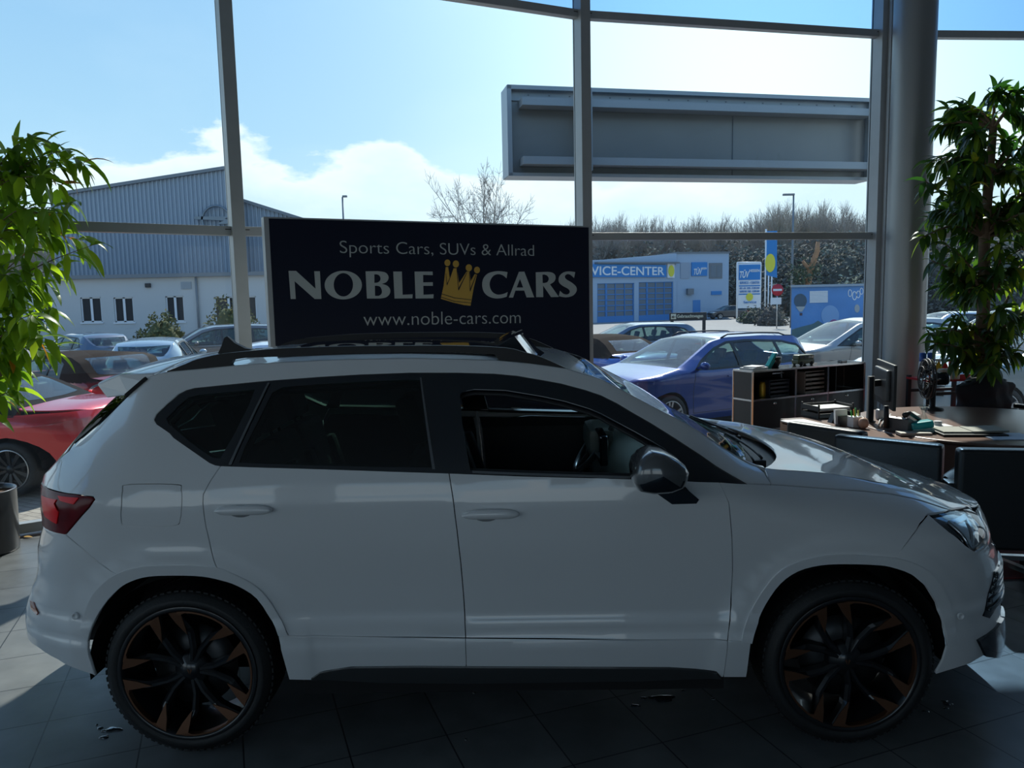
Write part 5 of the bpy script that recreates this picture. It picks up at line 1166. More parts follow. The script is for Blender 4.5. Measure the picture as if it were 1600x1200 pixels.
mb = MB(); mb.box((-.125, -.05, .018), (.125, .05, .065), bev=.01); mb.box((-.115, -.047, .06), (.122, .047, .118), bev=.014); mb.build('van_body', mat('olive_paint', (.07, .09, .035), .4, coat=.3), vn)
mb = MB()
for x in (-.08, -.02, .04, .095): mb.box((x - .022, -.049, .078), (x + .022, .049, .106))
mb.build('van_window', M_gloss, vn)
for x in (-.08, .08):
    for y in (-.048, .048): mb = MB(); mb.lathe([(0, -.008), (.022, -.008), (.022, .008), (0, .008)], 14, c=(x, y, .022), axis='y'); mb.build('van_wheel', M_rub, vn)
mb = MB(); M = F2(onS(1316, .12), .12, zs_); mb.box((-.045, -.03, 0), (.045, .03, .022), M, bev=.005); T('phone_charger', mb, M_gloss, 'small flat black box on the sideboard top beyond the toy van', 'small box')
mb = MB(); M = F2(onS(1196, .1, .75), .14, rows[2] + .004); mb.lathe([(0, 0), (.035, 0), (.037, .01), (.037, .13), (.03, .145), (.028, .165), (0, .165)], 18, M=M); T('thermos', mb, mat('golden_yellow', (.55, .38, .04), .35, metal=.4), 'golden yellow canister inside the sideboard', 'canister')
def tray_box(nm, u0, u1, z0, z1, m, label, cat, n, depth=.18):
    r = empty(nm, (0, 0, 0), label=label, cat=cat); mb = MB(); x0, x1 = u0, u1
    mb.box((x0, .05, z0), (x0 + .008, .05 + depth, z1), MS); mb.box((x1 - .008, .05, z0), (x1, .05 + depth, z1), MS); mb.box((x0, .05, z1 - .008), (x1, .05 + depth, z1), MS); mb.box((x0, .04 + depth, z0), (x1, .05 + depth, z1), MS); mb.build('case', m, r)
    for i in range(n):
        a = z0 + (z1 - z0 - .008) * i / n; h = (z1 - z0 - .008) / n
        mb = MB(); mb.box((x0 + .01, .045, a + .003), (x1 - .01, .055, a + h * .55), MS); mb.box((x0 + .01, .05, a + .003), (x1 - .01, .04 + depth, a + .009), MS); mb.build('drawer', m, r)
tray_box('drawer_box', onS(1202, .05, .78), onS(1233, .05, .78), rows[2] + .004, rows[2] + .19, mat('dark_blue_plastic', (.02, .03, .045), .45), 'dark drawer box inside the sideboard next to the yellow canister', 'drawer box', 4)
tray_box('letter_tray', onS(1257, .05, .75), onS(1289, .05, .75), rows[2] + .004, rows[2] + .25, mat('beige_plastic', (.28, .26, .23), .5), 'beige stacked letter tray in the sideboard compartment below the toy van', 'letter tray', 5)
mb = MB(); M = F2(onS(1221, .1, .9), .10, zt2 - .03); mb.box((-.01, -.005, -.085), (.01, .005, 0), M, bev=.003); mb.bar(M @ Vector((-.14, 0, -.02)), M @ Vector((.04, 0, -.02)), .012); T('hanging_keys', mb, M_tube, 'keys hanging above the dark drawer box in the sideboard', 'keys')
# desks
M_wood = mat('walnut_top', (.16, .085, .06), .3, noise=(6, .25)); M_woods = mat('wood_edge', (.30, .15, .08), .45, noise=(9, .2))
dk = empty('office_desk', (0, 0, 0), label='rectangular wooden desk with paper trays between sideboard and round desk', cat='desk'); MD = frame((2.27, 6.45, 0), (.97, .25)); 
mb = MB(); mb.box((0, -1.25, .71), (.80, .0, .74), MD, bev=.004); mb.build('desk_top', M_wood, dk); mb = MB(); mb.box((0, -.03, .0), (.80, 0, .71), MD); mb.build('side_panel', M_woods, dk); mb = MB(); mb.box((.0, -1.2, .0), (.03, -.03, .70), MD); mb.build('modesty_panel', M_woods, dk); mb = MB(); mb.box((0, -1.25, .0), (.80, -1.22, .71), MD); mb.build('side_panel', M_woods, dk)
rdc = Vector((3.72, 5.98, 0)); rd_ = empty('round_desk', rdc, label='large round walnut desk with monitor, fan and phone on top', cat='desk')
mb = MB(); mb.lathe([(0, .715), (.93, .715), (.955, .722), (.96, .735), (.955, .745), (.93, .748), (0, .748)], 72); mb.build('desk_top', M_wood, rd_)
mb = MB(); mb.lathe([(.30, 0), (.30, .03), (.05, .06), (.05, .70), (.25, .715)], 32); mb.build('pedestal', M_tube, rd_)
zt3 = .748
def onT(px, py, z=zt3): return atz(px, py, z)
M_leath = mat('black_leather', (.014, .016, .018), .42, coat=.05, bump=(60, .12))
def chair_(p, fwd, label, w=.62, z0=.22, z1=.86):
    r = empty('visitor_chair', (p[0], p[1], 0), math.atan2(fwd[1], fwd[0]), label, 'chair', 'black leather chairs at the desks')
    def soft(nm, lo, hi, b):
        mb = MB(); mb.box(lo, hi, bev=b); o = mb.build(nm, M_leath, r, shade=True); md = o.modifiers.new('w', 'WEIGHTED_NORMAL'); md.weight = 90; return o
    soft('backrest', (-.30, -w / 2, z0), (-.20, w / 2, z1), .028); soft('seat', (-.21, -w / 2 + .07, .34), (.28, w / 2 - .07, .47), .035)
    for s in (-1, 1): soft('armrest', (-.22, s * w / 2 - .04, .24), (.24, s * w / 2 + .04, .63), .025)
    mb = MB(); mb.lathe([(.035, .12), (.035, .34)], 14)
    for k in range(5):
        a = 2 * math.pi * k / 5; mb.bar((0, 0, .11), (.25 * math.cos(a), .25 * math.sin(a), .085), .045, .03)
    mb.build('base', M_tube, r)
    for k in range(5):
        a = 2 * math.pi * k / 5; mb = MB(); mb.lathe([(0, -.02), (.036, -.02), (.038, 0), (.036, .02), (0, .02)], 14, c=(.25 * math.cos(a), .25 * math.sin(a), .038), axis='y'); mb.build('castor', M_blk, r)
    return r
def chair_px(l, rgt, dl, dr, z1, label, z0=.22):
    a, b = at(l[0], l[1], dl), at(rgt[0], rgt[1], dr); d = b - a; d.z = 0; w = d.length; d.normalize(); f = Vector((-d.y, d.x, 0)); c = (a + b) / 2 + f * .30; return chair_((c.x, c.y), (f.x, f.y), label, w, z0, z1)
chair_px((1228, 655), (1345, 680), 5.62, 5.12, .855, 'black leather chair at the rectangular desk with the document tray')
chair_px((1302, 673), (1472, 697), 5.05, 4.62, .855, 'black leather chair between the bonnet and the round desk')
chair_px((1500, 702), (1680, 715), 4.50, 4.38, .855, 'black leather chair in front of the round desk near the headlamp of the SUV', .24)
mb = MB(); mb.prism([(2.05, 4.62), (6.2, 4.62), (6.2, 7.6), (2.05, 7.6)], lambda a, b, d: (a, b, d), .001, .012); fixn(mb.build('rug', mat('dark_red_carpet', (.16, .025, .03), .9, noise=(80, .3)), None, 'flat dark red carpet under the desks', 'rug'))
# things on the rectangular desk
def MDp(px, py, yaw=0, z=.741): p = onT(px, py, z); return Matrix.Translation(p) @ Matrix.Rotation(yaw, 4, 'Z')
tr = empty('document_tray', (0, 0, 0), label='black two-tier document tray with papers on the rectangular desk', cat='document tray'); M = MDp(1292, 650, .25)
for k in range(2):
    mb = MB(); z = k * .06; mb.box((-.17, -.12, z), (.17, .12, z + .006), M); mb.box((-.17, -.12, z), (-.165, .12, z + .045), M); mb.box((.165, -.12, z), (.17, .12, z + .045), M); mb.box((-.17, .115, z), (.17, .12, z + .045), M)
    for a in (-.165, .165):
        for b in (-.115, .115): mb.box((a - .006, b - .006, z), (a + .006, b + .006, z + .06), M)
    mb.build('tray', M_blk, tr)
mb = MB(); mb.box((-.14, -.10, .067), (.15, .10, .085), M); T('paper_stack', mb, MATS['white_paper'], 'white papers lying in the black document tray', 'papers')
mb = MB(); M = MDp(1262, 662, .25); mb.box((-.12, -.17, 0), (.10, .2, .004), M); T('paper_sheet', mb, MATS['white_paper'], 'flat white sheet on the rectangular desk in front of the tray', 'paper')
ph_ = empty('leaflet_holder', (0, 0, 0), label='black leaflet holder with grey-white leaflets beside the pen cup', cat='leaflet holder'); M = MDp(1317, 664, .2)
mb = MB(); mb.box((-.05, -.03, 0), (.05, .03, .075), M); mb.build('holder', M_blk, ph_)
mb = MB(); mb.box((-.07, -.012, .01), (.035, .012, .125), M @ Matrix.Rotation(-.1, 4, 'X')); mb.build('leaflets', MATS['white_paper'], ph_)
mb = MB(); M = MDp(1301, 660, .2); mb.prism([(-.03, 0), (.03, 0), (.01, .08)], lambda a, b, d: M @ Vector((a, d, b)), -.03, .03); fixn(T('desk_sign', mb, M_blk, 'small black wedge stand beside the leaflet holder and document tray', 'desk stand'))
pc = empty('pen_cup', (0, 0, 0), label='white square pen cup with coloured pens at the edge of the desk', cat='pen cup'); M = MDp(1337, 667, .2)
mb = MB(); mb.box((-.05, -.04, 0), (.05, .04, .085), M, bev=.006); mb.build('cup', MATS['white_paper'], pc)
for i, (x, c) in enumerate(((-.03, (.1, .6, .1)), (-.01, (.8, .3, .05)), (.0, (.1, .5, .15)), (.02, (.7, .6, .1)), (.032, (.02, .02, .02)))):
    mb = MB(); mb.tube([M @ Vector((x, .0, .04)), M @ Vector((x * 1.3, .01, .13 + .01 * (i % 3)))], .005, 6); mb.build('pen', mat('pen_%d' % i, c, .4), pc)
mb = MB(); mb.sphere(onT(1349, 668) + Vector((0, 0, .035)), (.04, .04, .045), 14); T('figurine', mb, mat('skin_tone_plastic', (.6, .38, .28), .5), 'small flesh-coloured round ornament beside the pen cup', 'ornament')
# monitor
mo = empty('computer_monitor', (0, 0, 0), label='flat computer monitor on a black pole, seen from behind beside the column', cat='monitor')
a, b = at(1372, 562, 6.55), at(1400, 569, 5.92); a2, b2 = Vector((a.x, a.y, 0)), Vector((b.x, b.y, 0)); d = (b2 - a2); Lm = d.length; MM = frame((a2.x, a2.y, 0), d); zt4 = (a.z + b.z) / 2; zb4 = zt4 - .36
mb = MB(); mb.box((0, -.012, zb4), (Lm, .012, zt4), MM, bev=.006); mb.build('bezel', M_blk, mo); mb = MB(); mb.box((.10, -.045, zb4 + .06), (Lm - .1, -.01, zt4 - .05), MM, bev=.012); mb.build('back_cover', mat('dark_grey_plastic', (.06, .065, .07), .35), mo)
pb = onT(1359, 659); mb = MB(); mb.lathe([(.045, 0), (.045, .006), (.028, .01), (.028, .37), (0, .37)], 16, c=(pb.x, pb.y, zt3)); mb.bar((pb.x, pb.y, 1.06), MM @ Vector((Lm * .5, -.04, zt4 - .17)), .04, .05); mb.build('arm', M_blk, mo)
mb = MB(); rr2 = random.Random(4)
for k in range(3): p0, p1 = onT(1372 + 5 * k, 668), onT(1392 - 4 * k, 650); mb.tube([p0 + Vector((0, 0, .01)), p0.lerp(p1, .5) + Vector((.03 * k - .03, .02, .01)), p1 + Vector((0, 0, .015))], .005, 5)
T('cable', mb, MATS['white_paper'], 'white cables lying on the round desk below the monitor', 'cable')
mb = MB(); p = onT(1378, 655); mb.box((p.x - .045, p.y - .03, zt3), (p.x + .045, p.y + .03, zt3 + .085), bev=.015); T('webcam_box', mb, mat('light_grey_plastic', (.45, .46, .47), .4), 'small light grey box under the monitor', 'small box')
# desk phone
p = onT(1412, 672); tel = empty('desk_phone', (0, 0, 0), label='black and grey desk phone with handset on the round desk', cat='phone'); M = Matrix.Translation(p) @ Matrix.Rotation(.5, 4, 'Z')
mb = MB(); mb.prism([(-.10, 0), (.09, 0), (.09, .03), (-.08, .11), (-.10, .10)], lambda a, b, d: M @ Vector((a, d, b)), -.10, .10); fixn(mb.build('phone_body', mat('grey_phone', (.10, .115, .13), .4), tel))
mb = MB(); mb.tube([M @ Vector((-.10, -.07, .13)), M @ Vector((-.05, -.075, .145)), M @ Vector((.06, -.075, .09)), M @ Vector((.10, -.07, .055))], [.022, .016, .016, .022], 8); mb.build('handset', M_blk, tel)
mb = MB(); mb.tube([M @ Vector((-.12, .06, .02)), M @ Vector((-.13, .06, .19))], [.022, .018], 8); mb.build('cordless_handset', M_blk, tel)
# tape dispenser
p = onT(1440, 675); M = Matrix.Translation(p) @ Matrix.Rotation(-.15, 4, 'Z'); td = empty('tape_dispenser', (0, 0, 0), label='teal card box on a glass base on the round desk', cat='card box')
mb = MB(); mb.box((-.08, -.05, .028), (.08, .05, .085), M @ Matrix.Rotation(-.15, 4, 'Y'), bev=.018); mb.build('teal_lid', mat('teal_box', (.01, .38, .42), .3, coat=.5), td); mb = MB(); mb.box((-.075, -.048, .0), (.075, .048, .03), M, bev=.006); mb.build('clear_base', mat('clear_teal', (.35, .55, .55), .15), td)
mb = MB(); mb.box((-.12, -.07, 0), (.10, .03, .018), MDp(1428, 678, -.1, zt3)); T('notepad', mb, mat('pale_notepad', (.5, .48, .42), .6), 'thin notepad lying in front of the teal card box', 'notepad')
mb = MB(); mb.box((-.06, -.05, 0), (.07, .05, .02), MDp(1420, 662, .3, zt3)); mb.box((-.05, -.04, .02), (.05, .03, .09), MDp(1420, 662, .3, zt3) @ Matrix.Rotation(.3, 4, 'X')); T('card_stack', mb, MATS['white_paper'], 'white card leaning behind the desk phone', 'card')
p = onT(1443, 659); mb = MB(); mb.lathe([(.038, 0), (.04, .01), (.012, .07), (.040, .13), (.036, .14)], 16, c=p); mb.lathe([(.045, -.0), (.045, .008), (0, .01)], 16, c=p); T('hourglass', mb, glass('clear_glass', (.8, .85, .85), 2), 'clear glass hourglass behind the teal card box', 'hourglass')
p = onT(1465, 668); mb = MB(); mb.box((p.x - .07, p.y - .06, zt3), (p.x + .09, p.y + .06, zt3 + .02), bev=.005); mb.lathe([(.03, .02), (.03, .05), (0, .05)], 14, c=(p.x, p.y, zt3)); T('white_dish', mb, MATS['white_paper'], 'white tray with a small cup on the round desk', 'tray')
fo = empty('folder', (0, 0, 0), label='open dark folder with grey-green pages lying on the round desk', cat='folder'); p = onT(1512, 678); M = Matrix.Translation(p) @ Matrix.Rotation(-.12, 4, 'Z')
mb = MB(); mb.box((-.22, -.13, 0), (.22, .14, .018), M, bev=.004); mb.build('cover', M_blk, fo); mb = MB(); mb.box((-.20, -.08, .018), (.0, .15, .03), M); mb.box((.0, -.09, .02), (.24, .14, .034), M @ Matrix.Rotation(-.03, 4, 'Y')); mb.build('pages', mat('grey_green_paper', (.28, .28, .24), .7), fo)
mb = MB(); mb.box((-.14, -.12, 0), (.16, .14, .006), MDp(1572, 683, -.1, zt3)); T('paper_sheet', mb, mat('bluish_paper', (.45, .55, .68), .6), 'bluish white paper beside the open folder on the round desk', 'paper')
# fan
fp = Vector((at(1456, 655, 6.72).x, 6.72, 0)); fan = empty('desk_fan', fp, R_(-12), 'black round fan with finned motor on the round desk', 'fan'); zc = at(1450, 592, 6.72).z
mb = MB(); mb.lathe([(.09, zt3), (.09, zt3 + .012), (.03, zt3 + .025), (.024, zt3 + .03), (.024, zc - .05), (0, zc - .05)], 18); mb.build('stand', M_blk, fan)
mb = MB(); mb.lathe([(0, .12), (.045, .12), (.055, .10), (.055, 0), (.03, -.02), (0, -.02)], 16, c=(0, 0, zc), axis='x')
for k in range(10): mb.lathe([(.062, .012 + k * .01), (.062, .016 + k * .01)], 16, c=(0, 0, zc), axis='x')
mb.build('motor', M_gloss, fan)
mb = MB(); rf_ = .175
for r_, x_ in ((rf_, -.05), (rf_ * .97, -.075), (rf_ * .97, -.025), (.11, -.095), (.11, -.01), (.05, -.10)): mb.tube([(x_, r_ * math.cos(a), zc + r_ * math.sin(a)) for a in np.linspace(0, 2 * math.pi, 37)], .004 if r_ < .17 else .008, 5, caps=False)
for k in range(40):
    a = 2 * math.pi * k / 40; P = lambda r_, x_: (x_, r_ * math.cos(a), zc + r_ * math.sin(a)); mb.tube([P(.02, -.102), P(.09, -.098), P(.15, -.08), P(rf_, -.05), P(.15, -.02), P(.09, -.005)], .0016, 4)
mb.build('cage', M_blk, fan)
mb = MB()
for k in range(4):
    a0 = 2 * math.pi * k / 4; V = []
    for i in range(5):
        for j in range(5): rr_ = .03 + .125 * i / 4; aa = a0 + (j - 2) * .22 * (1 - .1 * i) + .2 * i / 4; V.append((-.05 + .012 * (j - 2), rr_ * math.cos(aa), zc + rr_ * math.sin(aa)))
    mb.add(V, [(i * 5 + j, i * 5 + j + 1, (i + 1) * 5 + j + 1, (i + 1) * 5 + j) for i in range(4) for j in range(4)], True)
mb.build('blades', M_gloss, fan)
# office chair with a jacket
oc = Vector((at(1576, 640, 6.95).x + .06, 7.05, 0)); och = empty('office_chair', oc, R_(-75), 'high office chair behind the round desk with a dark jacket hung over it', 'office chair')
mb = MB(); mb.box((-.25, -.25, .42), (.25, .25, .52), bev=.04); mb.build('seat', M_leath, och, shade=True); mb = MB(); mb.box((-.30, -.24, .50), (-.22, .24, .94), bev=.035); mb.build('backrest', M_leath, och, shade=True)
mb = MB(); mb.lathe([(.03, .12), (.03, .42)], 12)
for k in range(5): a = 2 * math.pi * k / 5; mb.bar((0, 0, .11), (.3 * math.cos(a), .3 * math.sin(a), .08), .04); mb.sphere((.3 * math.cos(a), .3 * math.sin(a), .032), .032, 10)
mb.build('base', M_blk, och)
for s in (-1, 1): mb = MB(); mb.box((-.18, s * .29 - .035, .66), (.16, s * .29 + .035, .70), bev=.012); mb.bar((0, s * .29, .47), (0, s * .29, .67), .03); mb.build('armrest', M_blk, och)
# jacket: draped folded surface over the backrest
jn = bpy.data.objects.new; mb = MB(); V = []; NU, NV = 46, 30; ca_ = math.cos(R_(-75)); sa_ = math.sin(R_(-75))
for i in range(NU + 1):
    u = i / NU * 2 * math.pi
    for j in range(NV + 1):
        v = j / NV; zz = 1.03 - .60 * v; prof = (math.sin(min(1, v * 3.2) * math.pi / 2)) ** .7; rx, ry = .10 + .045 * v, .27 * prof + .02
        if v < .12: rx *= (v / .12) ** .5 * .8 + .2
        f = .010 * math.sin(u * 4 + v * 6) + .006 * math.sin(u * 9 - v * 10) + .008 * math.sin(v * 26 + u)
        sh = .06 * math.exp(-((v - .22) / .12) ** 2) * abs(math.sin(u)) ** 3
        x, y = (rx + f) * math.cos(u) - .26, (ry + f + sh) * math.sin(u); V.append((oc.x + x * ca_ - y * sa_, oc.y + x * sa_ + y * ca_, zz + .02 * math.cos(u * 2) * (1 - v) - .03 * abs(math.sin(u)) * (v < .2)))
mb.add(V, [(i * (NV + 1) + j, (i + 1) * (NV + 1) + j, (i + 1) * (NV + 1) + j + 1, i * (NV + 1) + j + 1) for i in range(NU) for j in range(NV)], True)
fixn(mb.build('jacket', mat('black_jacket', (.012, .014, .018), .85, bump=(14, .25)), None, 'dark padded jacket hung over the office chair behind the round desk', 'jacket'))
# trolley with cleaning bottles
tp = at(1475, 590, 8.05); tw = empty('trolley', (tp.x, tp.y, 0), R_(6), 'black steel trolley with cleaning bottles in front of the windows, next to the column', 'trolley'); zt5 = at(1475, 590, 8.05).z
mb = MB()
for x in (-.28, .24):
    for y in (-.17, .17): mb.box((x - .018, y - .018, .0), (x + .018, y + .018, zt5 + .02))
for z in (.25, zt5 - .16): mb.box((-.28, -.18, z), (.24, -.15, z + .03)); mb.box((-.28, .15, z), (.24, .18, z + .03))
mb.build('trolley_frame', M_blk, tw)
mred = mat('red_metal', (.45, .02, .03), .4)
for z in (zt5 - .02, zt5 - .36): mb = MB(); mb.box((-.30, -.19, z), (.30, .19, z + .02)); mb.box((-.30, -.19, z), (.30, -.17, z + .07)); mb.build('shelf', mred, tw)
zt6 = at(1475, 590, 8.05).z + .003
def bottle(px, w, h, mcol, mcap, label, cat='bottle', group=None, spray=False, dd=8.0):
    p = at(px, 585, dd); r = empty('cleaning_bottle', (p.x, p.y, zt6), label=label, cat=cat, group=group); mb = MB(); b = w / 2
    mb.lathe([(0, 0), (b * .95, 0), (b, .01), (b, h * .6), (b * .75, h * .72), (b * .38, h * .8), (b * .36, h * .86)], 16); mb.build('bottle_body', mcol, r)
    mb = MB()
    if spray: mb.lathe([(b * .4, h * .84), (b * .4, h * .92), (0, h * .92)], 12); mb.box((-b * 1.1, -b * .3, h * .90), (b * .6, b * .3, h * 1.0), bev=.004); mb.box((-b * .9, -b * .15, h * .72), (-b * .6, b * .15, h * .9))
    else: mb.lathe([(b * .9, h * .66), (b * .92, h * .68), (b * .92, h * .98), (0, h)], 14)
    mb.build('bottle_cap', mcap, r); return r
mblu = mat('blue_cap', (.02, .08, .35), .4); mwb = mat('white_bottle', (.6, .62, .65), .4); myel = mat('yellow_bottle', (.75, .45, .02), .35); mrc = mat('red_cap', (.6, .02, .02), .4); mgn = mat('lime_cap', (.35, .6, .03), .4)
bottle(1441, .075, .27, mwb, mblu, 'white bottle with dark blue cap standing directly beside the column', group='white bottles with blue caps'); bottle(1454, .085, .27, mwb, mblu, 'white bottle with dark blue cap beside the yellow spray bottle', group='white bottles with blue caps')
bottle(1466, .065, .20, myel, mwb, 'yellow spray bottle on the trolley', spray=True); bottle(1476, .06, .19, mrc, mgn, 'red bottle with lime green spray head on the trolley', spray=True); bottle(1486, .06, .18, mwb, mrc, 'white bottle with red cap half hidden by leaves on the trolley')
for i, px in enumerate((1471, 1482, 1493)): mb = MB(); p = at(px, 585, 7.88); mb.lathe([(0, 0), (.038, 0), (.04, .005), (.04, .10), (.03, .11), (0, .11)], 14, c=(p.x, p.y, zt6)); T('paper_roll', mb, mat('cream_roll', (.45, .44, .40), .6), ('cream can standing beside the yellow spray bottle', 'cream can between two other cream cans on the trolley', 'cream can standing beside the ficus trunk')[i], 'can', 'cream cans on the trolley')
# water drops on the floor
wm = mat('water', (.03, .035, .04), .02, coat=1)
for i, (px, py, r_, el) in enumerate(((156, 1138, .010, 1.2), (165, 1152, .008, 1), (177, 1140, .020, 2.0), (162, 1142, .007, 1.4), (163, 1152, .013, 1.5), (151, 1133, .005, 1), (1035, 1091, .032, 1.7), (1005, 1091, .012, 1.3), (992, 1103, .013, 1.7), (1067, 1080, .009, 1.1), (1114, 1092, .009, 1.2), (741, 1083, .006, 1.2), (728, 1156, .006, 1), (1476, 1096, .010, 1.4), (1481, 1100, .016, 1.2), (1478, 1107, .009, 1.2), (1446, 1112, .009, 1.8), (899, 1072, .005, 1.2))):
    p = atz(px, py, 0); mb = MB(); V = []; n = 20
    for (k, z) in ((1, 0), (.93, .0022), (.7, .0038), (.35, .0046), (.001, .0048)):
        for j in range(n): a = 2 * math.pi * j / n; q = r_ * k * (1 + .18 * math.sin(3 * a + i) + .1 * math.sin(5 * a + 2 * i)); V.append((p.x + q * el * math.cos(a), p.y + q * math.sin(a), z))
    mb.add(V, [(a_ * n + j, a_ * n + (j + 1) % n, (a_ + 1) * n + (j + 1) % n, (a_ + 1) * n + j) for a_ in range(4) for j in range(n)], True)
    T('water_drop', mb, wm, ('drop of water on the floor tiles by the rear wheel of the SUV', 'drop of water on the dark floor under the front door of the SUV', 'drop of water on the floor tiles ahead of the front wheel', 'tiny drop of water on the dark floor under the rear door')[0 if px < 200 else 3 if px < 950 else 1 if px < 1200 else 2], 'water drop', 'water drops on the floor')
p = atz(37, 841, 0); mb = MB(); leaf(mb, p + Vector((0, 0, .012)), (1, .1, .02), .07, .03, .2, .1); T('fallen_leaf', mb, mat('dry_leaf', (.5, .3, .08), .6), 'dry fallen leaf on the floor beside the planter', 'leaf')
# ------------------------------------------------------------------ outdoors
def gpt(px, d, dz=0): p = at(px, 480, d); return Vector((p.x, d, zg(d) + dz))
Mg = mat('asphalt', (.23, .222, .21), .85, noise=(.7, .15), bump=(30, .2))
mb = MB(); ys = [9.75, 14, 22, 40, 80, 160, 260]
V = []; 
for y in ys: V += [(-260, y, zg(y)), (260, y, zg(y))]
mb.add(V, [(2 * i, 2 * i + 1, 2 * i + 3, 2 * i + 2) for i in range(len(ys) - 1)]); mb.build('ground', Mg, kind='structure')
def paver():
    M = mat('paving_stones', (.4, .37, .32), .85); nt = M.node_tree; b = nt.nodes['Principled BSDF']; tc = nt.nodes['Texture Coordinate']; br = nt.nodes.new('ShaderNodeTexBrick'); mp = nt.nodes.new('ShaderNodeMapping'); mp.inputs['Rotation'].default_value = (0, 0, .5)
    br.inputs['Scale'].default_value = 1; br.inputs['Brick Width'].default_value = .2; br.inputs['Row Height'].default_value = .1; br.inputs['Mortar Size'].default_value = .006
    br.inputs['Color1'].default_value = (.36, .33, .28, 1); br.inputs['Color2'].default_value = (.30, .27, .23, 1); br.inputs['Mortar'].default_value = (.14, .12, .10, 1)
    nt.links.new(tc.outputs['Object'], mp.inputs[0]); nt.links.new(mp.outputs[0], br.inputs['Vector']); nt.links.new(br.outputs[0], b.inputs['Base Color']); return M
mb = MB(); mb.add([(-40, -2, zg(6)), (40, -2, zg(6)), (40, 9.76, zg(9.76)), (-40, 9.76, zg(9.76))], [(0, 1, 2, 3)]); mb.build('pavement', paver(), kind='structure')
# white building and hall on the left
M_wh = mat('white_render', (.50, .50, .49), .85, noise=(.4, .04)); M_sheet = mat('blue_sheet_metal', (.27, .32, .38), .5, metal=.2); M_glz = mat('dark_pane', (.018, .02, .024), .5, spec=.2); M_gut = mat('grey_gutter', (.16, .18, .2), .5); M_wf = mat('white_frame', (.7, .71, .72), .5)
d1 = 60.0; wb = empty('white_building', (0, 0, 0), label='low white building with small windows below the corrugated hall', cat='building')
xl, xr_ = at(-60, 480, d1).x, at(470, 480, d1).x; zt = (at(105, 431, d1).z + at(400, 436, d1).z) / 2; z0 = zg(d1)
def bh(z): return z
wins = [(125, 160, 465, 503), (177, 210, 465, 503), (258, 289, 463, 502), (334, 402, 464, 503), (53, 82, 466, 503)]
mb = MB(); hl_ = [[(xl, z0), (xr_, z0), (xr_, zt), (xl, zt)]]; wr = []
for a, b, t, bt in wins:
    A, B = at(a, t, d1), at(b, bt, d1); wr.append((A.x, B.x, B.z, A.z)); hl_.append([(A.x, B.z), (B.x, B.z), (B.x, A.z), (A.x, A.z)])
mb.prism(hl_, lambda a, b, d: (a, d, b), d1, d1 + .3); mb.box((xl, d1 + .3, z0), (xr_, d1 + 12, zt)); fixn(mb.build('wall', M_wh, wb))
mb = MB(); mb.box((xl - .3, d1 - .4, zt), (xr_ + .3, d1 + 12, zt + .28)); mb.build('roof_edge', M_gut, wb)
for (x0, x1, za, zb_w) in wr:
    mb = MB(); t = .09; n = 2 if x1 - x0 < 2.5 else 3
    mb.box((x0, d1 + .10, za), (x0 + t, d1 + .2, zb_w)); mb.box((x1 - t, d1 + .10, za), (x1, d1 + .2, zb_w)); mb.box((x0, d1 + .1, za), (x1, d1 + .2, za + t)); mb.box((x0, d1 + .1, zb_w - t), (x1, d1 + .2, zb_w))
    for i in range(1, n): xm = x0 + (x1 - x0) * i / n; mb.box((xm - t, d1 + .1, za), (xm + t, d1 + .2, zb_w))
    mb.box((x0 - .1, d1 - .08, za - .12), (x1 + .1, d1 + .1, za)); w_ = mb.build('window', M_wf, wb)
    mb = MB(); mb.box((x0 + .05, d1 + .15, za + .05), (x1 - .05, d1 + .17, zb_w - .05)); mb.build('pane', M_glz, w_)
p = at(310, 480, d1); mb = MB(); mb.tube([(p.x, d1 - .15, z0), (p.x, d1 - .15, zt)], .09, 8); mb.build('downpipe', M_gut, wb)
p = at(291, 446, d1); mb = MB(); mb.box((p.x - .4, d1 - .05, p.z - .28), (p.x + .4, d1 + .02, p.z + .28))
for k in range(7): mb.box((p.x - .38, d1 - .09, p.z - .25 + k * .075), (p.x + .38, d1 - .04, p.z - .22 + k * .075))
mb.build('vent_grille', mat('vent_grey', (.3, .35, .4), .5), wb)
p = at(232, 446, d1); mb = MB(); mb.box((p.x - .2, d1 - .2, p.z - .16), (p.x + .2, d1, p.z + .16), bev=.03); mb.build('floodlight', M_blk, wb)
d2 = 74.0
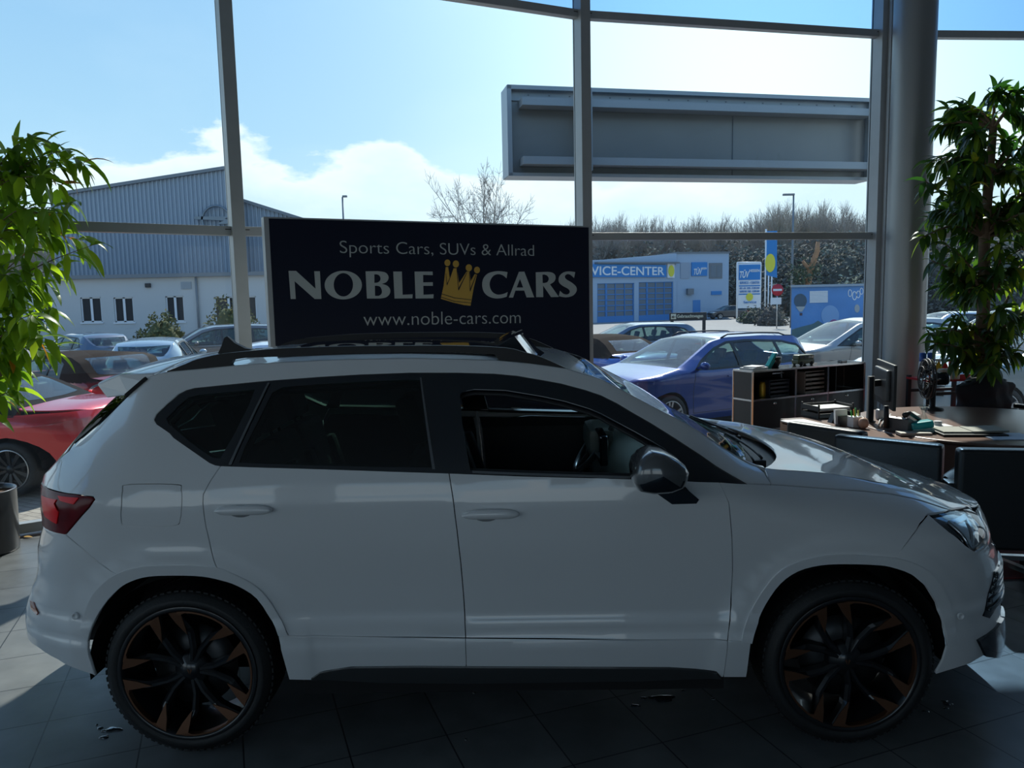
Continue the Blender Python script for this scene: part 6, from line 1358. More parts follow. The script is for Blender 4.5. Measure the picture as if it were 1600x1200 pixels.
def corr(name, label, pts, d, dep=25):
    """corrugated gable wall: pts = top outline (x,z) left to right"""
    r = empty(name, (0, 0, 0), label=label, cat='building'); x0, x1 = pts[0][0], pts[-1][0]; n = int((x1 - x0) / .10); V = []
    zb0 = zg(d)
    for i in range(n + 1):
        x = x0 + (x1 - x0) * i / n; z = np.interp(x, [q[0] for q in pts], [q[1] for q in pts]); dy = (0, .0, .14, .14)[i % 4]; V += [(x, d + dy, zb0), (x, d + dy, z)]
    mb = MB(); mb.add(V, [(2 * i, 2 * i + 2, 2 * i + 3, 2 * i + 1) for i in range(n)]); mb.build('corrugated_wall', M_sheet, r)
    mb = MB()
    for (a, b) in zip(pts[:-1], pts[1:]):
        mb.add([(a[0], d - .25, a[1]), (b[0], d - .25, b[1]), (b[0], d + dep, b[1]), (a[0], d + dep, a[1]), (a[0], d - .25, a[1] + .3), (b[0], d - .25, b[1] + .3), (b[0], d + dep, b[1] + .3), (a[0], d + dep, a[1] + .3)], [(0, 1, 5, 4), (4, 5, 6, 7), (3, 2, 1, 0), (0, 4, 7, 3), (1, 2, 6, 5)])
    mb.build('roof', M_gut, r)
    mb = MB(); mb.add([(x0, d + dep, zb0), (x1, d + dep, zb0), (x1, d + dep, pts[-1][1]), (x0, d + dep, pts[0][1]), (x0, d + .1, zb0), (x1, d + .1, zb0), (x1, d + .1, pts[-1][1]), (x0, d + .1, pts[0][1])], [(0, 1, 2, 3), (4, 0, 3, 7), (1, 5, 6, 2)]); mb.build('side_wall', M_sheet, r); return r
H1 = corr('warehouse_hall', 'large hall clad in blue-grey corrugated metal with a round emblem', [(at(78, 308, d2).x, at(78, 308, d2).z), (at(97, 305, d2).x, at(97, 305, d2).z), (at(353, 265, d2).x, at(353, 265, d2).z), (at(368, 270, d2).x, at(368, 270, d2).z)], d2, 1.5)
H2 = corr('warehouse_annex', 'lower corrugated hall part sloping down behind the mullion and the board', [(at(366, 311, d2 + 2).x, at(366, 311, d2 + 2).z), (at(375, 314, d2 + 2).x, at(375, 314, d2 + 2).z), (at(470, 344, d2 + 2).x, at(470, 344, d2 + 2).z), (at(560, 374, d2 + 2).x, at(560, 374, d2 + 2).z)], d2 + 2)
p = at(338, 344, d2 - .3); k_ = d2 / F; mb = MB(); mb.lathe([(20 * k_, -.1), (23 * k_, -.1), (23 * k_, .1), (20 * k_, .1)], 40, c=(p.x, p.y, p.z), axis='y', close=True); 
mb.prism([(-33 * k_, 6 * k_), (-33 * k_, 2 * k_), (12 * k_, -1 * k_), (0, -6 * k_), (24 * k_, -6 * k_), (24 * k_, -3 * k_), (14 * k_, 2 * k_), (22 * k_, 5 * k_)], lambda a, b, d: (p.x + a, p.y + d, p.z + b), -.1, .1); fixn(mb.build('emblem', mat('emblem_grey', (.16, .19, .22), .4, metal=.5), H1))
# steel billboard hung in front of the facade
dA, dB = 14.0, 15.5; q = [at(790, 137, dA), at(1358, 158, dB), at(1352, 281, dB), at(794, 276, dA)]
o_ = Vector((q[0].x, q[0].y, 0)); e_ = Vector((q[1].x, q[1].y, 0)) - o_; LB = e_.length; MBd = frame(o_, e_); zt_b = (q[0].z + q[1].z) / 2; zb_b = (q[2].z + q[3].z) / 2
bb_ = empty('steel_sign_box', (0, 0, 0), label='large grey steel sign box seen from behind, hanging in the sky outside the centre window', cat='sign'); Mst = mat('galvanised_steel', (.26, .265, .26), .38, metal=.4, noise=(1.2, .12)); Mst2 = mat('pale_steel', (.36, .39, .41), .42, metal=.35)
mb = MB(); mb.box((0, .0, zb_b), (LB, .35, zt_b), MBd); mb.build('sign_casing', Mst, bb_)
mb = MB(); t = .06
mb.box((-.01, -.14, zb_b - .01), (.07, .36, zt_b + .01), MBd); mb.box((LB - .07, -.14, zb_b - .01), (LB + .01, .36, zt_b + .01), MBd); mb.box((0, -.14, zt_b - .05), (LB, .36, zt_b + .02), MBd); mb.box((0, -.14, zb_b - .02), (LB, .36, zb_b + .04), MBd); mb.box((.05, -.03, zt_b - .22), (LB - .05, .0, zt_b - .05), MBd); mb.build('edge_frame', Mst2, bb_)
mb = MB(); mb.box((LB * .188, -.40, zb_b + .05), (LB * .188 + .10, -.34, zt_b - .05), MBd); mb.build('upright_beam', Mst2, bb_)
for zz in (zt_b - .30, zb_b + .22): mb = MB(); mb.box((.22, -.34, zz - .06), (LB - .15, -.02, zz + .07), MBd); mb.build('cross_beam', Mst2, bb_)
for uu in [float(min(np.linspace(0, LB * 1.2, 500), key=lambda u: abs(proj(MBd @ Vector((u, -.43, zt_b)))[0] - px))) for px in (913, 1379)]:
    mb = MB(); mb.box((uu - .07, -.52, zg(14)), (uu + .07, -.34, zt_b - .02), MBd); mb.build('post', Mst2, bb_)
mb = MB(); mb.box((LB * .6, -.012, zb_b + .05), (LB * .6 + .012, .0, zt_b - .2), MBd)
for i in range(18): u = .4 + (LB - .8) * i / 17; mb.box((u - .015, -.036, zt_b - .13), (u + .015, -.03, zt_b - .11), MBd)
mb.build('rivet', M_gut, bb_)
# service workshop
M_bl = mat('service_white', (.36, .46, .58), .8); M_sb = mat('sign_blue', (.015, .20, .52), .5); M_gb = mat('gate_blue', (.05, .22, .52), .5); M_wt = mat('sign_white', (.75, .77, .78), .5); M_ylw = mat('sign_yellow', (.70, .65, .05), .5); M_gz = mat('gate_pane', (.13, .17, .21), .4); M_rd = mat('sign_red', (.5, .02, .04), .5)
sv = empty('service_workshop', (0, 0, 0), label='blue and white service workshop with two glazed roll-up gates and a long blue sign', cat='building')
ea, eb = at(870, 410, 76), at(1057, 411, 86); EE = Vector((eb.x - ea.x, eb.y - ea.y, 0)); LE = EE.length; ME = frame((ea.x, ea.y, 0), EE)
def ep(px, py):
    r = Vector(ray(px, py)); n_ = Vector((-EE.y, EE.x, 0)).normalized(); o = Vector((0, 0, CH)); t = (Vector((ea.x, ea.y, 0)) - o).dot(n_) / r.dot(n_); w = o + r * t; return ((w - Vector((ea.x, ea.y, 0))).dot(EE.normalized()), w.z)
gates = [[(933, 443), (991, 442), (991, 503), (933, 506)], [(998, 441), (1052, 440), (1052, 501), (998, 503)]]
ztp = ep(1057, 396)[1]; zlw = ep(929, 411)[1]
mb = MB(); body_ = [(0, zg(76)), (LE, zg(86)), (LE, ztp), (ep(945, 411)[0], ep(945, 411)[1] + .35), (0, zlw + .1)]; gl_ = [[ep(*c) for c in g] for g in gates]
mb.prism([body_] + gl_, lambda a, b, d: ME @ Vector((a, d, b)), 0, .4); mb.box((0, .4, zg(86)), (LE, 14, zlw), ME); fixn(mb.build('wall', M_bl, sv))
mb = MB(); mb.prism([ep(929, 409.5), ep(1057, 409.5), ep(1057, 412), ep(929, 412)], lambda a, b, d: ME @ Vector((a, d, b)), -.5, 0); fixn(mb.build('canopy', M_gut, sv))
for g in gl_:
    x0, x1 = g[0][0], g[1][0]; z1_ = min(g[0][1], g[1][1]); z0_ = g[2][1]; mb = MB(); mb.box((x0, .15, z0_ - .3), (x1, .22, z1_ + .1), ME); gt = mb.build('gate', M_gz, sv)
    mb = MB(); H_ = z1_ - z0_
    for i in range(7): z = z0_ + H_ * (.16 + .84 * i / 6); mb.box((x0, .08, z - .05), (x1, .16, z + .05), ME)
    for i in range(5): x = x0 + (x1 - x0) * i / 4; wd = .12 if i in (0, 1, 4) else .05; mb.box((x - wd, .08, z0_), (x + wd, .16, z1_), ME)
    mb.box((x0, .06, z0_ - .3), (x1, .16, z0_ + H_ * .16), ME); mb.build('gate_bars', M_gb, gt)
a0, a1 = ep(900, 413), ep(1038.5, 413); zb1 = ep(980, 433)[1]; zt1 = ep(980, 413.5)[1]; mb = MB(); mb.box((0.1, -.25, zb1), (a1[0], 0, zt1), ME); sg = mb.build('fascia_sign', M_sb, sv)
def etext(txt, px0, px1, zb, zt, m, par, off=-.27):
    o = text_obj('sign_text', txt, 1, Matrix.Identity(4), m, par, .02, bold=.012); xs = [v.co.x for v in o.data.vertices]; x0, w = min(xs), max(xs) - min(xs); u0, u1 = ep(px0, 420)[0], ep(px1, 420)[0]
    for v in o.data.vertices: v.co = ME @ Vector((u0 + (v.co.x - x0) / w * (u1 - u0), off - v.co.z, zb + v.co.y / .70 * (zt - zb)))
etext('SERVICE-CENTER', 889, 1035, zb1 + (zt1 - zb1) * .16, zt1 - (zt1 - zb1) * .16, M_wt, sg)
u, z = ep(1046.5, 423.5); mb = MB(); mb.prism([(u - .55, z - .75), (u + .55, z - .75), (u + .55, z + .8), (u - .55, z + .8)], lambda a, b, d: ME @ Vector((a, d, b)), -.2, 0); mb.m(1).prism(circle(u, z, .46, .62, 20), lambda a, b, d: ME @ Vector((a, d, b)), -.26, -.2); fixn(mb.build('emblem_plate', [M_wt, M_ylw], sv))
# two-storey part
dt = 86.2; tA, tB = at(1057, 396, dt), at(1139, 396, dt + 1.5); ztw = tA.z; twr = empty('office_block', (0, 0, 0), label='white two-storey office block with blue sign joined to the workshop', cat='building')
MT = frame((tA.x, tA.y, 0), (tB.x - tA.x, tB.y - tA.y)); LT = (Vector((tB.x - tA.x, tB.y - tA.y))).length
def tpt(px, py):
    n_ = MT.col[1].to_3d(); r = Vector(ray(px, py)); o = Vector((0, 0, CH)); o2 = Vector((tA.x, tA.y, 0)); t = (o2 - o).dot(n_) / r.dot(n_); w = o + r * t; return ((w - o2).dot(MT.col[0].to_3d()), w.z)
mb = MB(); mb.box((0, 0, zg(86)), (LT, 10, ztw), MT); mb.build('wall', M_bl, twr); mb = MB(); mb.box((-.1, -.15, ztw), (LT + .1, 10, ztw + .15), MT); mb.build('roof_edge', M_gut, twr)
def trect(nm, a, b, m, d=-.08, par=twr):
    p0, p1 = tpt(*a), tpt(*b); mb = MB(); mb.box((p0[0], d, p1[1]), (p1[0], .02, p0[1]), MT); return mb.build(nm, m, par)
trect('shutter', (1063, 410), (1077, 435), mat('shutter_grey', (.30, .36, .44), .6)); w_ = trect('window', (1108, 411), (1128, 435), M_gut); trect('pane', (1110, 415), (1118, 433), M_gz, -.1, w_); trect('pane', (1119.5, 415), (1127, 433), M_gz, -.1, w_)
sg2 = trect('wall_sign', (1080, 410), (1104, 431), M_sb, -.15); 
def ttext(txt, x0_, x1_, yb, yt, m, par, fn, off, sh=0, bold=.02):
    o = text_obj('sign_text', txt, 1, Matrix.Identity(4), m, par, .02, bold=bold, shear=sh); xs = [v.co.x for v in o.data.vertices]; x0, w = min(xs), max(xs) - min(xs); u0, z0_ = fn(x0_, yb); u1, _ = fn(x1_, yb); z1_ = fn(x0_, yt)[1]
    for v in o.data.vertices: v.co = off(u0 + (v.co.x - x0) / w * (u1 - u0), z0_ + v.co.y / .70 * (z1_ - z0_), v.co.z)
    return o
ttext('TÜV', 1083, 1096, 429, 420, M_wt, sg2, tpt, lambda a, b, c: MT @ Vector((a, -.17 - c, b)), .25); ttext('HESSEN', 1094, 1103, 421, 418, M_wt, sg2, tpt, lambda a, b, c: MT @ Vector((a, -.17 - c, b)))
trect('door', (1082.5, 469), (1094, 493), M_gb, -.05); trect('small_sign', (1111, 455), (1127, 460.5), M_sb, -.1); trect('air_unit', (1072, 451), (1081, 460), M_gut, -.5)
# pylon
def pylon():
    d = 73.0; r = empty('sign_pylon', (0, 0, 0), label='tall white and blue testing-station pylon sign beside the workshop', cat='sign')
    def fn(px, py): p = at(px, py, d); return (p.x, p.z)
    def rect(nm, a, b, m, y, par): p0, p1 = fn(*a), fn(*b); mb = MB(); mb.box((p0[0], y, p1[1]), (p1[0], d + .2, p0[1])); return mb.build(nm, m, par)
    rect('sign_board', (1153, 412), (1188, 481), M_wt, d - .1, r); rect('header', (1154, 414), (1187, 437), M_sb, d - .15, r)
    mb = MB()
    for px in (1152.3, 1188.5): p = fn(px, 410); mb.tube([(p[0], d, zg(d)), (p[0], d, p[1])], .09, 8)
    p0, p1 = fn(1152.3, 410.5), fn(1188.5, 410.5); mb.tube([(p0[0], d, p0[1]), (p1[0], d, p1[1])], .09, 8); mb.build('pylon_post', M_wt, r)
    off = lambda a, b, c: (a, d - .17 - c, b)
    ttext('TÜV', 1155, 1170, 434, 424, M_wt, r, fn, off, .25); ttext('HESSEN', 1170, 1186, 425, 421, M_wt, r, fn, off); ttext('SERVICE - CENTER', 1155, 1186, 444, 440, M_sb, r, fn, off, bold=0); ttext('MO - FR   8.00 - 17.00 UHR', 1155, 1186, 452, 449, M_sb, r, fn, off, bold=0); ttext('SAMSTAG  9.00 - 12.00 UHR', 1155, 1186, 457, 454, M_sb, r, fn, off, bold=0)
    c = fn(1170.5, 464); mb = MB(); mb.prism(circle(c[0], c[1], .33, .36, 18), lambda a, b, e: (a, e, b), d - .16, d - .1); fixn(mb.build('yellow_emblem', M_ylw, r)); ttext('Service', 1161, 1181, 474, 470, M_sb, r, fn, off, bold=0)
    rect('rule', (1154, 446), (1187, 447), M_sb, d - .13, r); rect('rule', (1154, 459), (1187, 460), M_sb, d - .13, r)
pylon()
# flag
fl = empty('banner_flag', (0, 0, 0), label='tall blue flag with a yellow disc on a white pole beside the pylon', cat='flag'); d = 68.0; p0 = at(1197, 358, d)
mb = MB(); mb.tube([(p0.x, d, zg(d)), (p0.x, d, p0.z)], .07, 8); mb.build('flag_pole', M_wt, fl)
mb = MB(); V = []; zA, zB = at(1198, 361, d).z, at(1198, 430, d).z; wd = (at(1212, 400, d).x - p0.x)
for i in range(21):
    for j in range(9): t = i / 20; s = j / 8; V.append((p0.x + .08 + wd * s * (1 + .10 * t), d + .05 * math.sin(s * 5 + t * 4), zA + (zB - zA) * t - .25 * s * t))
mb.add(V, [(i * 9 + j, i * 9 + j + 1, (i + 1) * 9 + j + 1, (i + 1) * 9 + j) for i in range(20) for j in range(8)], True); mb.build('flag_cloth', M_sb, fl)
c = at(1203, 411, d); mb = MB(); mb.prism(circle(c.x, c.z, .44, .80, 22), lambda a, b, e: (a, d + e, b), -.09, -.06); fixn(mb.build('yellow_emblem', M_ylw, fl))
for px in (1201, 1206): mb = MB(); p = at(px, 430, d + 3); mb.tube([(p.x, d + 3, zg(d + 3)), (p.x, d + 3, p.z)], .06, 6); mb.build('flag_pole', M_wt, None, 'bare white pole between the blue flag and the no-entry sign' if px == 1206 else 'bare white pole directly under the blue flag', 'pole')
# no entry sign
d = 54.0; ne = empty('no_entry_sign', (0, 0, 0), label='round red no-entry sign with white bar on a post', cat='road sign'); p = at(1214.5, 453, d)
mb = MB(); mb.lathe([(0, -.06), (.41, -.06), (.41, -.03)], 30, c=(p.x, d, p.z), axis='y'); mb.m(1).box((p.x - .31, d - .07, p.z - .07), (p.x + .31, d - .058, p.z + .07)); mb.build('sign_disc', [M_rd, M_wt], ne)
p2 = at(1212, 470, d); mb = MB(); mb.box((p2.x - .38, d - .05, p2.z - .25), (p2.x + .38, d - .03, p2.z + .22)); mb.build('plate', M_wt, ne); mb = MB(); mb.tube([(p.x, d, zg(d)), (p.x, d, p.z)], .035, 8); mb.build('post', M_tube, ne)
# used-car direction board
d = 27.0; gs = empty('direction_board', (0, 0, 0), label='low black board with arrow and used-car wording on two posts', cat='sign'); a, b = at(1046, 489, d), at(1104, 500, d)
def gfn(px, py): p = at(px, py, d); return (p.x, p.z)
mb = MB(); mb.box((a.x, d - .03, b.z), (b.x, d + .03, a.z)); mb.build('board', M_blk, gs)
for px in (1050, 1100): mb = MB(); p = at(px, 495, d); mb.box((p.x - .05, d - .04, zg(d)), (p.x + .05, d + .04, b.z)); mb.build('post', M_blk, gs)
mc = mat('cream_print', (.6, .58, .45), .5); a2, b2 = at(1048, 490.5, d), at(1056, 498.5, d); mb = MB(); mb.box((a2.x, d - .045, b2.z), (b2.x, d - .03, a2.z)); mb.build('arrow_plate', mc, gs)
ttext('←', 1049, 1055, 497, 493, M_blk, gs, gfn, lambda a, b, c: (a, d - .05 - c, b)); ttext('Gebrauchtwagen', 1057.5, 1098, 496.5, 491.5, mc, gs, gfn, lambda a, b, c: (a, d - .035 - c, b), bold=.015)
# painted kiosk
d = 42.0; ks = empty('painted_kiosk', (0, 0, 0), label='blue utility box painted with hot-air balloons', cat='utility box'); a, b = at(1237, 449, d), at(1362, 527, d)
def kf(px, py): p = at(px, py, d); return (p.x, p.z)
mb = MB(); mb.prism([(a.x, d), (b.x, d), (b.x + 1.3, d + 3), (a.x + 1.3, d + 3)], lambda x, y, z: (x, y, z), zg(d), a.z); mb.build('housing', mat('mural_blue', (.10, .26, .55), .7, noise=(.8, .25)), ks); mb = MB(); mb.prism([(a.x - .1, d - .15), (b.x + .1, d - .15), (b.x + 1.4, d + 3.1), (a.x + 1.2, d + 3.1)], lambda x, y, z: (x, y, z), a.z, a.z + .12); mb.build('lid', mat('lid_grey', (.3, .36, .42), .6), ks)
mb = MB(); 
for k in range(8): p0, p1 = kf(1265, 455 + k * 2.3), kf(1293, 456.3 + k * 2.3); mb.box((p0[0], d - .04, p1[1]), (p1[0], d, p0[1]))
mb.build('louvre', M_wt, ks)
def mur(loops, m, nm, e=0): mb = MB(); mb.prism([[kf(*q) for q in lp] for lp in loops] if hasattr(loops[0][0], '__len__') else [kf(*q) for q in loops], lambda a, b, y: (a, y, b), d - .02 - e, d - e); return fixn(mb.build(nm, m, ks))
mur(circle(1250.5, 470, 10, 11, 24), mat('balloon_dark', (.06, .10, .14), .7), 'painted_balloon'); mur([(1243, 479), (1258, 479), (1253, 487), (1249, 487)], mat('balloon_pale', (.4, .42, .42), .7), 'painted_balloon', .01); mur([(1249.5, 489), (1253.5, 489), (1253.5, 493), (1249.5, 493)], mat('basket', (.08, .06, .08), .7), 'painted_basket')
mur(circle(1297, 493, 14, 16, 28), mat('balloon_light', (.22, .38, .62), .7), 'painted_balloon'); mur(circle(1303, 507, 8, 8, 20), mat('balloon_red', (.30, .10, .25), .7), 'painted_balloon', .01); mur(circle(1339, 482, 4, 6.5, 16), MATS['balloon_pale'], 'painted_balloon'); mur([(1237, 515), (1250, 511), (1270, 506), (1278, 501), (1290, 508), (1320, 511), (1352, 506), (1362, 503), (1362, 527), (1237, 527)], mat('painted_hills', (.10, .17, .18), .8), 'painted_hills', .005)
for k, (x, y, s_) in enumerate(((1328, 458, 1), (1335, 462, 1.2), (1341, 460, 1), (1346, 455, .9))): mur([[(x + dx * s_, y + dy * s_) for dx, dy in circle(0, 0, 3.2, 6, 14)], [(x + dx * s_, y + dy * s_) for dx, dy in circle(0, 0, 2.2, 4.8, 14)]], M_wt, 'painted_scrawl')
# lamp posts
for (px, py, d, lab, sgn) in ((1240, 305, 55, 'tall street lamp with a short arm above the bare wood', -1), (535, 308, 58, 'slim street lamp above the advertising board', 1)):
    r = empty('street_lamp', (0, 0, 0), label=lab, cat='street lamp'); p = at(px, py, d); mb = MB(); mb.tube([(p.x, d, zg(d)), (p.x, d, p.z)], [.11, .06], 8); mb.build('pole', M_gut, r); mb = MB(); mb.box((p.x + (0 if sgn > 0 else -.75), d - .12, p.z - .02), (p.x + (.35 if sgn > 0 else .05), d + .12, p.z + .12), bev=.03); mb.build('lamp_head', M_gut, r)
# bare trees
M_bark = mat('bare_bark', (.27, .24, .21), .9, noise=(4, .3)); M_bark2 = mat('pale_bark', (.36, .32, .27), .9, noise=(4, .3))
def bare_mesh(name, seed, h, spread, depth=5, kids=4, m=None, r0=.16, fan=.55, first=.3):
    rr = random.Random(seed); mb = MB()
    def grow(p, d, L, r, lv):
        n = 3; pts = [p]; q = p.copy(); dd = d.copy()
        for i in range(n): dd = (dd + Vector((rr.uniform(-.15, .15), rr.uniform(-.15, .15), .06))).normalized(); q = q + dd * L / n; pts.append(q.copy())
        mb.tube(pts, [r * (1 - .45 * i / n) for i in range(n + 1)], 5 if lv < 2 else 3, caps=False, smooth=False)
        if lv >= depth: return
        k = kids + (lv == 0) * 3
        for j in range(k):
            t = rr.uniform(first if lv == 0 else .25, 1.0); i0 = min(int(t * n), n - 1); b = pts[i0].lerp(pts[i0 + 1], t * n - i0)
            a = rr.uniform(0, 2 * math.pi); u = dd.orthogonal().normalized(); v = dd.cross(u); nd = (dd * rr.uniform(.7, 1.1) + (u * math.cos(a) + v * math.sin(a)) * fan * spread * rr.uniform(.6, 1.3) + Vector((0, 0, .12))).normalized()
            grow(b, nd, L * rr.uniform(.5, .72), max(r * .55, .012), lv + 1)
        grow(pts[-1], dd, L * .6, max(r * .55, .012), lv + 1)
    grow(Vector((0, 0, 0)), Vector((0, 0, 1)), h * .42, r0, 0)
    o = mb.build(name, m or M_bark); return o
protos = [bare_mesh('bare_tree', s_, 15, sp_, 4, 5, [M_bark, M_bark2][s_ % 2], r_, f_) for s_, sp_, r_, f_ in ((1, .8, .14, .5), (2, .9, .17, .55), (3, .7, .13, .5), (4, 1.0, .18, .6))]
rr = random.Random(21); cnt_t = 0
def skyh(px): return float(np.interp(px, [560, 640, 760, 860, 905, 930, 960, 1000, 1040, 1080, 1120, 1160, 1200, 1240, 1290, 1356, 1450, 1600], [346, 342, 344, 343, 336, 334, 334, 331, 326, 332, 336, 328, 302, 318, 312, 320, 330, 345]))
descr = ['bare leafless tree in the wood along the skyline', ]
spots = []
for row, (d, n) in enumerate(((104, 36), (116, 36), (130, 34))):
    for i in range(n): px = 560 + (1700 - 560) * (i + rr.random()) / n; spots.append((px, d + rr.uniform(-5, 5), row))
for i in range(8): spots.append((-60 + i * 24 + rr.uniform(-8, 8), 100 + rr.uniform(-8, 8), 3))
base_h = {o.name: max(v.co.z for v in o.data.vertices) for o in protos}
for k, (px, d, row) in enumerate(spots):
    if 870 < px < 1145 and d < 100: d = 104
    src = protos[k % 4]; o = src if k < 4 else src.copy()
    if k >= 4: COL.objects.link(o)
    sky = skyh(px) if row < 3 else 352; top = at(px, sky + rr.uniform(-3, 14 + 8 * (row == 0)), d).z; s_ = (top - zg(d)) / base_h[src.name]
    o.location = gpt(px, d); o.scale = (s_ * rr.uniform(.9, 1.2),) * 2 + (s_,); o.rotation_euler = (0, 0, rr.uniform(0, 6.28))
    tag(o, 'leafless tree in the bare wood behind the workshop' if row < 3 else 'leafless tree beyond the sunlit ficus in the black planter', 'tree', 'leafless trees of the wood' if row < 3 else 'leafless trees beyond the sunlit ficus')
st_ = bare_mesh('bare_tree', 17, 10, 1.3, 5, 3, M_bark, .15, .95, .4); tag(st_, 'single bare spreading tree standing beyond the advertising board, under the steel sign box', 'tree'); d = 62; top = at(752, 246, d).z; s_ = (top - zg(d)) / max(v.co.z for v in st_.data.vertices); st_.location = gpt(746, d); st_.scale = (s_ * .78, s_ * .78, s_)
# bushes
def bush(name, label, px, d, w, h, seed, cols=((.07, .08, .02), (.16, .14, .04)), n=900, kind=None, cat='bush', dep=None, lw=.16):
    rr = random.Random(seed); c = gpt(px, d); r = empty(name, c, label=label, cat=cat) if kind is None else None; off = Vector((0, 0, 0)) if r else c; dep = dep or w * .5
    mb = MB(); V = []
    def rad(th, ph): return .86 + .10 * math.sin(3 * th + seed) + .07 * math.sin(5 * th + 2 * ph + seed) + .06 * math.sin(7 * ph)
    for i in range(9):
        a = math.pi / 2 * i / 8
        for j in range(18): b = 2 * math.pi * j / 18; k = rad(b, a) * .78; V.append(off + Vector((w / 2 * k * math.cos(a) * math.cos(b), dep * k * math.cos(a) * math.sin(b), h * k * math.sin(a))))
    mb.add(V, [(i * 18 + j, i * 18 + (j + 1) % 18, (i + 1) * 18 + (j + 1) % 18, (i + 1) * 18 + j) for i in range(8) for j in range(18)], True)
    for i in range(n):
        a = math.asin(rr.random()) if rr.random() < .8 else rr.uniform(0, .5); b = rr.uniform(0, 2 * math.pi); k = rad(b, a) * rr.uniform(.85, 1.08); p = off + Vector((w / 2 * k * math.cos(a) * math.cos(b), dep * k * math.cos(a) * math.sin(b), h * k * math.sin(a)))
        u = Vector((rr.uniform(-1, 1), rr.uniform(-1, 1), rr.uniform(-.3, 1))).normalized(); v = u.orthogonal().normalized(); mb.cur = 1 if rr.random() < .45 else 0; mb.add([p - v * lw * .4, p + u * lw, p + v * lw * .4, p - u * lw * .4], [(0, 1, 2, 3)])
    mm = [mat('bush_%d' % int(sum(cols[0]) * 1000), cols[0], .9, noise=(3, .3)), mat('bush_l%d' % int(sum(cols[1]) * 1000), cols[1], .9, noise=(3, .3))]
    o = mb.build('foliage' if r else name, mm, r)
    if not r: tag(o, label, cat, None, kind)
    return r or o
bush('round_bush', 'round olive-green bush in front of the white building, the lower of two', 252, 45, 3.0, 2.05, 3); bush('round_bush', 'taller olive-green bush beside the downpipe, partly behind the mullion', 364, 44, 3.5, 3.1, 4)
bush('round_bush', 'low dark shrub at the foot of the pylon sign', 1180, 66, 2.6, 1.5, 5, ((.06, .065, .05), (.12, .12, .07)), 500); bush('round_bush', 'brownish twiggy shrub under the no-entry sign', 1207, 60, 2.8, 1.9, 6, ((.09, .08, .07), (.14, .12, .09)), 500); bush('round_bush', 'yellow-green low hedge at the anthracite car beside the pylon foot', 1166, 70, 1.6, .9, 7, ((.12, .14, .04), (.2, .22, .06)), 200)
bush('pale_shrub', 'pale yellowish shrub behind the painted utility box', 1328, 52, 3.2, 3.8, 8, ((.14, .15, .09), (.35, .36, .25)), 800, dep=1.2)
for i, (px, d, w, h, cc_) in enumerate(((600, 98, 24, 7, 0), (760, 97, 22, 6, 0), (900, 99, 24, 8.5, 0), (1010, 100, 22, 9.5, 1), (1110, 101, 20, 9, 0), (1190, 98, 16, 9.5, 1), (1262, 90, 14, 9, 0), (1330, 86, 13, 9, 1), (1420, 84, 16, 9, 0), (1520, 84, 18, 9.5, 1), (1640, 84, 18, 9, 0), (20, 100, 22, 7, 0))):
    bush('undergrowth', 'grey-brown undergrowth at the foot of the bare wood', px, d, w, h, 20 + i, ((.10, .105, .09), (.17, .175, .13)) if cc_ else ((.09, .09, .08), (.16, .15, .12)), 3600, kind='stuff', cat='undergrowth', dep=3.5, lw=.38)
# hacked orange-brown tree trunk
tk = empty('pruned_tree', (0, 0, 0), label='pruned tree with orange-brown trunk and stubby limbs behind the utility box', cat='tree'); d = 50; P = lambda px, py: tuple(at(px, py, d))
mb = MB(); b0 = gpt(1262, d); mb.tube([tuple(b0), P(1263, 445), P(1265, 425), P(1270, 412), P(1277, 392), P(1278, 378)], [.22, .20, .20, .19, .17, .12], 8); mb.tube([P(1266, 422), P(1260, 416), P(1254, 408)], [.13, .12, .09], 7); mb.build('trunk', mat('orange_bark', (.38, .19, .09), .8, noise=(5, .3)), tk)
mb = MB(); rr = random.Random(5)
for (px, py, r_) in ((1262, 430, 1.1), (1247, 425, .7), (1270, 420, .8), (1250, 440, .8)):
    c = at(px, py, d)
    for i in range(90): p = c + Vector([rr.gauss(0, r_ * .4) for _ in range(3)]); u = Vector([rr.uniform(-1, 1) for _ in range(3)]).normalized(); v = u.orthogonal(); mb.add([p, p + u * .22 + v * .05, p + u * .3, p + u * .2 - v * .07], [(0, 1, 2, 3)])
mb.build('foliage', mat('ivy', (.06, .08, .035), .8), tk)
# ------------------------------------------------------------------ light
SUNV = Vector((.20, .87, .86)).normalized()
sun = bpy.data.objects.new('sun', bpy.data.lights.new('sun', 'SUN')); COL.objects.link(sun); sun.data.energy = 5.2; sun.data.angle = R_(.6); sun.data.color = (1, .91, .78)
sun.rotation_euler = (-SUNV).to_track_quat('-Z', 'Y').to_euler()
W = bpy.data.worlds.new('sky'); S.world = W; W.use_nodes = True; nt = W.node_tree; nt.nodes.clear(); N = nt.nodes.new; Lk = nt.links.new
out = N('ShaderNodeOutputWorld'); bg = N('ShaderNodeBackground'); Lk(bg.outputs[0], out.inputs[0]); tc = N('ShaderNodeTexCoord'); sp = N('ShaderNodeSeparateXYZ'); Lk(tc.outputs['Generated'], sp.inputs[0])
ramp = N('ShaderNodeValToRGB'); Lk(sp.outputs['Z'], ramp.inputs[0]); cr = ramp.color_ramp; cr.elements[0].position = 0; cr.elements[0].color = (.62, .74, .82, 1); cr.elements[1].position = 1; cr.elements[1].color = (.12, .30, .68, 1)
for p_, c_ in ((.10, (.52, .72, .86, 1)), (.20, (.40, .62, .80, 1)), (.36, (.28, .50, .74, 1)), (.6, (.16, .38, .76, 1))): e = cr.elements.new(p_); e.color = c_
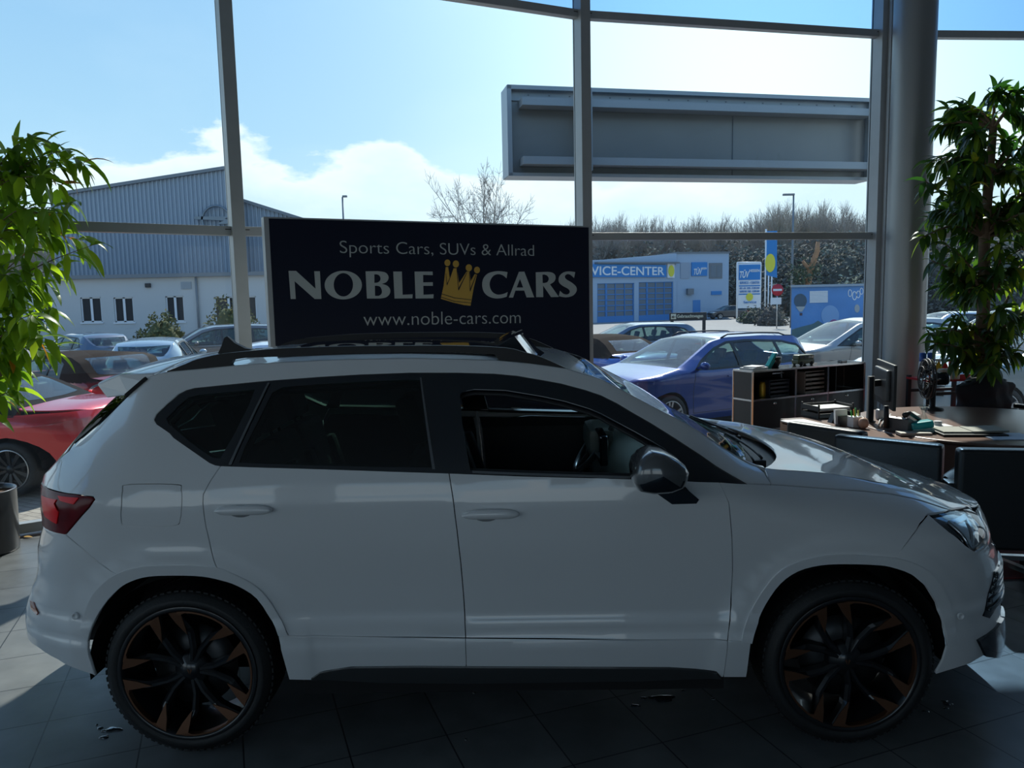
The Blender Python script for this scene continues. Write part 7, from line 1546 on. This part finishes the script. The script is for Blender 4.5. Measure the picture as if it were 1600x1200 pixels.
def math_(op, a, b=None, clamp=False):
    m_ = N('ShaderNodeMath'); m_.operation = op; m_.use_clamp = clamp
    for i, q in enumerate((a, b)):
        if q is None: continue
        if isinstance(q, (int, float)): m_.inputs[i].default_value = q
        else: Lk(q, m_.inputs[i])
    return m_.outputs[0]
def mixc(f, a, b, mode='MIX'):
    m_ = N('ShaderNodeMixRGB'); m_.blend_type = mode
    for i, q in ((0, f), (1, a), (2, b)):
        if isinstance(q, (int, float)): m_.inputs[i].default_value = q
        elif isinstance(q, tuple): m_.inputs[i].default_value = (*q, 1)
        else: Lk(q, m_.inputs[i])
    return m_.outputs[0]
def dotp(v):
    m_ = N('ShaderNodeVectorMath'); m_.operation = 'DOT_PRODUCT'; Lk(tc.outputs['Generated'], m_.inputs[0]); m_.inputs[1].default_value = v; return m_.outputs['Value']
gd = Vector(ray(1190, 250)).normalized()
g1 = math_('POWER', math_('MAXIMUM', dotp(tuple(gd)), 0), 22); g2 = math_('POWER', math_('MAXIMUM', dotp(tuple(SUNV)), 0), 12)
c1 = mixc(math_('MULTIPLY', g1, .95, True), ramp.outputs[0], (.88, 1.08, 1.12)); 
sunc = N('ShaderNodeMixRGB'); sunc.blend_type = 'ADD'; Lk(math_('MULTIPLY', g2, .55), sunc.inputs[0]); Lk(c1, sunc.inputs[1]); sunc.inputs[2].default_value = (1.3, 1.3, 1.2, 1)
# cumulus bank low over the horizon
mp = N('ShaderNodeMapping'); mp.inputs['Scale'].default_value = (1, 1, 2.4); Lk(tc.outputs['Generated'], mp.inputs[0])
nz = N('ShaderNodeTexNoise'); nz.inputs['Scale'].default_value = 5.5; nz.inputs['Detail'].default_value = 9; nz.inputs['Roughness'].default_value = .58; Lk(mp.outputs[0], nz.inputs['Vector'])
nz2 = N('ShaderNodeTexNoise'); nz2.inputs['Scale'].default_value = 2.2; nz2.inputs['Detail'].default_value = 3; Lk(tc.outputs['Generated'], nz2.inputs['Vector'])
topz = math_('ADD', math_('MULTIPLY', nz2.outputs[0], .16), .098)                     # cloud top as height
dz = math_('SUBTRACT', math_('ADD', topz, math_('MULTIPLY', math_('SUBTRACT', nz.outputs[0], .5), .16)), sp.outputs['Z'])
cm = math_('MULTIPLY', dz, 90, True); edge_ = math_('SUBTRACT', 1, math_('MULTIPLY', dz, 16, True))
cbase = mixc(edge_, (.66, .80, .88), (.98, 1.0, 1.0))
c2 = mixc(math_('MULTIPLY', cm, .92), sunc.outputs[0], cbase)
hi = N('ShaderNodeMapping'); hi.inputs['Scale'].default_value = (1, .5, 2); Lk(tc.outputs['Generated'], hi.inputs[0]); nz3 = N('ShaderNodeTexNoise'); nz3.inputs['Scale'].default_value = 2.0; nz3.inputs['Detail'].default_value = 6; Lk(hi.outputs[0], nz3.inputs['Vector'])
c3 = mixc(math_('MULTIPLY', math_('MULTIPLY', math_('SUBTRACT', nz3.outputs[0], .45), 2.2, True), .4), c2, (.85, .95, 1.0))
Lk(c3, bg.inputs[0]); bg.inputs[1].default_value = 1.0
W.cycles.sampling_method = 'MANUAL'; W.cycles.sample_map_resolution = 512
S.view_settings.view_transform = 'Standard'; S.view_settings.look = 'None'; S.view_settings.exposure = .42; S.view_settings.gamma = 1; S.view_settings.use_curve_mapping = False
S.cycles.use_denoising = True; S.cycles.max_bounces = 9; S.cycles.diffuse_bounces = 4; S.cycles.glossy_bounces = 4; S.cycles.transparent_max_bounces = 16; S.cycles.transmission_bounces = 6
S.cycles.caustics_reflective = False; S.cycles.caustics_refractive = False; S.cycles.sample_clamp_indirect = 6
